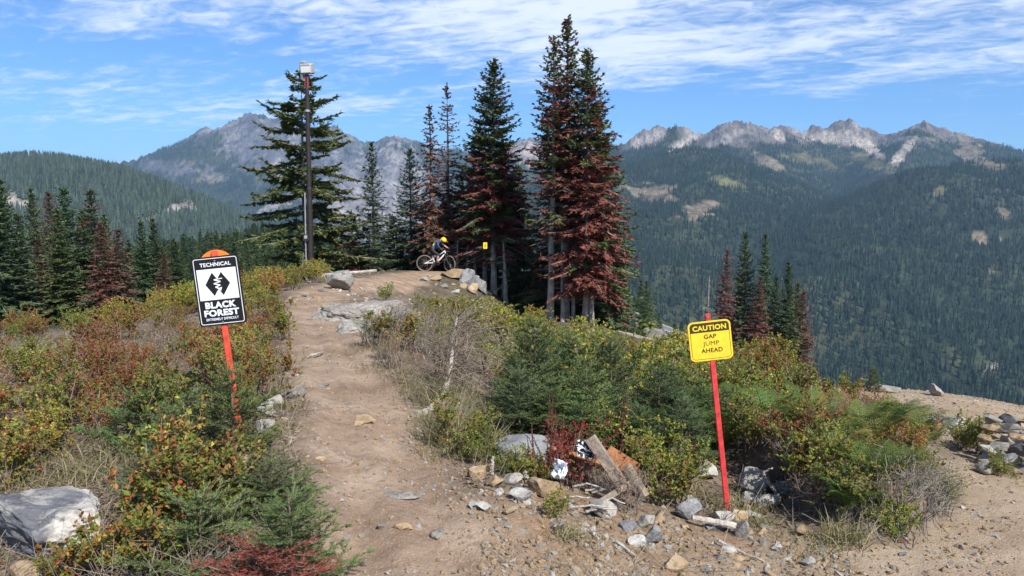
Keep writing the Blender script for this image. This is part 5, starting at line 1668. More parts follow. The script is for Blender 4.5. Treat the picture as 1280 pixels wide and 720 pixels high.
for _ in range(4000):
    x, y = _pg.uniform(1.2, 5.6), _pg.uniform(4.6, 9.6)
    if fern_inside(x, y) and all((x - a) ** 2 + (y - b_) ** 2 > (0.16 + 0.012 * y) ** 2 for a, b_ in _fp):
        _fp.append((x, y))
for i, (x, y) in enumerate(_fp):
    px = 640 + x / y * F
    n = float(fbm(np.array([x * 0.9]), np.array([y * 0.9]), 2, 55)[0])
    where = ('at the left of the fern bank' if px < 980 else ('in the middle of the fern bank' if px < 1090 else 'at the trail end of the fern bank')) + (', front row' if y < 6.2 else ', further back')
    s = _pg.uniform(0.6, 0.98) * float(np.interp(px, [900, 1050, 1200], [1.0, 0.88, 0.62]))
    if px > 985 and y > 5.4 and (n < -0.34 or _pg.random() < 0.10):
        k = ('orange', 'russet', 'twiggy')[_pg.integers(0, 3)]
        place_plant(SH[k][i % 2], 'huckleberry_shrub', DESC[k] + ' ' + where, 'shrub', (x, y, zgs(x, y) - 0.02), s * 0.95, i * 1.7, 'russet shrubs in the fern bank')
    elif _pg.random() < 0.22:
        place_plant(SH['green'][i % 2], 'huckleberry_shrub', DESC['green'] + ' ' + where, 'shrub', (x, y, zgs(x, y) - 0.02), s * 0.95, i * 1.7, 'green shrubs in the fern bank')
    else:
        k = int(_pg.choice([0, 1, 2], p=[0.5, 0.3, 0.2]))
        place_plant(FERN[k], 'bracken_fern', FD[k] + ' ' + where, 'fern', (x, y, zgs(x, y) - 0.02), s, i * 1.7, 'ferns of the bank right of the caution sign')


# shrubs behind the fern bank up to the drop, and along the crest
def back_inside(x, y):
    px = 640 + x / y * F
    if not (690 < px < 1115):
        return False
    if px > 1010 and 10.5 < y < 14.6:
        return False
    if px < 885 and y < 9.0:
        return False
    if px > 1000 + (15.5 - y) * 18 and y > 14:
        return False
    d2, w2 = dist_poly(np.array([x]), np.array([y]), TRAIL, TRAILW)
    return d2[0] - w2[0] > 0.25


scatter_plants(((0.4, 8, 9.2, 19), back_inside), lambda y: 0.46 + 0.028 * y, lambda x, y: {'green': 4, 'olive': 2.5, 'yellow': 4.0 if 640 + x / y * F < 880 else 0.9, 'russet': 0.7, 'orange': 0.4, 'bare': 0.7},
               lambda x, y: ('between the fir thicket and the drop' if 640 + x / y * F < 870 else 'behind the fern bank at the edge of the drop'), 'shrubs at the edge of the drop', 9, 0.95, 1.45, n_try=3500, name='leafy_shrub')
for i, (px, Y, s, lb) in enumerate([(1228, 7.0, 0.62, 'dark green shrub left of the stacked stone wall'), (1240, 7.3, 0.6, 'low green shrub hugging the left foot of the stacked stones'), (1216, 7.25, 0.45, 'green shrub at the far left foot of the stacked stones'),
                                    (1190, 5.05, 0.4, 'dark leaved shrub trailing over the sandy trail at the end of the fern bank'), (1268, 6.2, 0.35, 'low weed at the right edge below the stacked stones')]):
    p = ground_at(px, Y); place_plant(SH['green'][i % 2], 'leafy_shrub', lb, 'shrub', (p.x, p.y, p.z - 0.02), s, i * 1.1)

# --- grass, one sheet of blades
g = np.random.default_rng(900)
gm = MB()
spots = [(60, 10.5, 1.6, 1500, 0.20), (20, 10.0, 1.5, 900, 0.18), (110, 11.5, 1.2, 700, 0.18), (572, 5.9, 0.28, 420, 0.34), (590, 6.3, 0.25, 300, 0.36), (612, 6.5, 0.2, 220, 0.3), (545, 6.6, 0.2, 160, 0.16), (350, 7.0, 0.16, 160, 0.14), (350, 6.0, 0.14, 120, 0.12),
         (335, 5.4, 0.14, 120, 0.12), (345, 9, 0.25, 140, 0.16), (960, 4.85, 0.14, 120, 0.10), (1035, 4.35, 0.16, 130, 0.08), (1065, 4.55, 0.14, 200, 0.24), (715, 4.05, 0.10, 150, 0.12), (940, 5.2, 0.25, 160, 0.16), (30, 4.9, 0.5, 500, 0.2), (90, 5.2, 0.5, 400, 0.22), (150, 5.0, 0.4, 250, 0.22),
         (490, 8.8, 0.4, 260, 0.14), (520, 8.2, 0.3, 180, 0.14), (470, 10.0, 0.4, 220, 0.16), (870, 5.3, 0.3, 150, 0.2), (500, 7.6, 0.25, 110, 0.12), (1010, 4.6, 0.12, 80, 0.08), (1275, 6.3, 0.2, 150, 0.14), (1255, 7.3, 0.3, 200, 0.14), (620, 5.6, 0.2, 120, 0.3), (555, 5.5, 0.15, 120, 0.14), (548, 7.3, 0.2, 180, 0.5), (575, 7.0, 0.25, 220, 0.5)]
for px, Y, rad, n, ln in spots:
    p = ground_at(px, Y)
    x = p.x + g.normal(0, rad * 0.6, n); y = p.y + g.normal(0, rad * 0.6, n); z = zg(x, y) - 0.01
    d = np.column_stack([g.normal(0, 0.45, n), g.normal(0, 0.45, n), np.ones(n)]); d = nrm(d) * (ln * g.uniform(0.4, 1.1, n))[:, None]
    A = np.column_stack([x, y, z]); side = nrm(np.cross(d, g.normal(0, 1, (n, 3)))) * 0.0028
    b2 = A + d * 0.55; tip = A + d + np.column_stack([d[:, 0] * 0.5, d[:, 1] * 0.5, -0.18 * ln * g.random(n)])
    V = np.stack([A - side, A + side, b2 + side * 0.8, b2 - side * 0.8, tip], 1).reshape(-1, 3)
    c = pick([(0.30, 0.25, 0.13), (0.16, 0.17, 0.06), (0.10, 0.13, 0.04), (0.36, 0.31, 0.19)], n, g)
    i = np.arange(n)[:, None] * 5
    gm.add(V, i + np.array([[0, 1, 2, 3]]), c); gm.add(V, i + np.array([[3, 2, 4]]), c)
tag(obj('grass', gm.mesh('grass', [M['leaves']])), kind='stuff')

# --- ground cover: dry stems, litter and low leaves between the shrubs
lm = MB()
n = 26000
px = np.concatenate([g.uniform(-60, 380, n // 2), g.uniform(470, 1250, n // 2)]); Y = 3.3 + 13 * g.random(n) ** 1.7
x = (px - 640) / F * Y; z = zg(x, Y)
p1, p2, st = masks(x, Y)
ok = (np.maximum(p1, p2) < 0.35) & ((st < 0.4) | (g.random(n) < 0.12))
x, Y, z = x[ok], Y[ok], z[ok]; n = len(x)
A = np.column_stack([x, Y, z + 0.004])
d = nrm(np.column_stack([g.normal(0, 1, n), g.normal(0, 1, n), np.abs(g.normal(0, 0.35, n))])) * (g.uniform(0.02, 0.09, n))[:, None]
kites(lm, A, d, 0.006 + 0.006 * g.random(n), np.array([0, 0, 1.0]) + g.normal(0, 0.4, (n, 3)), pick([(0.20, 0.14, 0.09), (0.12, 0.075, 0.045), (0.26, 0.21, 0.15), (0.10, 0.11, 0.04), (0.20, 0.08, 0.04)], n, g))
m_ = 9000
i = g.integers(0, n, m_)
d = nrm(np.column_stack([g.normal(0, 1, m_), g.normal(0, 1, m_), np.abs(g.normal(0.3, 0.5, m_))])) * g.uniform(0.08, 0.35, (m_, 1))
segs(lm, A[i], A[i] + d, 0.0022, 0.0012, pick(GREYTW + TWIG, m_, g))
tag(obj('leaf_litter', lm.mesh('leaf_litter', [M['twigs']])), kind='stuff')

# dead brush hanging over the cut edge of the fern bank
for i, px in enumerate(range(985, 1190, 17)):
    Y = float(np.interp(px, [880, 940, 1010, 1055, 1100, 1150, 1207], [6.5, 6.05, 5.25, 4.82, 4.58, 4.62, 5.02])) + 0.14 + 0.05 * (i % 3); p = ground_at(px, Y)
    k = ('twiggy', 'heath', 'bare', 'green')[(i * 7) % 4]
    place_plant(SH[k][i % 2], 'shrub', 'low ' + DESC[k] + ' on the cut edge of the fern bank', 'shrub', (p.x, p.y, p.z - 0.06), 0.42 + 0.1 * (i % 3), i * 1.3, 'low brush on the edge of the fern bank', (0.45, 0.0), 1.25)

# ------------------------------------------------------------------ rocks


def ico(sub):
    import bmesh
    bm = bmesh.new(); bmesh.ops.create_icosphere(bm, subdivisions=sub, radius=1.0)
    V = np.array([v_.co[:] for v_ in bm.verts]); Fc = np.array([[v_.index for v_ in f.verts] for f in bm.faces]); bm.free()
    return V, Fc


ICO = {s: ico(s) for s in (2, 3, 4, 5)}


def rock_mesh(name, seed, dims, mat, sub=3, cuts=9, rough=0.05, flat_top=False, keep=0.62, smooth_shade=False, freq=2.2):
    """a block split along random planes, then weathered"""
    g = np.random.default_rng(seed)
    V, Fc = ICO[sub]; V = V.copy() * 1.25
    planes = [nrm(g.normal(0, 1, 3)) for _ in range(cuts)]
    if flat_top:
        planes = [np.array([0.03, -0.05, 1.0])] + planes
    for i, n in enumerate(planes):
        d = keep * g.uniform(0.8, 1.25) if not (flat_top and i == 0) else 0.62
        h = V @ n
        V = V - np.clip(h - d, 0, None)[:, None] * n * 0.96
    nx = V * freq + g.uniform(0, 50, 3)
    a = vnoise(nx[:, 0], nx[:, 1], nx[:, 2], seed) - 0.5; b_ = vnoise(nx[:, 0] * 2.7, nx[:, 1] * 2.7, nx[:, 2] * 2.7, seed + 1) - 0.5; c_ = vnoise(nx[:, 0] * 7, nx[:, 1] * 7, nx[:, 2] * 7, seed + 2) - 0.5
    V = V * (1 + rough * (2.2 * a + 1.2 * b_ + 0.6 * c_))[:, None]
    V = V * np.array(dims) / 2 / np.maximum(0.01, np.abs(V).max(0))
    mb = MB(); mb.add(V, Fc)
    return mb.mesh(name, [M[mat]], smooth_shade)


_rockcount = 0


def rock_px(px, py, Y, w, h, d, mat, label, seed, name='boulder', cat='rock', sub=3, rz=0.0, sink=0.12, group=None, tilt=(0, 0), **kw):
    """px,py: middle of the foot in the picture; sizes in metres"""
    me = rock_mesh(name, seed, (w, d, h), mat, sub, **kw)
    x = (px - 640) / F * Y * 1.0
    o = obj(name, me, None, (x, Y, zgs(x, Y) + h * (0.5 - sink)))
    o.rotation_euler = (tilt[0], tilt[1], rz)
    return tag(o, label, cat, group)


M['rock_lichen'] = rock_mat('lichened_pale_granite', (0.33, 0.30, 0.25), (0.50, 0.48, 0.44), (0.62, 0.61, 0.58), (0.05, 0.06, 0.085), 2.6, 0.50)
rock_px(40, 700, 4.0, 0.84, 0.40, 0.6, 'rock_lichen', 'big white boulder with a dark lichen patch at the left edge', 1016, sub=5, rz=-0.2, sink=0.10, rough=0.09, cuts=6, keep=0.82, tilt=(0.1, 0.0))
rock_px(2, 718, 3.6, 0.16, 0.10, 0.14, 'rock_tan', 'small cream stone in the bottom left corner below the white boulder', 1002, name='stone', sub=3)
rock_px(422, 352, 22, 0.86, 0.66, 0.7, 'rock_white', 'pale square boulder beside the light pole at the top of the trail', 1003, sub=4, cuts=7, keep=0.72, sink=0.06, rz=0.3)
rock_px(655, 584, 5.35, 0.42, 0.34, 0.34, 'rock_grey', 'flat topped blue grey boulder in front of the fir thicket', 1004, sub=4, flat_top=True, cuts=6, keep=0.74, sink=0.08, rz=-0.2)
rock_px(612, 545, 6.4, 0.22, 0.20, 0.22, 'rock_grey', 'dark grey rock behind the flat topped boulder', 1005, sub=3, rz=0.5)
rock_px(568, 432, 12.4, 0.62, 0.34, 0.6, 'rock_mid', 'rounded grey rock half buried in brush above the fallen dead fir', 1006, sub=4, cuts=5, keep=0.8)
rock_px(818, 428, 58, 1.5, 1.1, 1.2, 'rock_mid', 'lone pale boulder on the dirt clearing by the highway', 1007, sub=3)
# bedrock outcrop beside the trail
rock_px(452, 420, 14.0, 1.9, 0.75, 1.9, 'rock_mid', 'broad weathered bedrock outcrop bulging at the bend of the trail', 1008, name='rock_outcrop', sub=5, cuts=9, keep=0.7, rough=0.17, sink=0.40, rz=0.4, freq=3.0)
rock_px(410, 396, 15.0, 0.55, 0.22, 0.5, 'rock_white', 'flat whitish slab in the trail left of the bedrock outcrop', 1009, name='rock_slab', sub=4, rough=0.08, sink=0.3)
rock_px(500, 404, 15.2, 1.5, 0.55, 1.2, 'rock_mid', 'lower grey shoulder of bedrock right of the outcrop', 1010, name='rock_outcrop', sub=4, rough=0.12, sink=0.3, freq=2.6)
rock_px(440, 428, 12.3, 0.8, 0.34, 0.9, 'rock_white', 'pale crumbling foot of the bedrock outcrop on the trail side', 1011, name='rock_outcrop', sub=4, rough=0.14, sink=0.4)
# the rocky mound below the rider
for i, (px, py, Y, w, h, d, mt, lb) in enumerate([
        (566, 350, 32.0, 1.1, 0.5, 0.9, 'rock_tan', 'rusty rock under the rear wheel of the mountain bike'), (584, 364, 31.6, 1.1, 0.9, 0.9, 'rock_grey', 'dark grey rock face at the right of the mound under the rider'),
        (590, 370, 30.8, 0.6, 0.5, 0.5, 'rock_tan', 'cream block low on the mound under the rider'), (597, 362, 32, 0.9, 0.9, 0.8, 'rock_grey', 'splintered blue grey rock at the right end of the mound'),
        (590, 345, 33.4, 0.95, 0.28, 0.4, 'rock_white', 'long white stone lying on top of the mound in front of the rider'), (545, 368, 30.5, 0.5, 0.3, 0.45, 'rock_tan', 'ochre rock on the front slope of the mound'),
        (570, 377, 29.4, 0.45, 0.3, 0.4, 'rock_white', 'small pale rock at the foot of the mound'), (556, 372, 29.6, 0.35, 0.24, 0.3, 'rock_mid', 'small grey rock at the foot of the mound'), (578, 358, 30.9, 0.4, 0.26, 0.3, 'rock_tan', 'cream stone set in the dark rock of the mound'),
        (530, 360, 30.0, 0.4, 0.22, 0.35, 'rock_white', 'pale stone on the left flank of the mound')]):
    rock_px(px, py, Y, w, h, d, mt, lb, 1030 + i, sub=3 if w < 0.8 else 4, rz=i * 0.9, rough=0.09, sink=0.25)
# named stones round the caution sign and down the bank
for i, (px, py, Y, w, h, d, mt, lb, rz) in enumerate([
        (912, 648, 4.93, 0.135, 0.10, 0.11, 'rock_white', 'white angular stone leaning against the foot of the caution sign post', 0.2), (866, 655, 4.85, 0.19, 0.14, 0.15, 'rock_grey', 'blue grey block left of the caution sign post', 0.7),
        (938, 672, 4.62, 0.07, 0.13, 0.08, 'rock_mid', 'upright narrow stone right of the grey stick at the caution sign', 0.1), (935, 644, 5.0, 0.13, 0.09, 0.10, 'rock_tan', 'ochre stone right of the caution sign post', 1.0),
        (948, 598, 5.6, 0.21, 0.20, 0.17, 'rock_mid', 'large upright grey stone right of the caution sign post', 0.3), (988, 606, 5.55, 0.26, 0.12, 0.15, 'rock_white', 'white slab tilted beside the large upright stone', -0.5),
        (968, 618, 5.35, 0.2, 0.09, 0.13, 'rock_white', 'white flat stone in front of the tilted slab', 0.3), (945, 612, 5.4, 0.12, 0.07, 0.10, 'rock_white', 'small white stone under the large upright stone', 0.8),
        (893, 583, 5.85, 0.19, 0.13, 0.15, 'rock_white', 'white stone with a black shadowed side above the caution sign foot', 0.4), (868, 562, 6.3, 0.2, 0.22, 0.18, 'rock_tan', 'pale tan rock under the right edge of the fir thicket', 0.9),
        (853, 572, 6.1, 0.16, 0.15, 0.14, 'rock_mid', 'grey rock left of the pale tan rock under the firs', 0.2), (908, 660, 4.75, 0.16, 0.05, 0.09, 'rock_grey', 'thin blue grey flake under the stick at the caution sign', 0.1),
        (757, 648, 4.55, 0.17, 0.14, 0.13, 'rock_mid', 'grey block at the foot of the broken bench', 0.5), (653, 660, 4.4, 0.13, 0.10, 0.10, 'rock_white', 'white wedge shaped stone standing at the trail edge', 0.2),
        (600, 632, 4.85, 0.14, 0.08, 0.11, 'rock_tan', 'pale tan stone at the start of the stone row by the trail', 0.7), (640, 634, 4.75, 0.12, 0.07, 0.1, 'rock_mid', 'light grey stone in the stone row by the trail', 0.1),
        (680, 640, 4.65, 0.18, 0.12, 0.13, 'rock_tan', 'cream block in the stone row by the trail', 0.4), (620, 640, 4.7, 0.13, 0.06, 0.1, 'rock_tan', 'flat cream stone in the stone row by the trail', 0.9),
        (638, 676, 4.2, 0.08, 0.035, 0.06, 'rock_tan', 'ochre flat stone alone in front of the stone row', 0.9), (801, 688, 4.2, 0.10, 0.06, 0.07, 'rock_white', 'bright white stone in the middle of the stony bank', 0.4),
        (822, 686, 4.25, 0.11, 0.11, 0.08, 'rock_grey', 'dark blue grey stone beside the bright white one', 0.9), (853, 706, 4.0, 0.13, 0.08, 0.1, 'rock_tan', 'cream stone at the bottom of the stony bank', 0.3),
        (697, 690, 4.1, 0.09, 0.05, 0.07, 'rock_mid', 'grey stone beside the yellow green cushion plant', 0.5), (812, 663, 4.5, 0.11, 0.10, 0.09, 'rock_mid', 'grey stone below the right leg of the broken bench', 0.6),
        (920, 690, 4.3, 0.09, 0.05, 0.07, 'rock_white', 'pale stone below the stick at the caution sign', 0.1), (985, 686, 4.45, 0.08, 0.05, 0.06, 'rock_white', 'small pale stone on the bank right of the stick', 0.7),
        (1025, 700, 4.2, 0.09, 0.05, 0.07, 'rock_mid', 'small grey stone near the bottom edge at the foot of the bank', 0.2), (1018, 668, 4.7, 0.10, 0.06, 0.08, 'rock_tan', 'tan stone midway down the right bank', 0.5),
        (1075, 667, 4.85, 0.13, 0.06, 0.10, 'rock_mid', 'flat grey stone under the roots of the fern bank', 0.2), (1140, 634, 5.2, 0.13, 0.07, 0.05, 'rock_white', 'white sliver of stone at the trail end of the fern bank', 0.5),
        (1213, 548, 8.6, 0.24, 0.20, 0.20, 'rock_white', 'light grey triangular boulder left of the stacked stones', 0.3), (1198, 541, 9.0, 0.24, 0.14, 0.2, 'rock_grey', 'dark faced flat boulder beside the light triangular one', 0.5),
        (1196, 533, 9.4, 0.26, 0.14, 0.2, 'rock_tan', 'cream boulder behind the dark faced one', 0.9), (1168, 526, 9.8, 0.30, 0.16, 0.22, 'rock_white', 'pale boulder at the back end of the fern bank', 0.2),
        (1252, 603, 6.25, 0.17, 0.09, 0.13, 'rock_mid', 'single stone lying on the trail in front of the stacked stones', 0.2), (1180, 488, 15.5, 0.3, 0.24, 0.25, 'rock_white', 'lone grey stone on the sandy crest', 0.6),
        (1128, 522, 10.8, 0.3, 0.2, 0.25, 'rock_white', 'pale boulder showing above the fern bank', 0.7), (1112, 486, 15.6, 0.7, 0.18, 0.3, 'rock_mid', 'grey flat rock at the left end of the sandy crest', 0.2),
        (290, 632, 4.7, 0.16, 0.10, 0.12, 'rock_tan', 'tan stone at the foot of the bright young fir', 0.3), (283, 646, 4.5, 0.2, 0.12, 0.15, 'rock_mid', 'dark stone in front of the tan one by the young fir', 0.9), (270, 676, 4.1, 0.2, 0.10, 0.16, 'rock_mid', 'grey flat stone between the low firs', 0.2),
        (325, 575, 5.75, 0.12, 0.14, 0.09, 'rock_white', 'white stone at the left trail edge beside the sign post', 0.4), (322, 598, 5.3, 0.14, 0.09, 0.1, 'rock_white', 'white flat stone in front of the young fir at the trail edge', 0.9), (335, 556, 6.1, 0.13, 0.1, 0.12, 'rock_mid', 'grey stone at the left trail edge above the white ones', 0.5),
        (360, 525, 6.7, 0.22, 0.12, 0.16, 'rock_mid', 'grey stone under the shrubs at the left trail edge', 0.1)]):
    rock_px(px, py, Y, w * 1.2, h * 1.2, d * 1.2, mt, lb, 1100 + i, name='stone', sub=3, rz=rz, rough=0.06, sink=0.14, cuts=8)
# flat stones worn into the trail
for i, (px, py, Y, w, d, lb) in enumerate([(447, 532, 6.15, 0.22, 0.34, 'pale jagged rock worn flush in the middle of the trail'), (398, 477, 7.6, 0.17, 0.15, 'white flat rock in the upper trail near the left edge'), (494, 621, 4.55, 0.28, 0.12, 'long pale rock worn flush at the front of the trail'),
                                           (498, 662, 4.05, 0.11, 0.06, 'small pale flat stone in the trail below the long flush rock'), (545, 660, 4.05, 0.10, 0.16, 'cracked flush rock at the front right of the trail'), (470, 655, 4.1, 0.07, 0.05, 'pebble sized pale stone in the front of the trail'),
                                           (392, 590, 5.0, 0.10, 0.08, 'grey flush stone at the left side of the front trail'), (400, 395, 14, 0.5, 0.4, 'broad pale flush rock where the trail narrows')]):
    rock_px(px, py, Y, w, 0.05, d, 'rock_tan' if i % 3 == 0 else 'rock_mid', lb, 1200 + i, name='flush_stone', sub=3, sink=0.42, rough=0.14)

# loose stones: shared meshes, a copy each
SMALL = {m: [rock_mesh('stone', 1300 + i + 10 * j, (1.0, 0.8, 0.55), m, 2, cuts=10, rough=0.06, keep=0.50) for i in range(4)] for j, m in enumerate(('rock_white', 'rock_grey', 'rock_tan', 'rock_mid'))}
SMDESC = {'rock_white': 'whitish', 'rock_grey': 'blue grey', 'rock_tan': 'ochre', 'rock_mid': 'grey'}
g = np.random.default_rng(1400)


def loose(n, fx, fy, smin, smax, where, group, weights=(3, 0.5, 4, 2.2)):
    for _ in range(n):
        px = fx(); Y = fy()
        x = (px - 640) / F * Y
        m = list(SMALL)[g.choice(4, p=np.array(weights) / sum(weights))]
        s = smin * (smax / smin) ** (g.random() ** 1.7)
        o = obj('stone', SMALL[m][g.integers(0, 4)], None, (x, Y, zgs(x, Y) + s * 0.03))
        o.scale = (s, s * g.uniform(0.8, 1.2), s * g.uniform(0.7, 1.2)); o.rotation_euler = (g.normal(0, 0.2), g.normal(0, 0.2), g.uniform(0, 6.28))
        tag(o, ('small ' if s < smin * 1.45 else ('chunky ' if s > smax * 0.62 else 'middling ')) + SMDESC[m] + ' loose stone ' + where, 'stone', group)


loose(56, lambda: g.normal(890, 75), lambda: g.uniform(4.0, 5.3), 0.045, 0.17, 'on the stony bank round the caution sign', 'loose stones round the caution sign')
loose(30, lambda: g.normal(668, 48), lambda: g.uniform(4.15, 4.9), 0.04, 0.15, 'in the row between the trail and the broken bench', 'loose stones by the broken bench')
loose(26, lambda: g.uniform(960, 1160), lambda: g.uniform(4.1, 5.2), 0.03, 0.10, 'under the fern bank', 'loose stones under the fern bank', (2, 1, 3, 3))
loose(34, lambda: g.normal(1060, 26), lambda: g.uniform(11.5, 14.0), 0.12, 0.34, 'in the rubble behind the fern bank', 'rubble behind the fern bank', (4, 0.4, 3, 2))
loose(20, lambda: g.uniform(375, 560), lambda: 3.9 + 7 * g.random() ** 1.5, 0.025, 0.07, 'lying on the trail', 'loose stones on the trail', (3, 0.6, 2, 2))
loose(14, lambda: g.normal(352, 14), lambda: g.uniform(4.4, 8), 0.04, 0.11, 'along the left edge of the trail', 'loose stones along the left trail edge', (3, 1, 1, 2))
loose(22, lambda: g.uniform(375, 470), lambda: g.uniform(18.5, 24), 0.10, 0.30, 'where the trail tops the crest', 'stones at the trail crest', (4, 0.5, 2, 2))
loose(16, lambda: g.uniform(535, 605), lambda: g.uniform(28, 32), 0.12, 0.4, 'on the mound under the rider', 'stones on the mound', (3, 1.5, 3, 2))
loose(16, lambda: g.uniform(1140, 1275), lambda: g.uniform(9.8, 16), 0.05, 0.17, 'on the sandy crest', 'stones on the sandy crest', (3, 0.6, 3, 2))

# stacked stones at the right edge: one thing of many stones
wall = thing('stone_wall', 'rough dry stacked wall of grey and tan stones at the right edge', 'stone wall', tuple(ground_at(1280, 6.45)))
base = np.array(wall.location)
k = 0
for row in range(5):
    zt = row * 0.085
    for col in range(8 - row // 2):
        for lay in range(2):
            x = -0.22 + row * 0.055 + col * 0.155 + g.normal(0, 0.015) + (row % 2) * 0.06; y = -0.16 + lay * 0.26 + row * 0.05 + col * 0.055 + g.normal(0, 0.02)
            wx, wy = base[0] + x, base[1] + y
            zgd = zgs(wx, wy) - base[2]
            m = list(SMALL)[g.choice(4, p=(0.22, 0.22, 0.22, 0.34))]
            o = obj('stone', SMALL[m][g.integers(0, 4)], wall, (x, y, zgd + zt + 0.05))
            s = g.uniform(0.15, 0.215); o.scale = (s, s * 1.1, s * g.uniform(0.8, 1.15)); o.rotation_euler = (g.normal(0, 0.15), g.normal(0, 0.15), g.uniform(0, 6.28))
            k += 1

# gravel and pebbles, too many to count
GRAVEL = [bpy.data.objects.new('pebble', rock_mesh('pebble', 1500 + i, (1, 0.8, 0.6), m, 2, cuts=9, keep=0.5)) for i, m in enumerate(('rock_white', 'rock_tan', 'rock_mid', 'rock_tan'))]


def gravel(n, seed, pxr, Yr, test, smin, smax, pw=2.2):
    g = np.random.default_rng(seed)
    px = g.uniform(pxr[0], pxr[1], n); Y = Yr[0] + (Yr[1] - Yr[0]) * g.random(n) ** 1.5
    x = (px - 640) / F * Y
    ok = test(x, Y, g.random(n))
    x, Y = x[ok], Y[ok]
    s = smin * (smax / smin) ** (g.random(len(x)) ** pw)
    return np.stack([x, Y, zg(x, Y) + s * 0.04], 1), s


p_a, s_a = gravel(36000, 1, (600, 1300), (3.3, 7.0), lambda x, y, r: (np.maximum(masks(x, y)[2], 0.10 + 0.35 * masks(x, y)[1]) * (0.55 + 0.9 * fbm(x * 2.2, y * 2.2, 3, 3)) > r * 0.8), 0.006, 0.06)
p_b, s_b = gravel(24000, 2, (340, 640), (3.3, 16), lambda x, y, r: (0.30 + 0.55 * fbm(x * 2.5, y * 2.5, 3, 4) + 0.35 * (np.abs(masks(x, y)[0] - 0.5) < 0.42) > r * 0.9), 0.006, 0.045)
p_c, s_c = gravel(16000, 3, (1060, 1400), (7.0, 19), lambda x, y, r: masks(x, y)[1] * (0.6 + 0.6 * fbm(x * 1.2, y * 1.2, 3, 6)) > r * 0.9, 0.015, 0.09, 3)
p_d, s_d = gravel(2600, 4, (360, 620), (17, 33), lambda x, y, r: r < 0.5, 0.03, 0.12)
pp = np.concatenate([p_a, p_b, p_c, p_d]); ss = np.concatenate([s_a, s_b, s_c, s_d])
scatter('gravel', pp, ss, g.choice(4, len(pp), p=(0.20, 0.42, 0.10, 0.28)), GRAVEL, 9, tilt=0.4, nonuni=g.uniform(0.6, 1.3, (len(pp), 3)))

# ------------------------------------------------------------------ signs
def paint(name, col, rough=0.45, spec=0.4, wear=0.08):
    return plain_mat(name, col, rough, 0.0, wear, 25, spec)


M['sign_black'] = paint('black_sign_print', (0.012, 0.012, 0.013), 0.6, 0.2)
M['sign_white'] = paint('white_sign_sheet', (0.70, 0.72, 0.76), wear=0.16)
M['sign_yellow'] = paint('yellow_sign_sheet', (0.78, 0.56, 0.035), 0.4, wear=0.14)
M['sign_brown'] = paint('dark_brown_sign_print', (0.045, 0.035, 0.012))
M['post_red'] = paint('orange_red_post_paint', (0.60, 0.07, 0.035), 0.55, wear=0.38)
M['post_red2'] = paint('red_post_paint', (0.56, 0.045, 0.045), 0.5, wear=0.35)
M['disc_orange'] = paint('orange_disc', (0.85, 0.20, 0.03), 0.5)
M['bolt'] = plain_mat('zinc_bolt', (0.5, 0.5, 0.5), 0.4, 1.0)


def round_rect(w, h, r, n=8):
    pts = []
    for cx, cz, a0 in ((w / 2 - r, h / 2 - r, 0), (-w / 2 + r, h / 2 - r, 90), (-w / 2 + r, -h / 2 + r, 180), (w / 2 - r, -h / 2 + r, 270)):
        for i in range(n + 1):
            a = R(a0 + 90 * i / n); pts.append((cx + r * math.cos(a), cz + r * math.sin(a)))
    return np.array(pts)


def plate(pts, y0, y1, hole=None):
    """flat outline in x,z between y0 (front) and y1 (back); hole: same number of points"""
    mb = MB(); n = len(pts); i = np.arange(n); j = (i + 1) % n
    f3 = lambda p, y: np.column_stack([p[:, 0], np.full(len(p), y), p[:, 1]])
    V = np.vstack([f3(pts, y0), f3(pts, y1)])
    mb.add(V, np.stack([i, j, j + n, i + n], 1))
    if hole is None:
        c = pts.mean(0)
        for y, rev in ((y0, False), (y1, True)):
            W = np.vstack([f3(pts, y), [[c[0], y, c[1]]]])
            mb.add(W, np.stack([j, i, np.full(n, n)] if rev else [i, j, np.full(n, n)], 1))
    else:
        V2 = np.vstack([f3(pts, y0), f3(hole, y0)]); mb.add(V2, np.stack([i, j, j + n, i + n], 1))
        V3 = np.vstack([f3(pts, y1), f3(hole, y1)]); mb.add(V3, np.stack([j, i, i + n, j + n], 1))
        V4 = np.vstack([f3(hole, y0), f3(hole, y1)]); mb.add(V4, np.stack([j, i, i + n, j + n], 1))
    return mb


def lettering(name, text, size, x, z, y, mat, parent, bold=0.02, width=None, thick=0.0012):
    cu = bpy.data.curves.new(name, 'FONT')
    cu.body = text; cu.size = 1.0; cu.align_x = 'CENTER'; cu.align_y = 'CENTER'; cu.offset = bold; cu.extrude = 0.02; cu.resolution_u = 4
    cu.space_character = 1.08
    tmp = bpy.data.objects.new('tmp_text', cu); COL.objects.link(tmp)
    dg = bpy.context.evaluated_depsgraph_get(); dg.update()
    me = bpy.data.meshes.new_from_object(tmp.evaluated_get(dg))
    bpy.data.objects.remove(tmp); bpy.data.curves.remove(cu)
    co = np.empty(len(me.vertices) * 3); me.vertices.foreach_get('co', co); co = co.reshape(-1, 3)
    mn, mx = co.min(0), co.max(0)
    cap = mx[1] - mn[1]
    s = size / cap; sx = s if width is None else width / (mx[0] - mn[0])
    out = np.column_stack([(co[:, 0] - (mn[0] + mx[0]) / 2) * sx, -np.sign(co[:, 2]) * thick / 2, (co[:, 1] - (mn[1] + mx[1]) / 2) * s])
    me.vertices.foreach_set('co', out.ravel()); me.materials.clear(); me.materials.append(mat); me.name = name; me.update()
    return obj(name, me, parent, (x, y, z))


def rounded_post(w, d, h, mat):
    mb = MB(); box(mb, (0, 0, h / 2 - 0.15), (w, d, h + 0.3), (0.5, 0.1, 0.1), bev=0.004)
    return mb


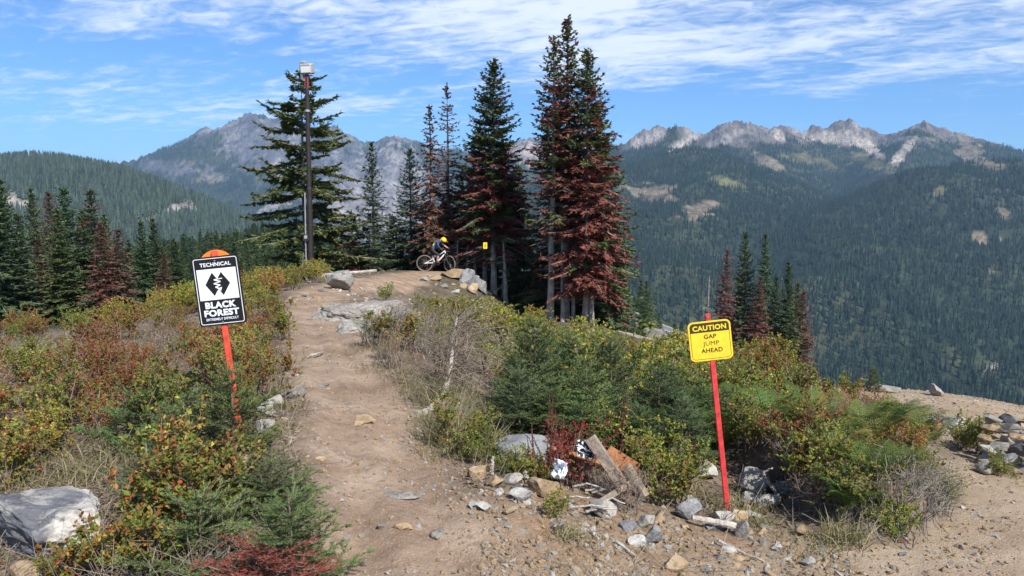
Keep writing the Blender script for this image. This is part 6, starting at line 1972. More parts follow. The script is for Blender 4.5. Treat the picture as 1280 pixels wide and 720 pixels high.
# technical sign
p = ground_at(293, 5.2)
W1, H1 = 0.312, 0.468
s1 = thing('trail_sign', 'black and white rectangular trail sign reading BLACK FOREST on an orange red post', 'sign', p, None, (0, R(-5.7), R(3)))
post = rounded_post(0.040, 0.020, 1.285, None)
obj('post', post.mesh('post', [M['post_red']]), s1)
mb = MB(); a = np.linspace(0, 2 * PI, 49)[:-1]
obj('round_marker', plate(np.column_stack([np.cos(a) * 0.125, np.sin(a) * 0.125]), -0.002, 0.002).mesh('round_marker', [M['disc_orange']]), s1, (0.0, 0.016, 1.165))
zc = 1.015
pan = obj('panel', plate(round_rect(W1, H1, 0.022), -0.0015, 0.0015).mesh('panel', [M['sign_black']]), s1, (0, -0.0145, zc))
yf = -0.0022
L = lambda v_: H1 / 2 - v_ * H1
rr1, rr2 = round_rect(W1 - 0.022, H1 - 0.022, 0.016), round_rect(W1 - 0.031, H1 - 0.031, 0.012)
obj('border_line', plate(rr1, yf, yf + 0.0012, rr2).mesh('border_line', [M['sign_white']]), pan)
fw = W1 - 0.052
field = plate(np.array([(fw / 2, L(0.178)), (-fw / 2, L(0.178)), (-fw / 2, L(0.625)), (fw / 2, L(0.625))]), yf, yf + 0.0012)
obj('white_field', field.mesh('white_field', [M['sign_white']]), pan)
for dx in (-0.030, 0.030):
    q = np.array([(0.052, 0), (0, 0.079), (-0.052, 0), (0, -0.079)])
    obj('diamond', plate(q, -0.0006 + (0.0002 if dx > 0 else 0), 0.0008).mesh('diamond', [M['sign_black']]), pan, (dx, yf - 0.0008, L(0.400)))
zig = np.array([(0.034, 0.036), (-0.022, 0.030), (0.020, 0.014), (-0.026, 0.004), (0.016, -0.010), (-0.018, -0.020), (0.012, -0.034)])
mb = MB(); 
A = np.column_stack([zig[:-1, 0], np.zeros(6), zig[:-1, 1]]); B = np.column_stack([zig[1:, 0], np.zeros(6), zig[1:, 1]])
for i in range(6):
    d = B[i] - A[i]; nn = np.array([-d[2], 0, d[0]]); nn = nn / np.linalg.norm(nn) * (0.0028 + 0.0009 * (i % 2)); yy = -0.0003 * (i % 2)
    V = np.array([A[i] - nn, B[i] - nn * 1.2, B[i] + nn * 1.2, A[i] + nn]) + [0, yy, 0]
    mb.add(np.vstack([V, V + [0, 0.0005, 0]]), [(0, 1, 2, 3), (0, 4, 5, 1), (1, 5, 6, 2), (2, 6, 7, 3), (3, 7, 4, 0)])
mb.add([(0.026, -0.0004, -0.022), (0.016, -0.0004, -0.050), (-0.006, -0.0004, -0.030)], [(0, 1, 2)])
obj('zigzag_arrow', mb.mesh('zigzag_arrow', [M['sign_white']]), pan, (0, yf - 0.0024, L(0.400)))
lettering('lettering', 'TECHNICAL', 0.026, 0, L(0.115), yf, M['sign_white'], pan, 0.025, 0.205)
lettering('lettering', 'BLACK', 0.045, 0, L(0.700), yf, M['sign_white'], pan, 0.045, 0.205)
lettering('lettering', 'FOREST', 0.045, 0, L(0.815), yf, M['sign_white'], pan, 0.045, 0.232)
lettering('lettering', 'EXTREMELY DIFFICULT', 0.0165, 0, L(0.905), yf, M['sign_white'], pan, 0.02, 0.215)
for z in (H1 / 2 - 0.03, -H1 / 2 + 0.022):
    obj('bolt', plate(np.column_stack([np.cos(a) * 0.006, np.sin(a) * 0.006]), -0.004, 0).mesh('bolt', [M['bolt']]), pan, (0, -0.002, z))

# caution sign
p = ground_at(918, 5.2)
W2, H2 = 0.286, 0.272
s2 = thing('caution_sign', 'small yellow square sign reading CAUTION GAP JUMP AHEAD on a thin red post', 'sign', p, None, (0, R(-7.2), R(-4)))
obj('post', rounded_post(0.036, 0.022, 1.390, None).mesh('post', [M['post_red2']]), s2)
obj('bolt', plate(np.column_stack([np.cos(a) * 0.006, np.sin(a) * 0.006]), -0.003, 0).mesh('bolt', [M['bolt']]), s2, (0, -0.0125, 1.370))
pan = obj('panel', plate(round_rect(W2, H2, 0.034), -0.0015, 0.0015).mesh('panel', [M['sign_yellow']]), s2, (0, -0.0145, 1.207))
rr1, rr2 = round_rect(W2 - 0.022, H2 - 0.022, 0.026), round_rect(W2 - 0.028, H2 - 0.028, 0.023)
obj('border_line', plate(rr1, yf, yf + 0.0012, rr2).mesh('border_line', [M['sign_brown']]), pan)
q = round_rect(W2 - 0.029, H2 - 0.029, 0.023); top = q.copy(); top[:, 1] = np.maximum(top[:, 1], H2 / 2 - 0.076)
obj('heading_band', plate(top, yf, yf + 0.0012).mesh('heading_band', [M['sign_brown']]), pan)
lettering('lettering', 'CAUTION', 0.036, 0, H2 / 2 - 0.046, yf - 0.0010, M['sign_yellow'], pan, 0.035, 0.226)
for i, (t, w) in enumerate((('GAP', 0.083), ('JUMP', 0.108), ('AHEAD', 0.144))):
    lettering('lettering', t, 0.0385 if t == 'JUMP' else 0.030, 0.002 * i, 0.030 - 0.048 * i - (0.0042 if t == 'JUMP' else 0), yf, M['sign_brown'], pan, 0.0 if t == 'JUMP' else 0.02, w)

# tiny trail tag on a trunk in the dying stand
p = P(606.5, 307, 32.6)
t = thing('trail_tag', 'tiny yellow trail tag fixed to a trunk right of the rider', 'sign', p)
obj('plate', plate(round_rect(0.17, 0.27, 0.02), -0.004, 0.004).mesh('plate', [M['sign_yellow']]), t)
obj('mark', plate(round_rect(0.03, 0.12, 0.01), -0.006, -0.0045).mesh('mark', [M['sign_brown']]), t)

# ------------------------------------------------------------------ light pole
M['pole'] = plain_mat('dark_brown_steel', (0.028, 0.021, 0.02), 0.6, 0.3, 0.3, 4)
M['galv'] = plain_mat('galvanised_steel', (0.42, 0.42, 0.41), 0.45, 0.7, 0.2, 8)
M['housing'] = plain_mat('pale_lamp_housing', (0.36, 0.36, 0.35), 0.45, 0.2, 0.15, 6)
M['lens'] = plain_mat('lamp_glass', (0.75, 0.76, 0.74), 0.15, 0.0, 0.05, 3)
M['box_black'] = plain_mat('black_plastic', (0.02, 0.02, 0.02), 0.5)
p = ground_at(389, 30); topz = P(384, 86, 30).z - p.z
lp = thing('light_pole', 'tall dark steel floodlight pole in front of the open hemlock', 'light pole', p, None, (0, R(0.25), 0))
mb = MB(); zz_ = np.array([-0.4, topz * 0.44, topz * 0.445, topz - 0.2]); tube(mb, np.column_stack([zz_ * 0, zz_ * 0, zz_]), [0.118, 0.108, 0.092, 0.075], (0.1, 0.1, 0.1), 16)
obj('pole', mb.mesh('pole', [M['pole']], False), lp)
mb = MB(); tube(mb, [[-0.17, -0.06, 0], [-0.16, -0.05, topz * 0.42]], 0.028, (0.3, 0.3, 0.3), 8)
obj('conduit', mb.mesh('conduit', [M['galv']]), lp)
mb = MB(); box(mb, (-0.13, -0.12, topz * 0.205), (0.22, 0.12, 0.26), (0.1, 0.1, 0.1), bev=0.012)
jb = obj('junction_box', mb.mesh('junction_box', [M['box_black']]), lp)
mb = MB(); box(mb, (-0.13, -0.185, topz * 0.205 + 0.03), (0.11, 0.012, 0.12), (0.8, 0.8, 0.8), bev=0.004)
obj('cover', mb.mesh('cover', [M['housing']]), jb)
mb = MB(); tube(mb, [[0, 0, topz * 0.8], [0, 0, topz * 0.8 + 0.08]], 0.105, (0.5, 0.5, 0.5), 14)
obj('band', mb.mesh('band', [M['galv']]), lp)
hd = obj('lamp_head', None, lp, (0.02, 0, topz))
mb = MB(); box(mb, (0, 0, 0.0), (0.50, 0.34, 0.40), (0.7, 0.7, 0.7), bev=0.05); box(mb, (-0.12, -0.02, 0.235), (0.2, 0.22, 0.09), (0.6, 0.6, 0.6), bev=0.02)
hd = None
for o_ in list(lp.children):
    if o_.name.startswith('lamp_head'):
        bpy.data.objects.remove(o_)
hd = obj('lamp_head', mb.mesh('lamp_head', [M['housing']]), lp, (0.02, 0, topz)); hd.rotation_euler = (R(12), 0, R(-14))
mb = MB(); box(mb, (0.02, -0.175, -0.02), (0.40, 0.012, 0.22), (0.8, 0.8, 0.8), bev=0.004); obj('lens', mb.mesh('lens', [M['lens']]), hd)
mb = MB(); box(mb, (-0.2, -0.05, -0.28), (0.08, 0.2, 0.22), (0.5, 0.5, 0.5), bev=0.01); box(mb, (0.02, 0.02, -0.26), (0.34, 0.06, 0.05), (0.5, 0.5, 0.5), bev=0.008); obj('bracket', mb.mesh('bracket', [M['galv']]), hd)
mb = MB(); box(mb, (0, -0.03, topz - 0.52), (0.13, 0.06, 0.42), (0.5, 0.1, 0.1), bev=0.01); obj('red_plate', mb.mesh('red_plate', [M['post_red2']]), lp)

# ------------------------------------------------------------------ broken bench
M['orange_wood'] = bark_mat('stained_orange_plank', (0.28, 0.11, 0.04), (0.42, 0.185, 0.075), 7)
M['grey_wood'] = bark_mat('weathered_timber', (0.13, 0.098, 0.076), (0.29, 0.23, 0.18), 9)


def plank(name, a, b_, w, th, mat, parent, up=(0, -0.5, 1)):
    """sawn board from a to b in the parent's space"""
    a, b_ = Vector(a), Vector(b_); d = b_ - a; L_ = d.length; x = d.normalized(); zv = Vector(up); zv = (zv - x * zv.dot(x)).normalized(); yv = zv.cross(x)
    mb = MB(); box(mb, (0, 0, 0), (L_, w, th), (0.3, 0.2, 0.1), bev=0.004, jit=0.0012)
    o = obj(name, mb.mesh(name, [M[mat]]), parent)
    o.matrix_local = Matrix.Translation((a + b_) / 2) @ Matrix((x, yv, zv)).transposed().to_4x4()
    return o


bo = ground_at(760, 4.95)
bench = thing('broken_bench', 'broken wooden bench lying on its side among shrubs, orange plank and grey legs', 'bench', bo)
T = lambda px, py, Y: P(px, py, Y) - bo
plank('plank', T(690, 563, 5.25), T(757, 583, 5.02), 0.035, 0.075, 'orange_wood', bench, (0.1, -1, 1.0))
plank('plank', T(757, 568, 5.15), T(792, 590, 4.95), 0.14, 0.035, 'orange_wood', bench, (0.0, -1, 0.45))
plank('leg', T(737, 547, 4.85), T(778, 606, 4.75), 0.075, 0.04, 'grey_wood', bench, (-0.6, -0.5, 0.7))
plank('leg', T(783, 582, 4.9), T(807, 621, 4.8), 0.06, 0.04, 'grey_wood', bench, (0.7, -0.5, 0.5))
plank('rail', T(735, 637, 4.62), T(795, 600, 4.78), 0.04, 0.075, 'grey_wood', bench, (0.4, -0.8, 0.6))

# speckled cloth caught in the bush, and a crumpled white sheet


def cloth_mesh(name, w, h, seed, mat, amp=0.05, n=22):
    g = np.random.default_rng(seed); uu, vv = np.meshgrid(np.linspace(-0.5, 0.5, n), np.linspace(-0.5, 0.5, n))
    z = amp * (2.2 * fbm(uu * 3 + seed, vv * 3, 3, seed) + ridged(uu * 5, vv * 5 + seed, 3, seed + 2) - 0.6)
    X = uu * w * (1 - 0.25 * fbm(uu * 2, vv * 2, 2, seed + 4)) ; Y = vv * h * (1 - 0.25 * fbm(vv * 2, uu * 2, 2, seed + 5))
    me = grid_mesh(name, X, Y, z, [mat], {}, False)
    return me


m, nt, b = nodes('speckled_cloth')
n_ = noise(nt, 42, 2, 0.5, objcoord(nt), 0.5)
nt.links.new(ramp(nt, n_, [(0.50, (0.015, 0.015, 0.02)), (0.54, (0.78, 0.78, 0.80))]), b.inputs['Base Color']); b.inputs['Roughness'].default_value = 0.8
M['speckle'] = m
M['white_sheet'] = plain_mat('crumpled_white_plastic', (0.72, 0.75, 0.80), 0.4, 0, 0.06, 12)
o = obj('cloth', cloth_mesh('cloth', 0.14, 0.11, 3, M['speckle'], 0.03), None, P(735, 562, 4.86)); o.rotation_euler = (R(62), R(10), 0.2)
tag(o, 'black and white speckled cloth caught on the upper leg of the broken bench', 'cloth')
o = obj('crumpled_sheet', cloth_mesh('crumpled_sheet', 0.11, 0.13, 8, M['white_sheet'], 0.045), None, P(700, 588, 4.82)); o.rotation_euler = (R(58), 0, -0.3)
tag(o, 'crumpled white sheet stuck in the crimson bush left of the broken bench', 'litter')

# ------------------------------------------------------------------ fallen wood


def bent_stick(name, pts, r0, r1, mat, label, cat='stick', group=None, sides=8, lump=0.12):
    pts = [Vector(q) for q in pts]; c = pts[0]
    ctrl = np.array([q - c for q in pts]); t = np.linspace(0, len(pts) - 1, 6 * (len(pts) - 1) + 1)
    P_ = np.column_stack([np.interp(t, np.arange(len(pts)), ctrl[:, k]) for k in range(3)]); P_ += rng.normal(0, r0 * 0.18, P_.shape)
    mb = MB(); tube(mb, P_, np.linspace(r0, r1, len(P_)), (0.3, 0.27, 0.24), sides, lump=lump)
    return tag(obj(name, mb.mesh(name, [M[mat]]), None, c), label, cat, group)


G = lambda px, Y, dz=0.0: ground_at(px, Y) + Vector((0, 0, dz))
bent_stick('log', [G(515, 6.7, 0.03), G(545, 7.0, 0.04), G(580, 7.2, 0.05)], 0.035, 0.045, 'dead_wood', 'grey log lying beside the trail below the fallen dead fir', 'log')
# fallen dead fir: leaning bole, bare branches
fd = thing('fallen_fir', 'fallen dead fir with a grey leaning bole and a tangle of bare branches', 'dead tree', G(530, 6.9))
f0 = Vector(fd.location); ptsw = [P(527, 524, 6.9), P(556, 494, 7.3), P(564, 455, 7.7), P(566, 420, 8.1), P(572, 396, 8.4)]
mb = MB(); ctrl = np.array([q - f0 for q in ptsw]); t = np.linspace(0, 4, 25); Q = np.column_stack([np.interp(t, np.arange(5), ctrl[:, k]) for k in range(3)])
tube(mb, Q, np.linspace(0.042, 0.010, 25), (0.3, 0.27, 0.24), 9, lump=0.1)
obj('trunk', mb.mesh('trunk', [M['dead_wood']]), fd)
g = np.random.default_rng(71); tw = MB()
n = 95; c0 = np.array(P(595, 480, 7.6) - f0)
A = Q[g.integers(5, 25, n)]; D = np.column_stack([g.uniform(-0.22, 0.6, n), g.uniform(-0.5, 0.5, n), g.uniform(-0.35, 0.35, n)])
Mi = A + D * 0.5 + g.normal(0, 0.04, (n, 3)); E = A + D + np.column_stack([np.zeros(n), np.zeros(n), -0.1 * g.random(n)])
segs(tw, A, Mi, 0.006, 0.004, pick(GREYTW + TWIG, n, g)); segs(tw, Mi, E, 0.004, 0.002, pick(GREYTW + TWIG, n, g))
k = 1050; i = g.integers(0, n, k); q = g.random((k, 1)); A2 = np.where(q < 0.5, A[i] + (Mi[i] - A[i]) * q * 2, Mi[i] + (E[i] - Mi[i]) * (q * 2 - 1))
D2 = nrm(nrm(D[i]) * 0.6 + g.normal(0, 0.6, (k, 3))) * g.uniform(0.05, 0.22, (k, 1)); segs(tw, A2, A2 + D2, 0.0024, 0.0012, pick([(0.20, 0.15, 0.12), (0.26, 0.22, 0.19), (0.15, 0.10, 0.075), (0.28, 0.19, 0.13)], k, g))
k2 = 1700; j = g.integers(0, k, k2); A3 = A2[j] + D2[j] * g.random((k2, 1)); segs(tw, A3, A3 + nrm(D2[j] + g.normal(0, 0.1, (k2, 3))) * g.uniform(0.02, 0.07, (k2, 1)), 0.0015, 0.001, pick([(0.22, 0.15, 0.11), (0.18, 0.12, 0.085), (0.27, 0.2, 0.15)], k2, g))
obj('twigs', tw.mesh('twigs', [M['twigs']]), fd)['kind'] = 'stuff'
bent_stick('stick', [G(872, 4.72, 0.05), G(900, 4.7, 0.06), G(936, 4.66, 0.055)], 0.018, 0.024, 'dead_wood', 'thick grey stick lying between stones under the caution sign')
bent_stick('stick', [G(614, 4.85, 0.0), G(614, 4.85, 0.07), G(616, 4.86, 0.145)], 0.017, 0.008, 'dead_wood', 'white bleached stump standing at the trail edge')
bent_stick('stick', [G(658, 4.8, 0.0), G(660, 4.78, 0.05), G(656, 4.78, 0.09)], 0.016, 0.010, 'dead_wood', 'short bleached stump among the stones by the trail')
bent_stick('stick', [G(985, 5.45, 0.02), G(966, 5.45, 0.16), G(962, 5.45, 0.21), G(974, 5.45, 0.25)], 0.014, 0.006, 'dead_wood', 'bleached forked twig beside the tilted white slab')
bent_stick('stick', [G(775, 4.15, 0.02), G(800, 4.02, 0.02)], 0.008, 0.006, 'dead_wood', 'thin bleached stick on the stony bank, left of the bright white stone')
bent_stick('stick', [G(742, 4.2, 0.02), G(752, 4.1, 0.02)], 0.009, 0.005, 'dead_wood', 'short bleached stick on the stony bank')
bent_stick('stick', [G(905, 4.45, 0.03), G(935, 4.3, 0.02), G(968, 4.2, 0.02)], 0.009, 0.006, 'dead_wood', 'thin dark stick below the caution sign')
bent_stick('stick', [G(380, 9.2, 0.02), G(392, 9.4, 0.05), G(402, 9.7, 0.03)], 0.02, 0.012, 'dead_wood', 'root like stick at the left trail edge halfway up')
bent_stick('log', [G(545, 24.5, 0.1), G(590, 25, 0.12)], 0.10, 0.08, 'dead_wood', 'grey log lying below the mound of the rider', 'log')
bent_stick('log', [G(395, 25, 0.15), G(470, 27, 0.3)], 0.06, 0.05, 'dead_wood', 'thin pale log lying behind the pale square boulder', 'log')
g = np.random.default_rng(5)
for i in range(8):
    px = g.uniform(690, 755); Y = g.uniform(4.45, 4.9); a0 = g.uniform(-0.6, 0.9)
    c = G(px, Y, 0.03); d = Vector((math.cos(a0), -abs(math.sin(a0)) * 0.5, 0.1)) * g.uniform(0.12, 0.26); md = c + d * 0.5 + Vector((g.normal(0, 0.02), 0, g.uniform(0.0, 0.05))); e = c + d
    e.z = max(e.z, zgs(e.x, e.y) + 0.015)
    bent_stick('stick', [c, md, e], 0.008, 0.004, 'dead_wood', 'bleached branch in the driftwood tangle below the broken bench', 'stick', 'bleached branches below the broken bench', 6)
# exposed roots under the fern bank
for i in range(26):
    px = g.uniform(1000, 1185); Y = float(np.interp(px, [880, 940, 1010, 1055, 1100, 1150, 1207], [6.5, 6.05, 5.25, 4.82, 4.58, 4.62, 5.02])) + g.normal(0, 0.04); q = g.uniform(-6, 26)
    c = G(px, Y + 0.24, 0.004); e = G(px + q, Y - g.uniform(0.02, 0.16), 0.002); md = G(px + q * 0.5, Y + 0.08, 0.012)
    bent_stick('root', [c, md + Vector((g.normal(0, 0.03), 0, g.uniform(0, 0.03))), e], g.uniform(0.003, 0.007), 0.002, 'bark', 'dark exposed root hanging down the cut edge of the fern bank', 'root', 'exposed roots under the fern bank', 5)

# ------------------------------------------------------------------ mountain bike and rider
M['tyre'] = plain_mat('tan_wall_tyre', (0.16, 0.13, 0.10), 0.85)
M['rim'] = plain_mat('dark_rim', (0.03, 0.03, 0.032), 0.4, 0.4)
M['frame'] = plain_mat('white_frame_paint', (0.72, 0.73, 0.72), 0.3, 0, 0.04)
M['black'] = plain_mat('matt_black', (0.02, 0.02, 0.022), 0.6)
M['steel'] = plain_mat('steel', (0.4, 0.4, 0.4), 0.35, 0.9)
M['skin'] = plain_mat('skin', (0.46, 0.25, 0.17), 0.55, 0, 0.05, 10)
M['jersey'] = plain_mat('navy_jersey', (0.035, 0.055, 0.13), 0.8, 0, 0.2, 12)
M['shorts'] = plain_mat('black_shorts', (0.016, 0.016, 0.02), 0.8, 0, 0.2, 12)
M['helmet'] = plain_mat('yellow_helmet', (0.85, 0.56, 0.02), 0.35, 0, 0.04)
M['lime'] = plain_mat('lime_vest', (0.55, 0.66, 0.12), 0.7, 0, 0.1)

RW = 0.365
YB = 33.7
rear = ground_at(531, YB)
bike = thing('mountain_bike', 'white full suspension mountain bike on top of the rocky mound', 'bicycle', rear)
bz = float(rear.z)
frx = 1.10
frz = zgs(rear.x + frx, YB - 0.05) - bz
ax_r = np.array([0, 0, RW]); ax_f = np.array([frx, -0.10, RW + max(-0.08, min(0.12, frz))])


def wheel(center, yaw, name='wheel'):
    w = bpy.data.objects.new(name, None)
    mb = MB(); n = 36; a = np.linspace(0, 2 * PI, n + 1)[:-1]
    th = np.linspace(0, 2 * PI, 9)[:-1]
    V = np.array([[(RW - 0.028 + 0.028 * math.cos(t)) * math.cos(q), 0.030 * math.sin(t), (RW - 0.028 + 0.028 * math.cos(t)) * math.sin(q)] for q in a for t in th])
    f = [(i * 8 + j, i * 8 + (j + 1) % 8, ((i + 1) % n) * 8 + (j + 1) % 8, ((i + 1) % n) * 8 + j) for i in range(n) for j in range(8)]
    hub = MB(); tube(hub, [[0, -0.06, 0], [0, 0.06, 0]], 0.025, (0.1, 0.1, 0.1), 10)
    tube(hub, [[0, 0.035, 0], [0, 0.038, 0]], 0.09, (0.3, 0.3, 0.3), 16)
    w = obj(name, hub.mesh('hub', [M['black']]), bike, center); w.rotation_euler = (0, 0, yaw)
    mb.add(V, f); obj('tyre', mb.mesh('tyre', [M['tyre']], True), w)
    rm = MB(); V2 = np.array([[r_ * math.cos(q), y_, r_ * math.sin(q)] for q in a for r_, y_ in ((RW - 0.05, -0.015), (RW - 0.05, 0.015), (RW - 0.072, 0.0))])
    rm.add(V2, [(i * 3 + j, i * 3 + (j + 1) % 3, ((i + 1) % n) * 3 + (j + 1) % 3, ((i + 1) % n) * 3 + j) for i in range(n) for j in range(3)]); obj('rim', rm.mesh('rim', [M['rim']]), w)
    sp = MB(); k = 28; b_ = 2 * PI * np.arange(k) / k
    segs(sp, np.column_stack([0.022 * np.cos(b_ + 0.9), 0.03 * (-1.0) ** np.arange(k), 0.022 * np.sin(b_ + 0.9)]), np.column_stack([(RW - 0.06) * np.cos(b_), 0 * b_, (RW - 0.06) * np.sin(b_)]), 0.0015, 0.0015, (0.1, 0.1, 0.1))
    obj('spokes', sp.mesh('spokes', [M['steel']]), w)['kind'] = 'stuff'
    return w


wheel(ax_r, 0.05); wheel(ax_f, -0.75)
bb = np.array([0.45, 0, RW - 0.02]); seat_t = np.array([0.30, 0, 0.80]); head_t = np.array([0.87, 0, 0.93]); head_b = np.array([0.91, 0, 0.80])
fr = MB()
tube(fr, [bb, [0.68, 0, 0.55], head_b], [0.032, 0.036, 0.034], (1, 1, 1), 10); tube(fr, [head_b, head_t], 0.028, (1, 1, 1), 10); tube(fr, [[0.36, 0, 0.62], [0.62, 0, 0.72], head_t - [0.01, 0, 0.04]], [0.024, 0.026, 0.026], (1, 1, 1), 10)
tube(fr, [bb, [0.36, 0, 0.62], [0.335, 0, 0.70]], [0.026, 0.022, 0.02], (1, 1, 1), 10)
fk = obj('frame', fr.mesh('frame', [M['frame']], True), bike)
st = MB()
for sy in (-0.05, 0.05):
    tube(st, [bb + [-0.02, sy * 0.6, 0.04], [0.22, sy * 1.2, RW + 0.02], ax_r + [0, sy * 1.2, 0]], [0.018, 0.016, 0.016], (1, 1, 1), 8); tube(st, [[0.42, sy * 0.5, 0.58], ax_r + [0.02, sy * 1.2, 0.01]], [0.014, 0.012], (1, 1, 1), 8)
obj('swing_arm', st.mesh('swing_arm', [M['frame']], True), bike)
fm = MB()
off = np.array([math.sin(-0.75) * -0.065, math.cos(-0.75) * 0.065, 0])
for sg in (-1, 1):
    tube(fm, [ax_f + off * sg, head_b + [0.02, 0, -0.02] + off * sg], [0.019, 0.023], (0.1, 0.1, 0.1), 8)
tube(fm, [head_b + off * 1.1 + [0.02, 0, -0.01], head_b - off * 1.1 + [0.02, 0, -0.01]], 0.022, (0.1, 0.1, 0.1), 8)
obj('fork', fm.mesh('fork', [M['black']], True), bike)
hb = MB(); yv = np.array([math.sin(0.45), math.cos(0.45), 0]); hc = head_t + [0.03, 0, 0.06]
tube(hb, [hc - yv * 0.38, hc - yv * 0.1, hc + yv * 0.1, hc + yv * 0.38], [0.016, 0.015, 0.015, 0.016], (0.1, 0.1, 0.1), 8); tube(hb, [head_t, hc], 0.02, (0.1, 0.1, 0.1), 8)
obj('handlebar', hb.mesh('handlebar', [M['black']], True), bike)
sp_ = MB(); tube(sp_, [[0.335, 0, 0.70], [0.315, 0, 0.77]], 0.014, (0, 0, 0), 8); obj('seat_post', sp_.mesh('seat_post', [M['black']], True), bike)
sdl = MB(); tube(sdl, [[0.16, 0, 0.80], [0.24, 0, 0.795], [0.34, 0, 0.785], [0.44, 0, 0.78]], [0.05, 0.065, 0.035, 0.02], (0, 0, 0), 10); obj('saddle', sdl.mesh('saddle', [M['black']], True), bike)
ck = MB(); tube(ck, [bb + [0, -0.05, 0], bb + [0, 0.05, 0]], 0.03, (0, 0, 0), 10); tube(ck, [bb + [0, -0.07, 0], bb + [0.16, -0.08, -0.03]], 0.014, (0, 0, 0), 8); tube(ck, [bb + [0, 0.07, 0], bb + [-0.16, 0.08, 0.03]], 0.014, (0, 0, 0), 8)
tube(ck, [bb + [0, -0.055, 0], bb + [0, -0.058, 0]], 0.085, (0, 0, 0), 18); obj('crank', ck.mesh('crank', [M['black']]), bike)
for c_ in (bb + [0.16, -0.14, -0.03], bb + [-0.16, 0.14, 0.03]):
    pm = MB(); box(pm, c_, (0.10, 0.10, 0.02), (0, 0, 0), bev=0.004); obj('pedal', pm.mesh('pedal', [M['black']]), bike)


def skin_body(name, verts, edges, radii, root, mat, sub=2, smooth_=True):
    me = bpy.data.meshes.new(name); me.from_pydata([tuple(q) for q in verts], edges, []); me.update()
    o = bpy.data.objects.new(name, me); COL.objects.link(o)
    sk = o.modifiers.new('skin', 'SKIN'); sk.use_smooth_shade = smooth_
    sv = me.skin_vertices[0].data
    for i, r_ in enumerate(radii):
        sv[i].radius = (r_, r_) if not isinstance(r_, tuple) else r_
        sv[i].use_root = (i == root)
    o.modifiers.new('sub', 'SUBSURF').levels = sub
    dg = bpy.context.evaluated_depsgraph_get(); dg.update()
    m2 = bpy.data.meshes.new_from_object(o.evaluated_get(dg)); bpy.data.objects.remove(o)
    m2.name = name; m2.materials.clear(); m2.materials.append(mat)
    for p_ in m2.polygons:
        p_.use_smooth = smooth_
    return m2


# standing on the level pedals, crouched, looking down past the front wheel
hipc = np.array([0.33, 0, 0.98]); waist = np.array([0.42, 0, 1.12]); chest = np.array([0.57, -0.01, 1.29]); neck = np.array([0.70, -0.02, 1.38]); headb = np.array([0.79, -0.03, 1.39]); headt = np.array([0.90, -0.04, 1.30])
V, E_, Rr = [hipc, waist, chest, neck, headb, headt], [(0, 1), (1, 2), (2, 3), (3, 4), (4, 5)], [0.135, 0.125, 0.15, 0.062, 0.085, 0.075]
foot = {-1: bb + [0.16, -0.14, 0.02], 1: bb + [-0.16, 0.14, 0.08]}; grip = {-1: hc - yv * 0.32, 1: hc + yv * 0.32}


def chain(start, pts, rad):
    prev = start
    for q, r_ in zip(pts, rad):
        V.append(np.array(q)); Rr.append(r_); E_.append((prev, len(V) - 1)); prev = len(V) - 1
    return prev


for sg in (-1, 1):
    f_ = foot[sg]
    knee = np.array([0.62, sg * 0.15, 0.74]) if sg < 0 else np.array([0.50, sg * 0.15, 0.72])
    chain(0, [hipc + [0.02, sg * 0.10, -0.04], (hipc + [0.02, sg * 0.1, -0.04]) * 0.45 + knee * 0.55, knee, knee * 0.6 + (f_ + [-0.05, 0, 0.09]) * 0.4, f_ + [-0.05, 0, 0.09], f_ + [-0.07, 0, 0.035], f_ + [0.10, 0, 0.02]], [0.098, 0.086, 0.062, 0.060, 0.040, 0.042, 0.034])
    sh = chest + [0.05, sg * 0.18, 0.03]; gp = grip[sg]; el = (sh + gp) / 2 + [-0.08, sg * 0.12, 0.02]
    wr = gp + (el - gp) * 0.22
    last = chain(2, [sh, (sh + el) / 2, el, (el + wr) / 2, wr, gp + [-0.02, 0, 0.02]], [0.068, 0.054, 0.046, 0.040, 0.029, 0.034])
    for q in range(4):   # fingers round the grip
        o_ = yv * (q - 1.5) * 0.022
        chain(last, [gp + o_ + [0.022, 0, 0.018], gp + o_ + [0.030, 0, -0.010], gp + o_ + [0.010, 0, -0.024]], [0.0105, 0.0095, 0.0085])
    chain(last, [gp - yv * sg * 0.045 + [-0.014, 0, -0.008], gp - yv * sg * 0.05 + [0.008, 0, -0.022]], [0.011, 0.009])
body = skin_body('person', V, E_, Rr, 0, M['skin'])
for nm in ('jersey', 'shorts', 'shoes', 'lime'):
    body.materials.append(M[nm] if nm in M else M['black'])
co = np.empty(len(body.vertices) * 3); body.vertices.foreach_get('co', co)
mi = np.zeros(len(body.polygons), np.int32)
for p_ in body.polygons:
    c_ = np.array(p_.center)
    # distance along the limbs decides cloth or skin
    if c_[2] > 1.02 and c_[0] < 0.70:
        mi[p_.index] = 1
    elif c_[2] > 0.70 and c_[0] < 0.66 and c_[2] <= 1.02 and abs(c_[1]) < 0.25 and not (c_[2] > 0.98 and c_[0] > 0.5):
        mi[p_.index] = 2
    elif c_[2] > 0.98 and c_[0] < 0.84 and abs(c_[1]) > 0.12:
        mi[p_.index] = 1
    elif c_[2] < 0.475 + 0.06 * (c_[1] > 0):
        mi[p_.index] = 3
    if mi[p_.index] == 1 and c_[2] > 1.16 and abs(abs(c_[1]) - 0.10) < 0.035 and c_[0] < 0.62:
        mi[p_.index] = 4
body.polygons.foreach_set('material_index', mi)
rider = obj('person', body, None, rear)
tag(rider, 'mountain biker in navy jersey and yellow helmet crouching over the bike, looking down', 'person')
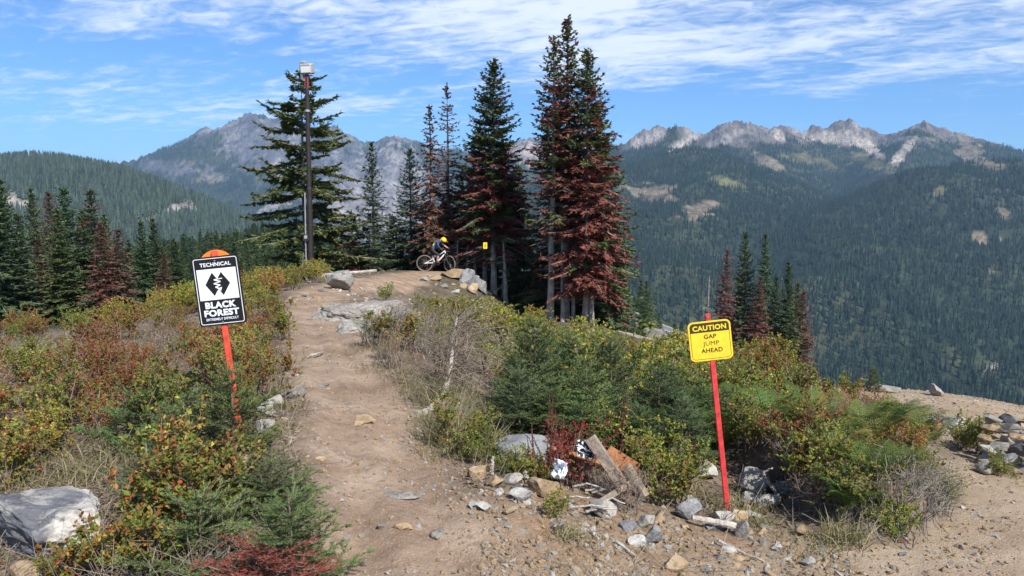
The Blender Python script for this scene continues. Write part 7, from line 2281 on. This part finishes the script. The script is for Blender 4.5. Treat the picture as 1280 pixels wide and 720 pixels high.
# helmet with a peak, goggles line and chin
hv, hf = ICO[3]
hv = hv.copy() * [0.135, 0.118, 0.120]
hm = MB(); keepf = hf[(hv[hf].mean(1)[:, 2] > -0.055)]; hm.add(hv, keepf)
hd_ax = nrm(headt - headb)
yawm = Matrix.Rotation(R(38), 4, 'Y')
h_o = obj('helmet', hm.mesh('helmet', [M['helmet']], True), rider); h_o.matrix_local = Matrix.Translation(Vector((headb + headt) / 2 + [0.0, 0, 0.035])) @ yawm
h_o.modifiers.new('thick', 'SOLIDIFY').thickness = 0.015
pk = MB(); box(pk, (0.15, 0, 0.03), (0.12, 0.17, 0.014), (1, 1, 0), rot=Euler((0, R(8), 0)), bev=0.005); o = obj('peak', pk.mesh('peak', [M['helmet']]), h_o)
nz = MB(); tube(nz, [[0.118, 0, -0.03], [0.135, 0, -0.055], [0.122, 0, -0.066]], [0.008, 0.014, 0.010], (0, 0, 0), 6); tube(nz, [[0.105, -0.026, -0.093], [0.112, 0, -0.095], [0.105, 0.026, -0.093]], 0.007, (0, 0, 0), 6)
o = obj('nose_and_mouth', nz.mesh('face', [M['skin']], True), h_o)
gg = MB(); tube(gg, [[0.075, -0.085, -0.035], [0.118, -0.04, -0.03], [0.124, 0, -0.03], [0.118, 0.04, -0.03], [0.075, 0.085, -0.035]], [0.018, 0.024, 0.024, 0.024, 0.018], (0, 0, 0), 8); obj('goggles', gg.mesh('goggles', [M['black']], True), h_o)
HAZE_DENSITY = 6.5e-5


def build_haze():
    m = bpy.data.materials.new('haze_air'); m.use_nodes = True
    nt = m.node_tree; nt.nodes.clear()
    out = nt.nodes.new('ShaderNodeOutputMaterial'); pv = nt.nodes.new('ShaderNodeVolumePrincipled')
    pv.inputs['Color'].default_value = (0.41, 0.67, 1.0, 1); pv.inputs['Density'].default_value = HAZE_DENSITY
    pv.inputs['Anisotropy'].default_value = 0.1
    nt.links.new(pv.outputs[0], out.inputs['Volume'])
    mb = MB(); box(mb, (0, 4500, 210), (20000, 24000, 1240), (1, 1, 1))
    return tag(obj('haze', mb.mesh('haze', [m])), kind='stuff')


build_haze()
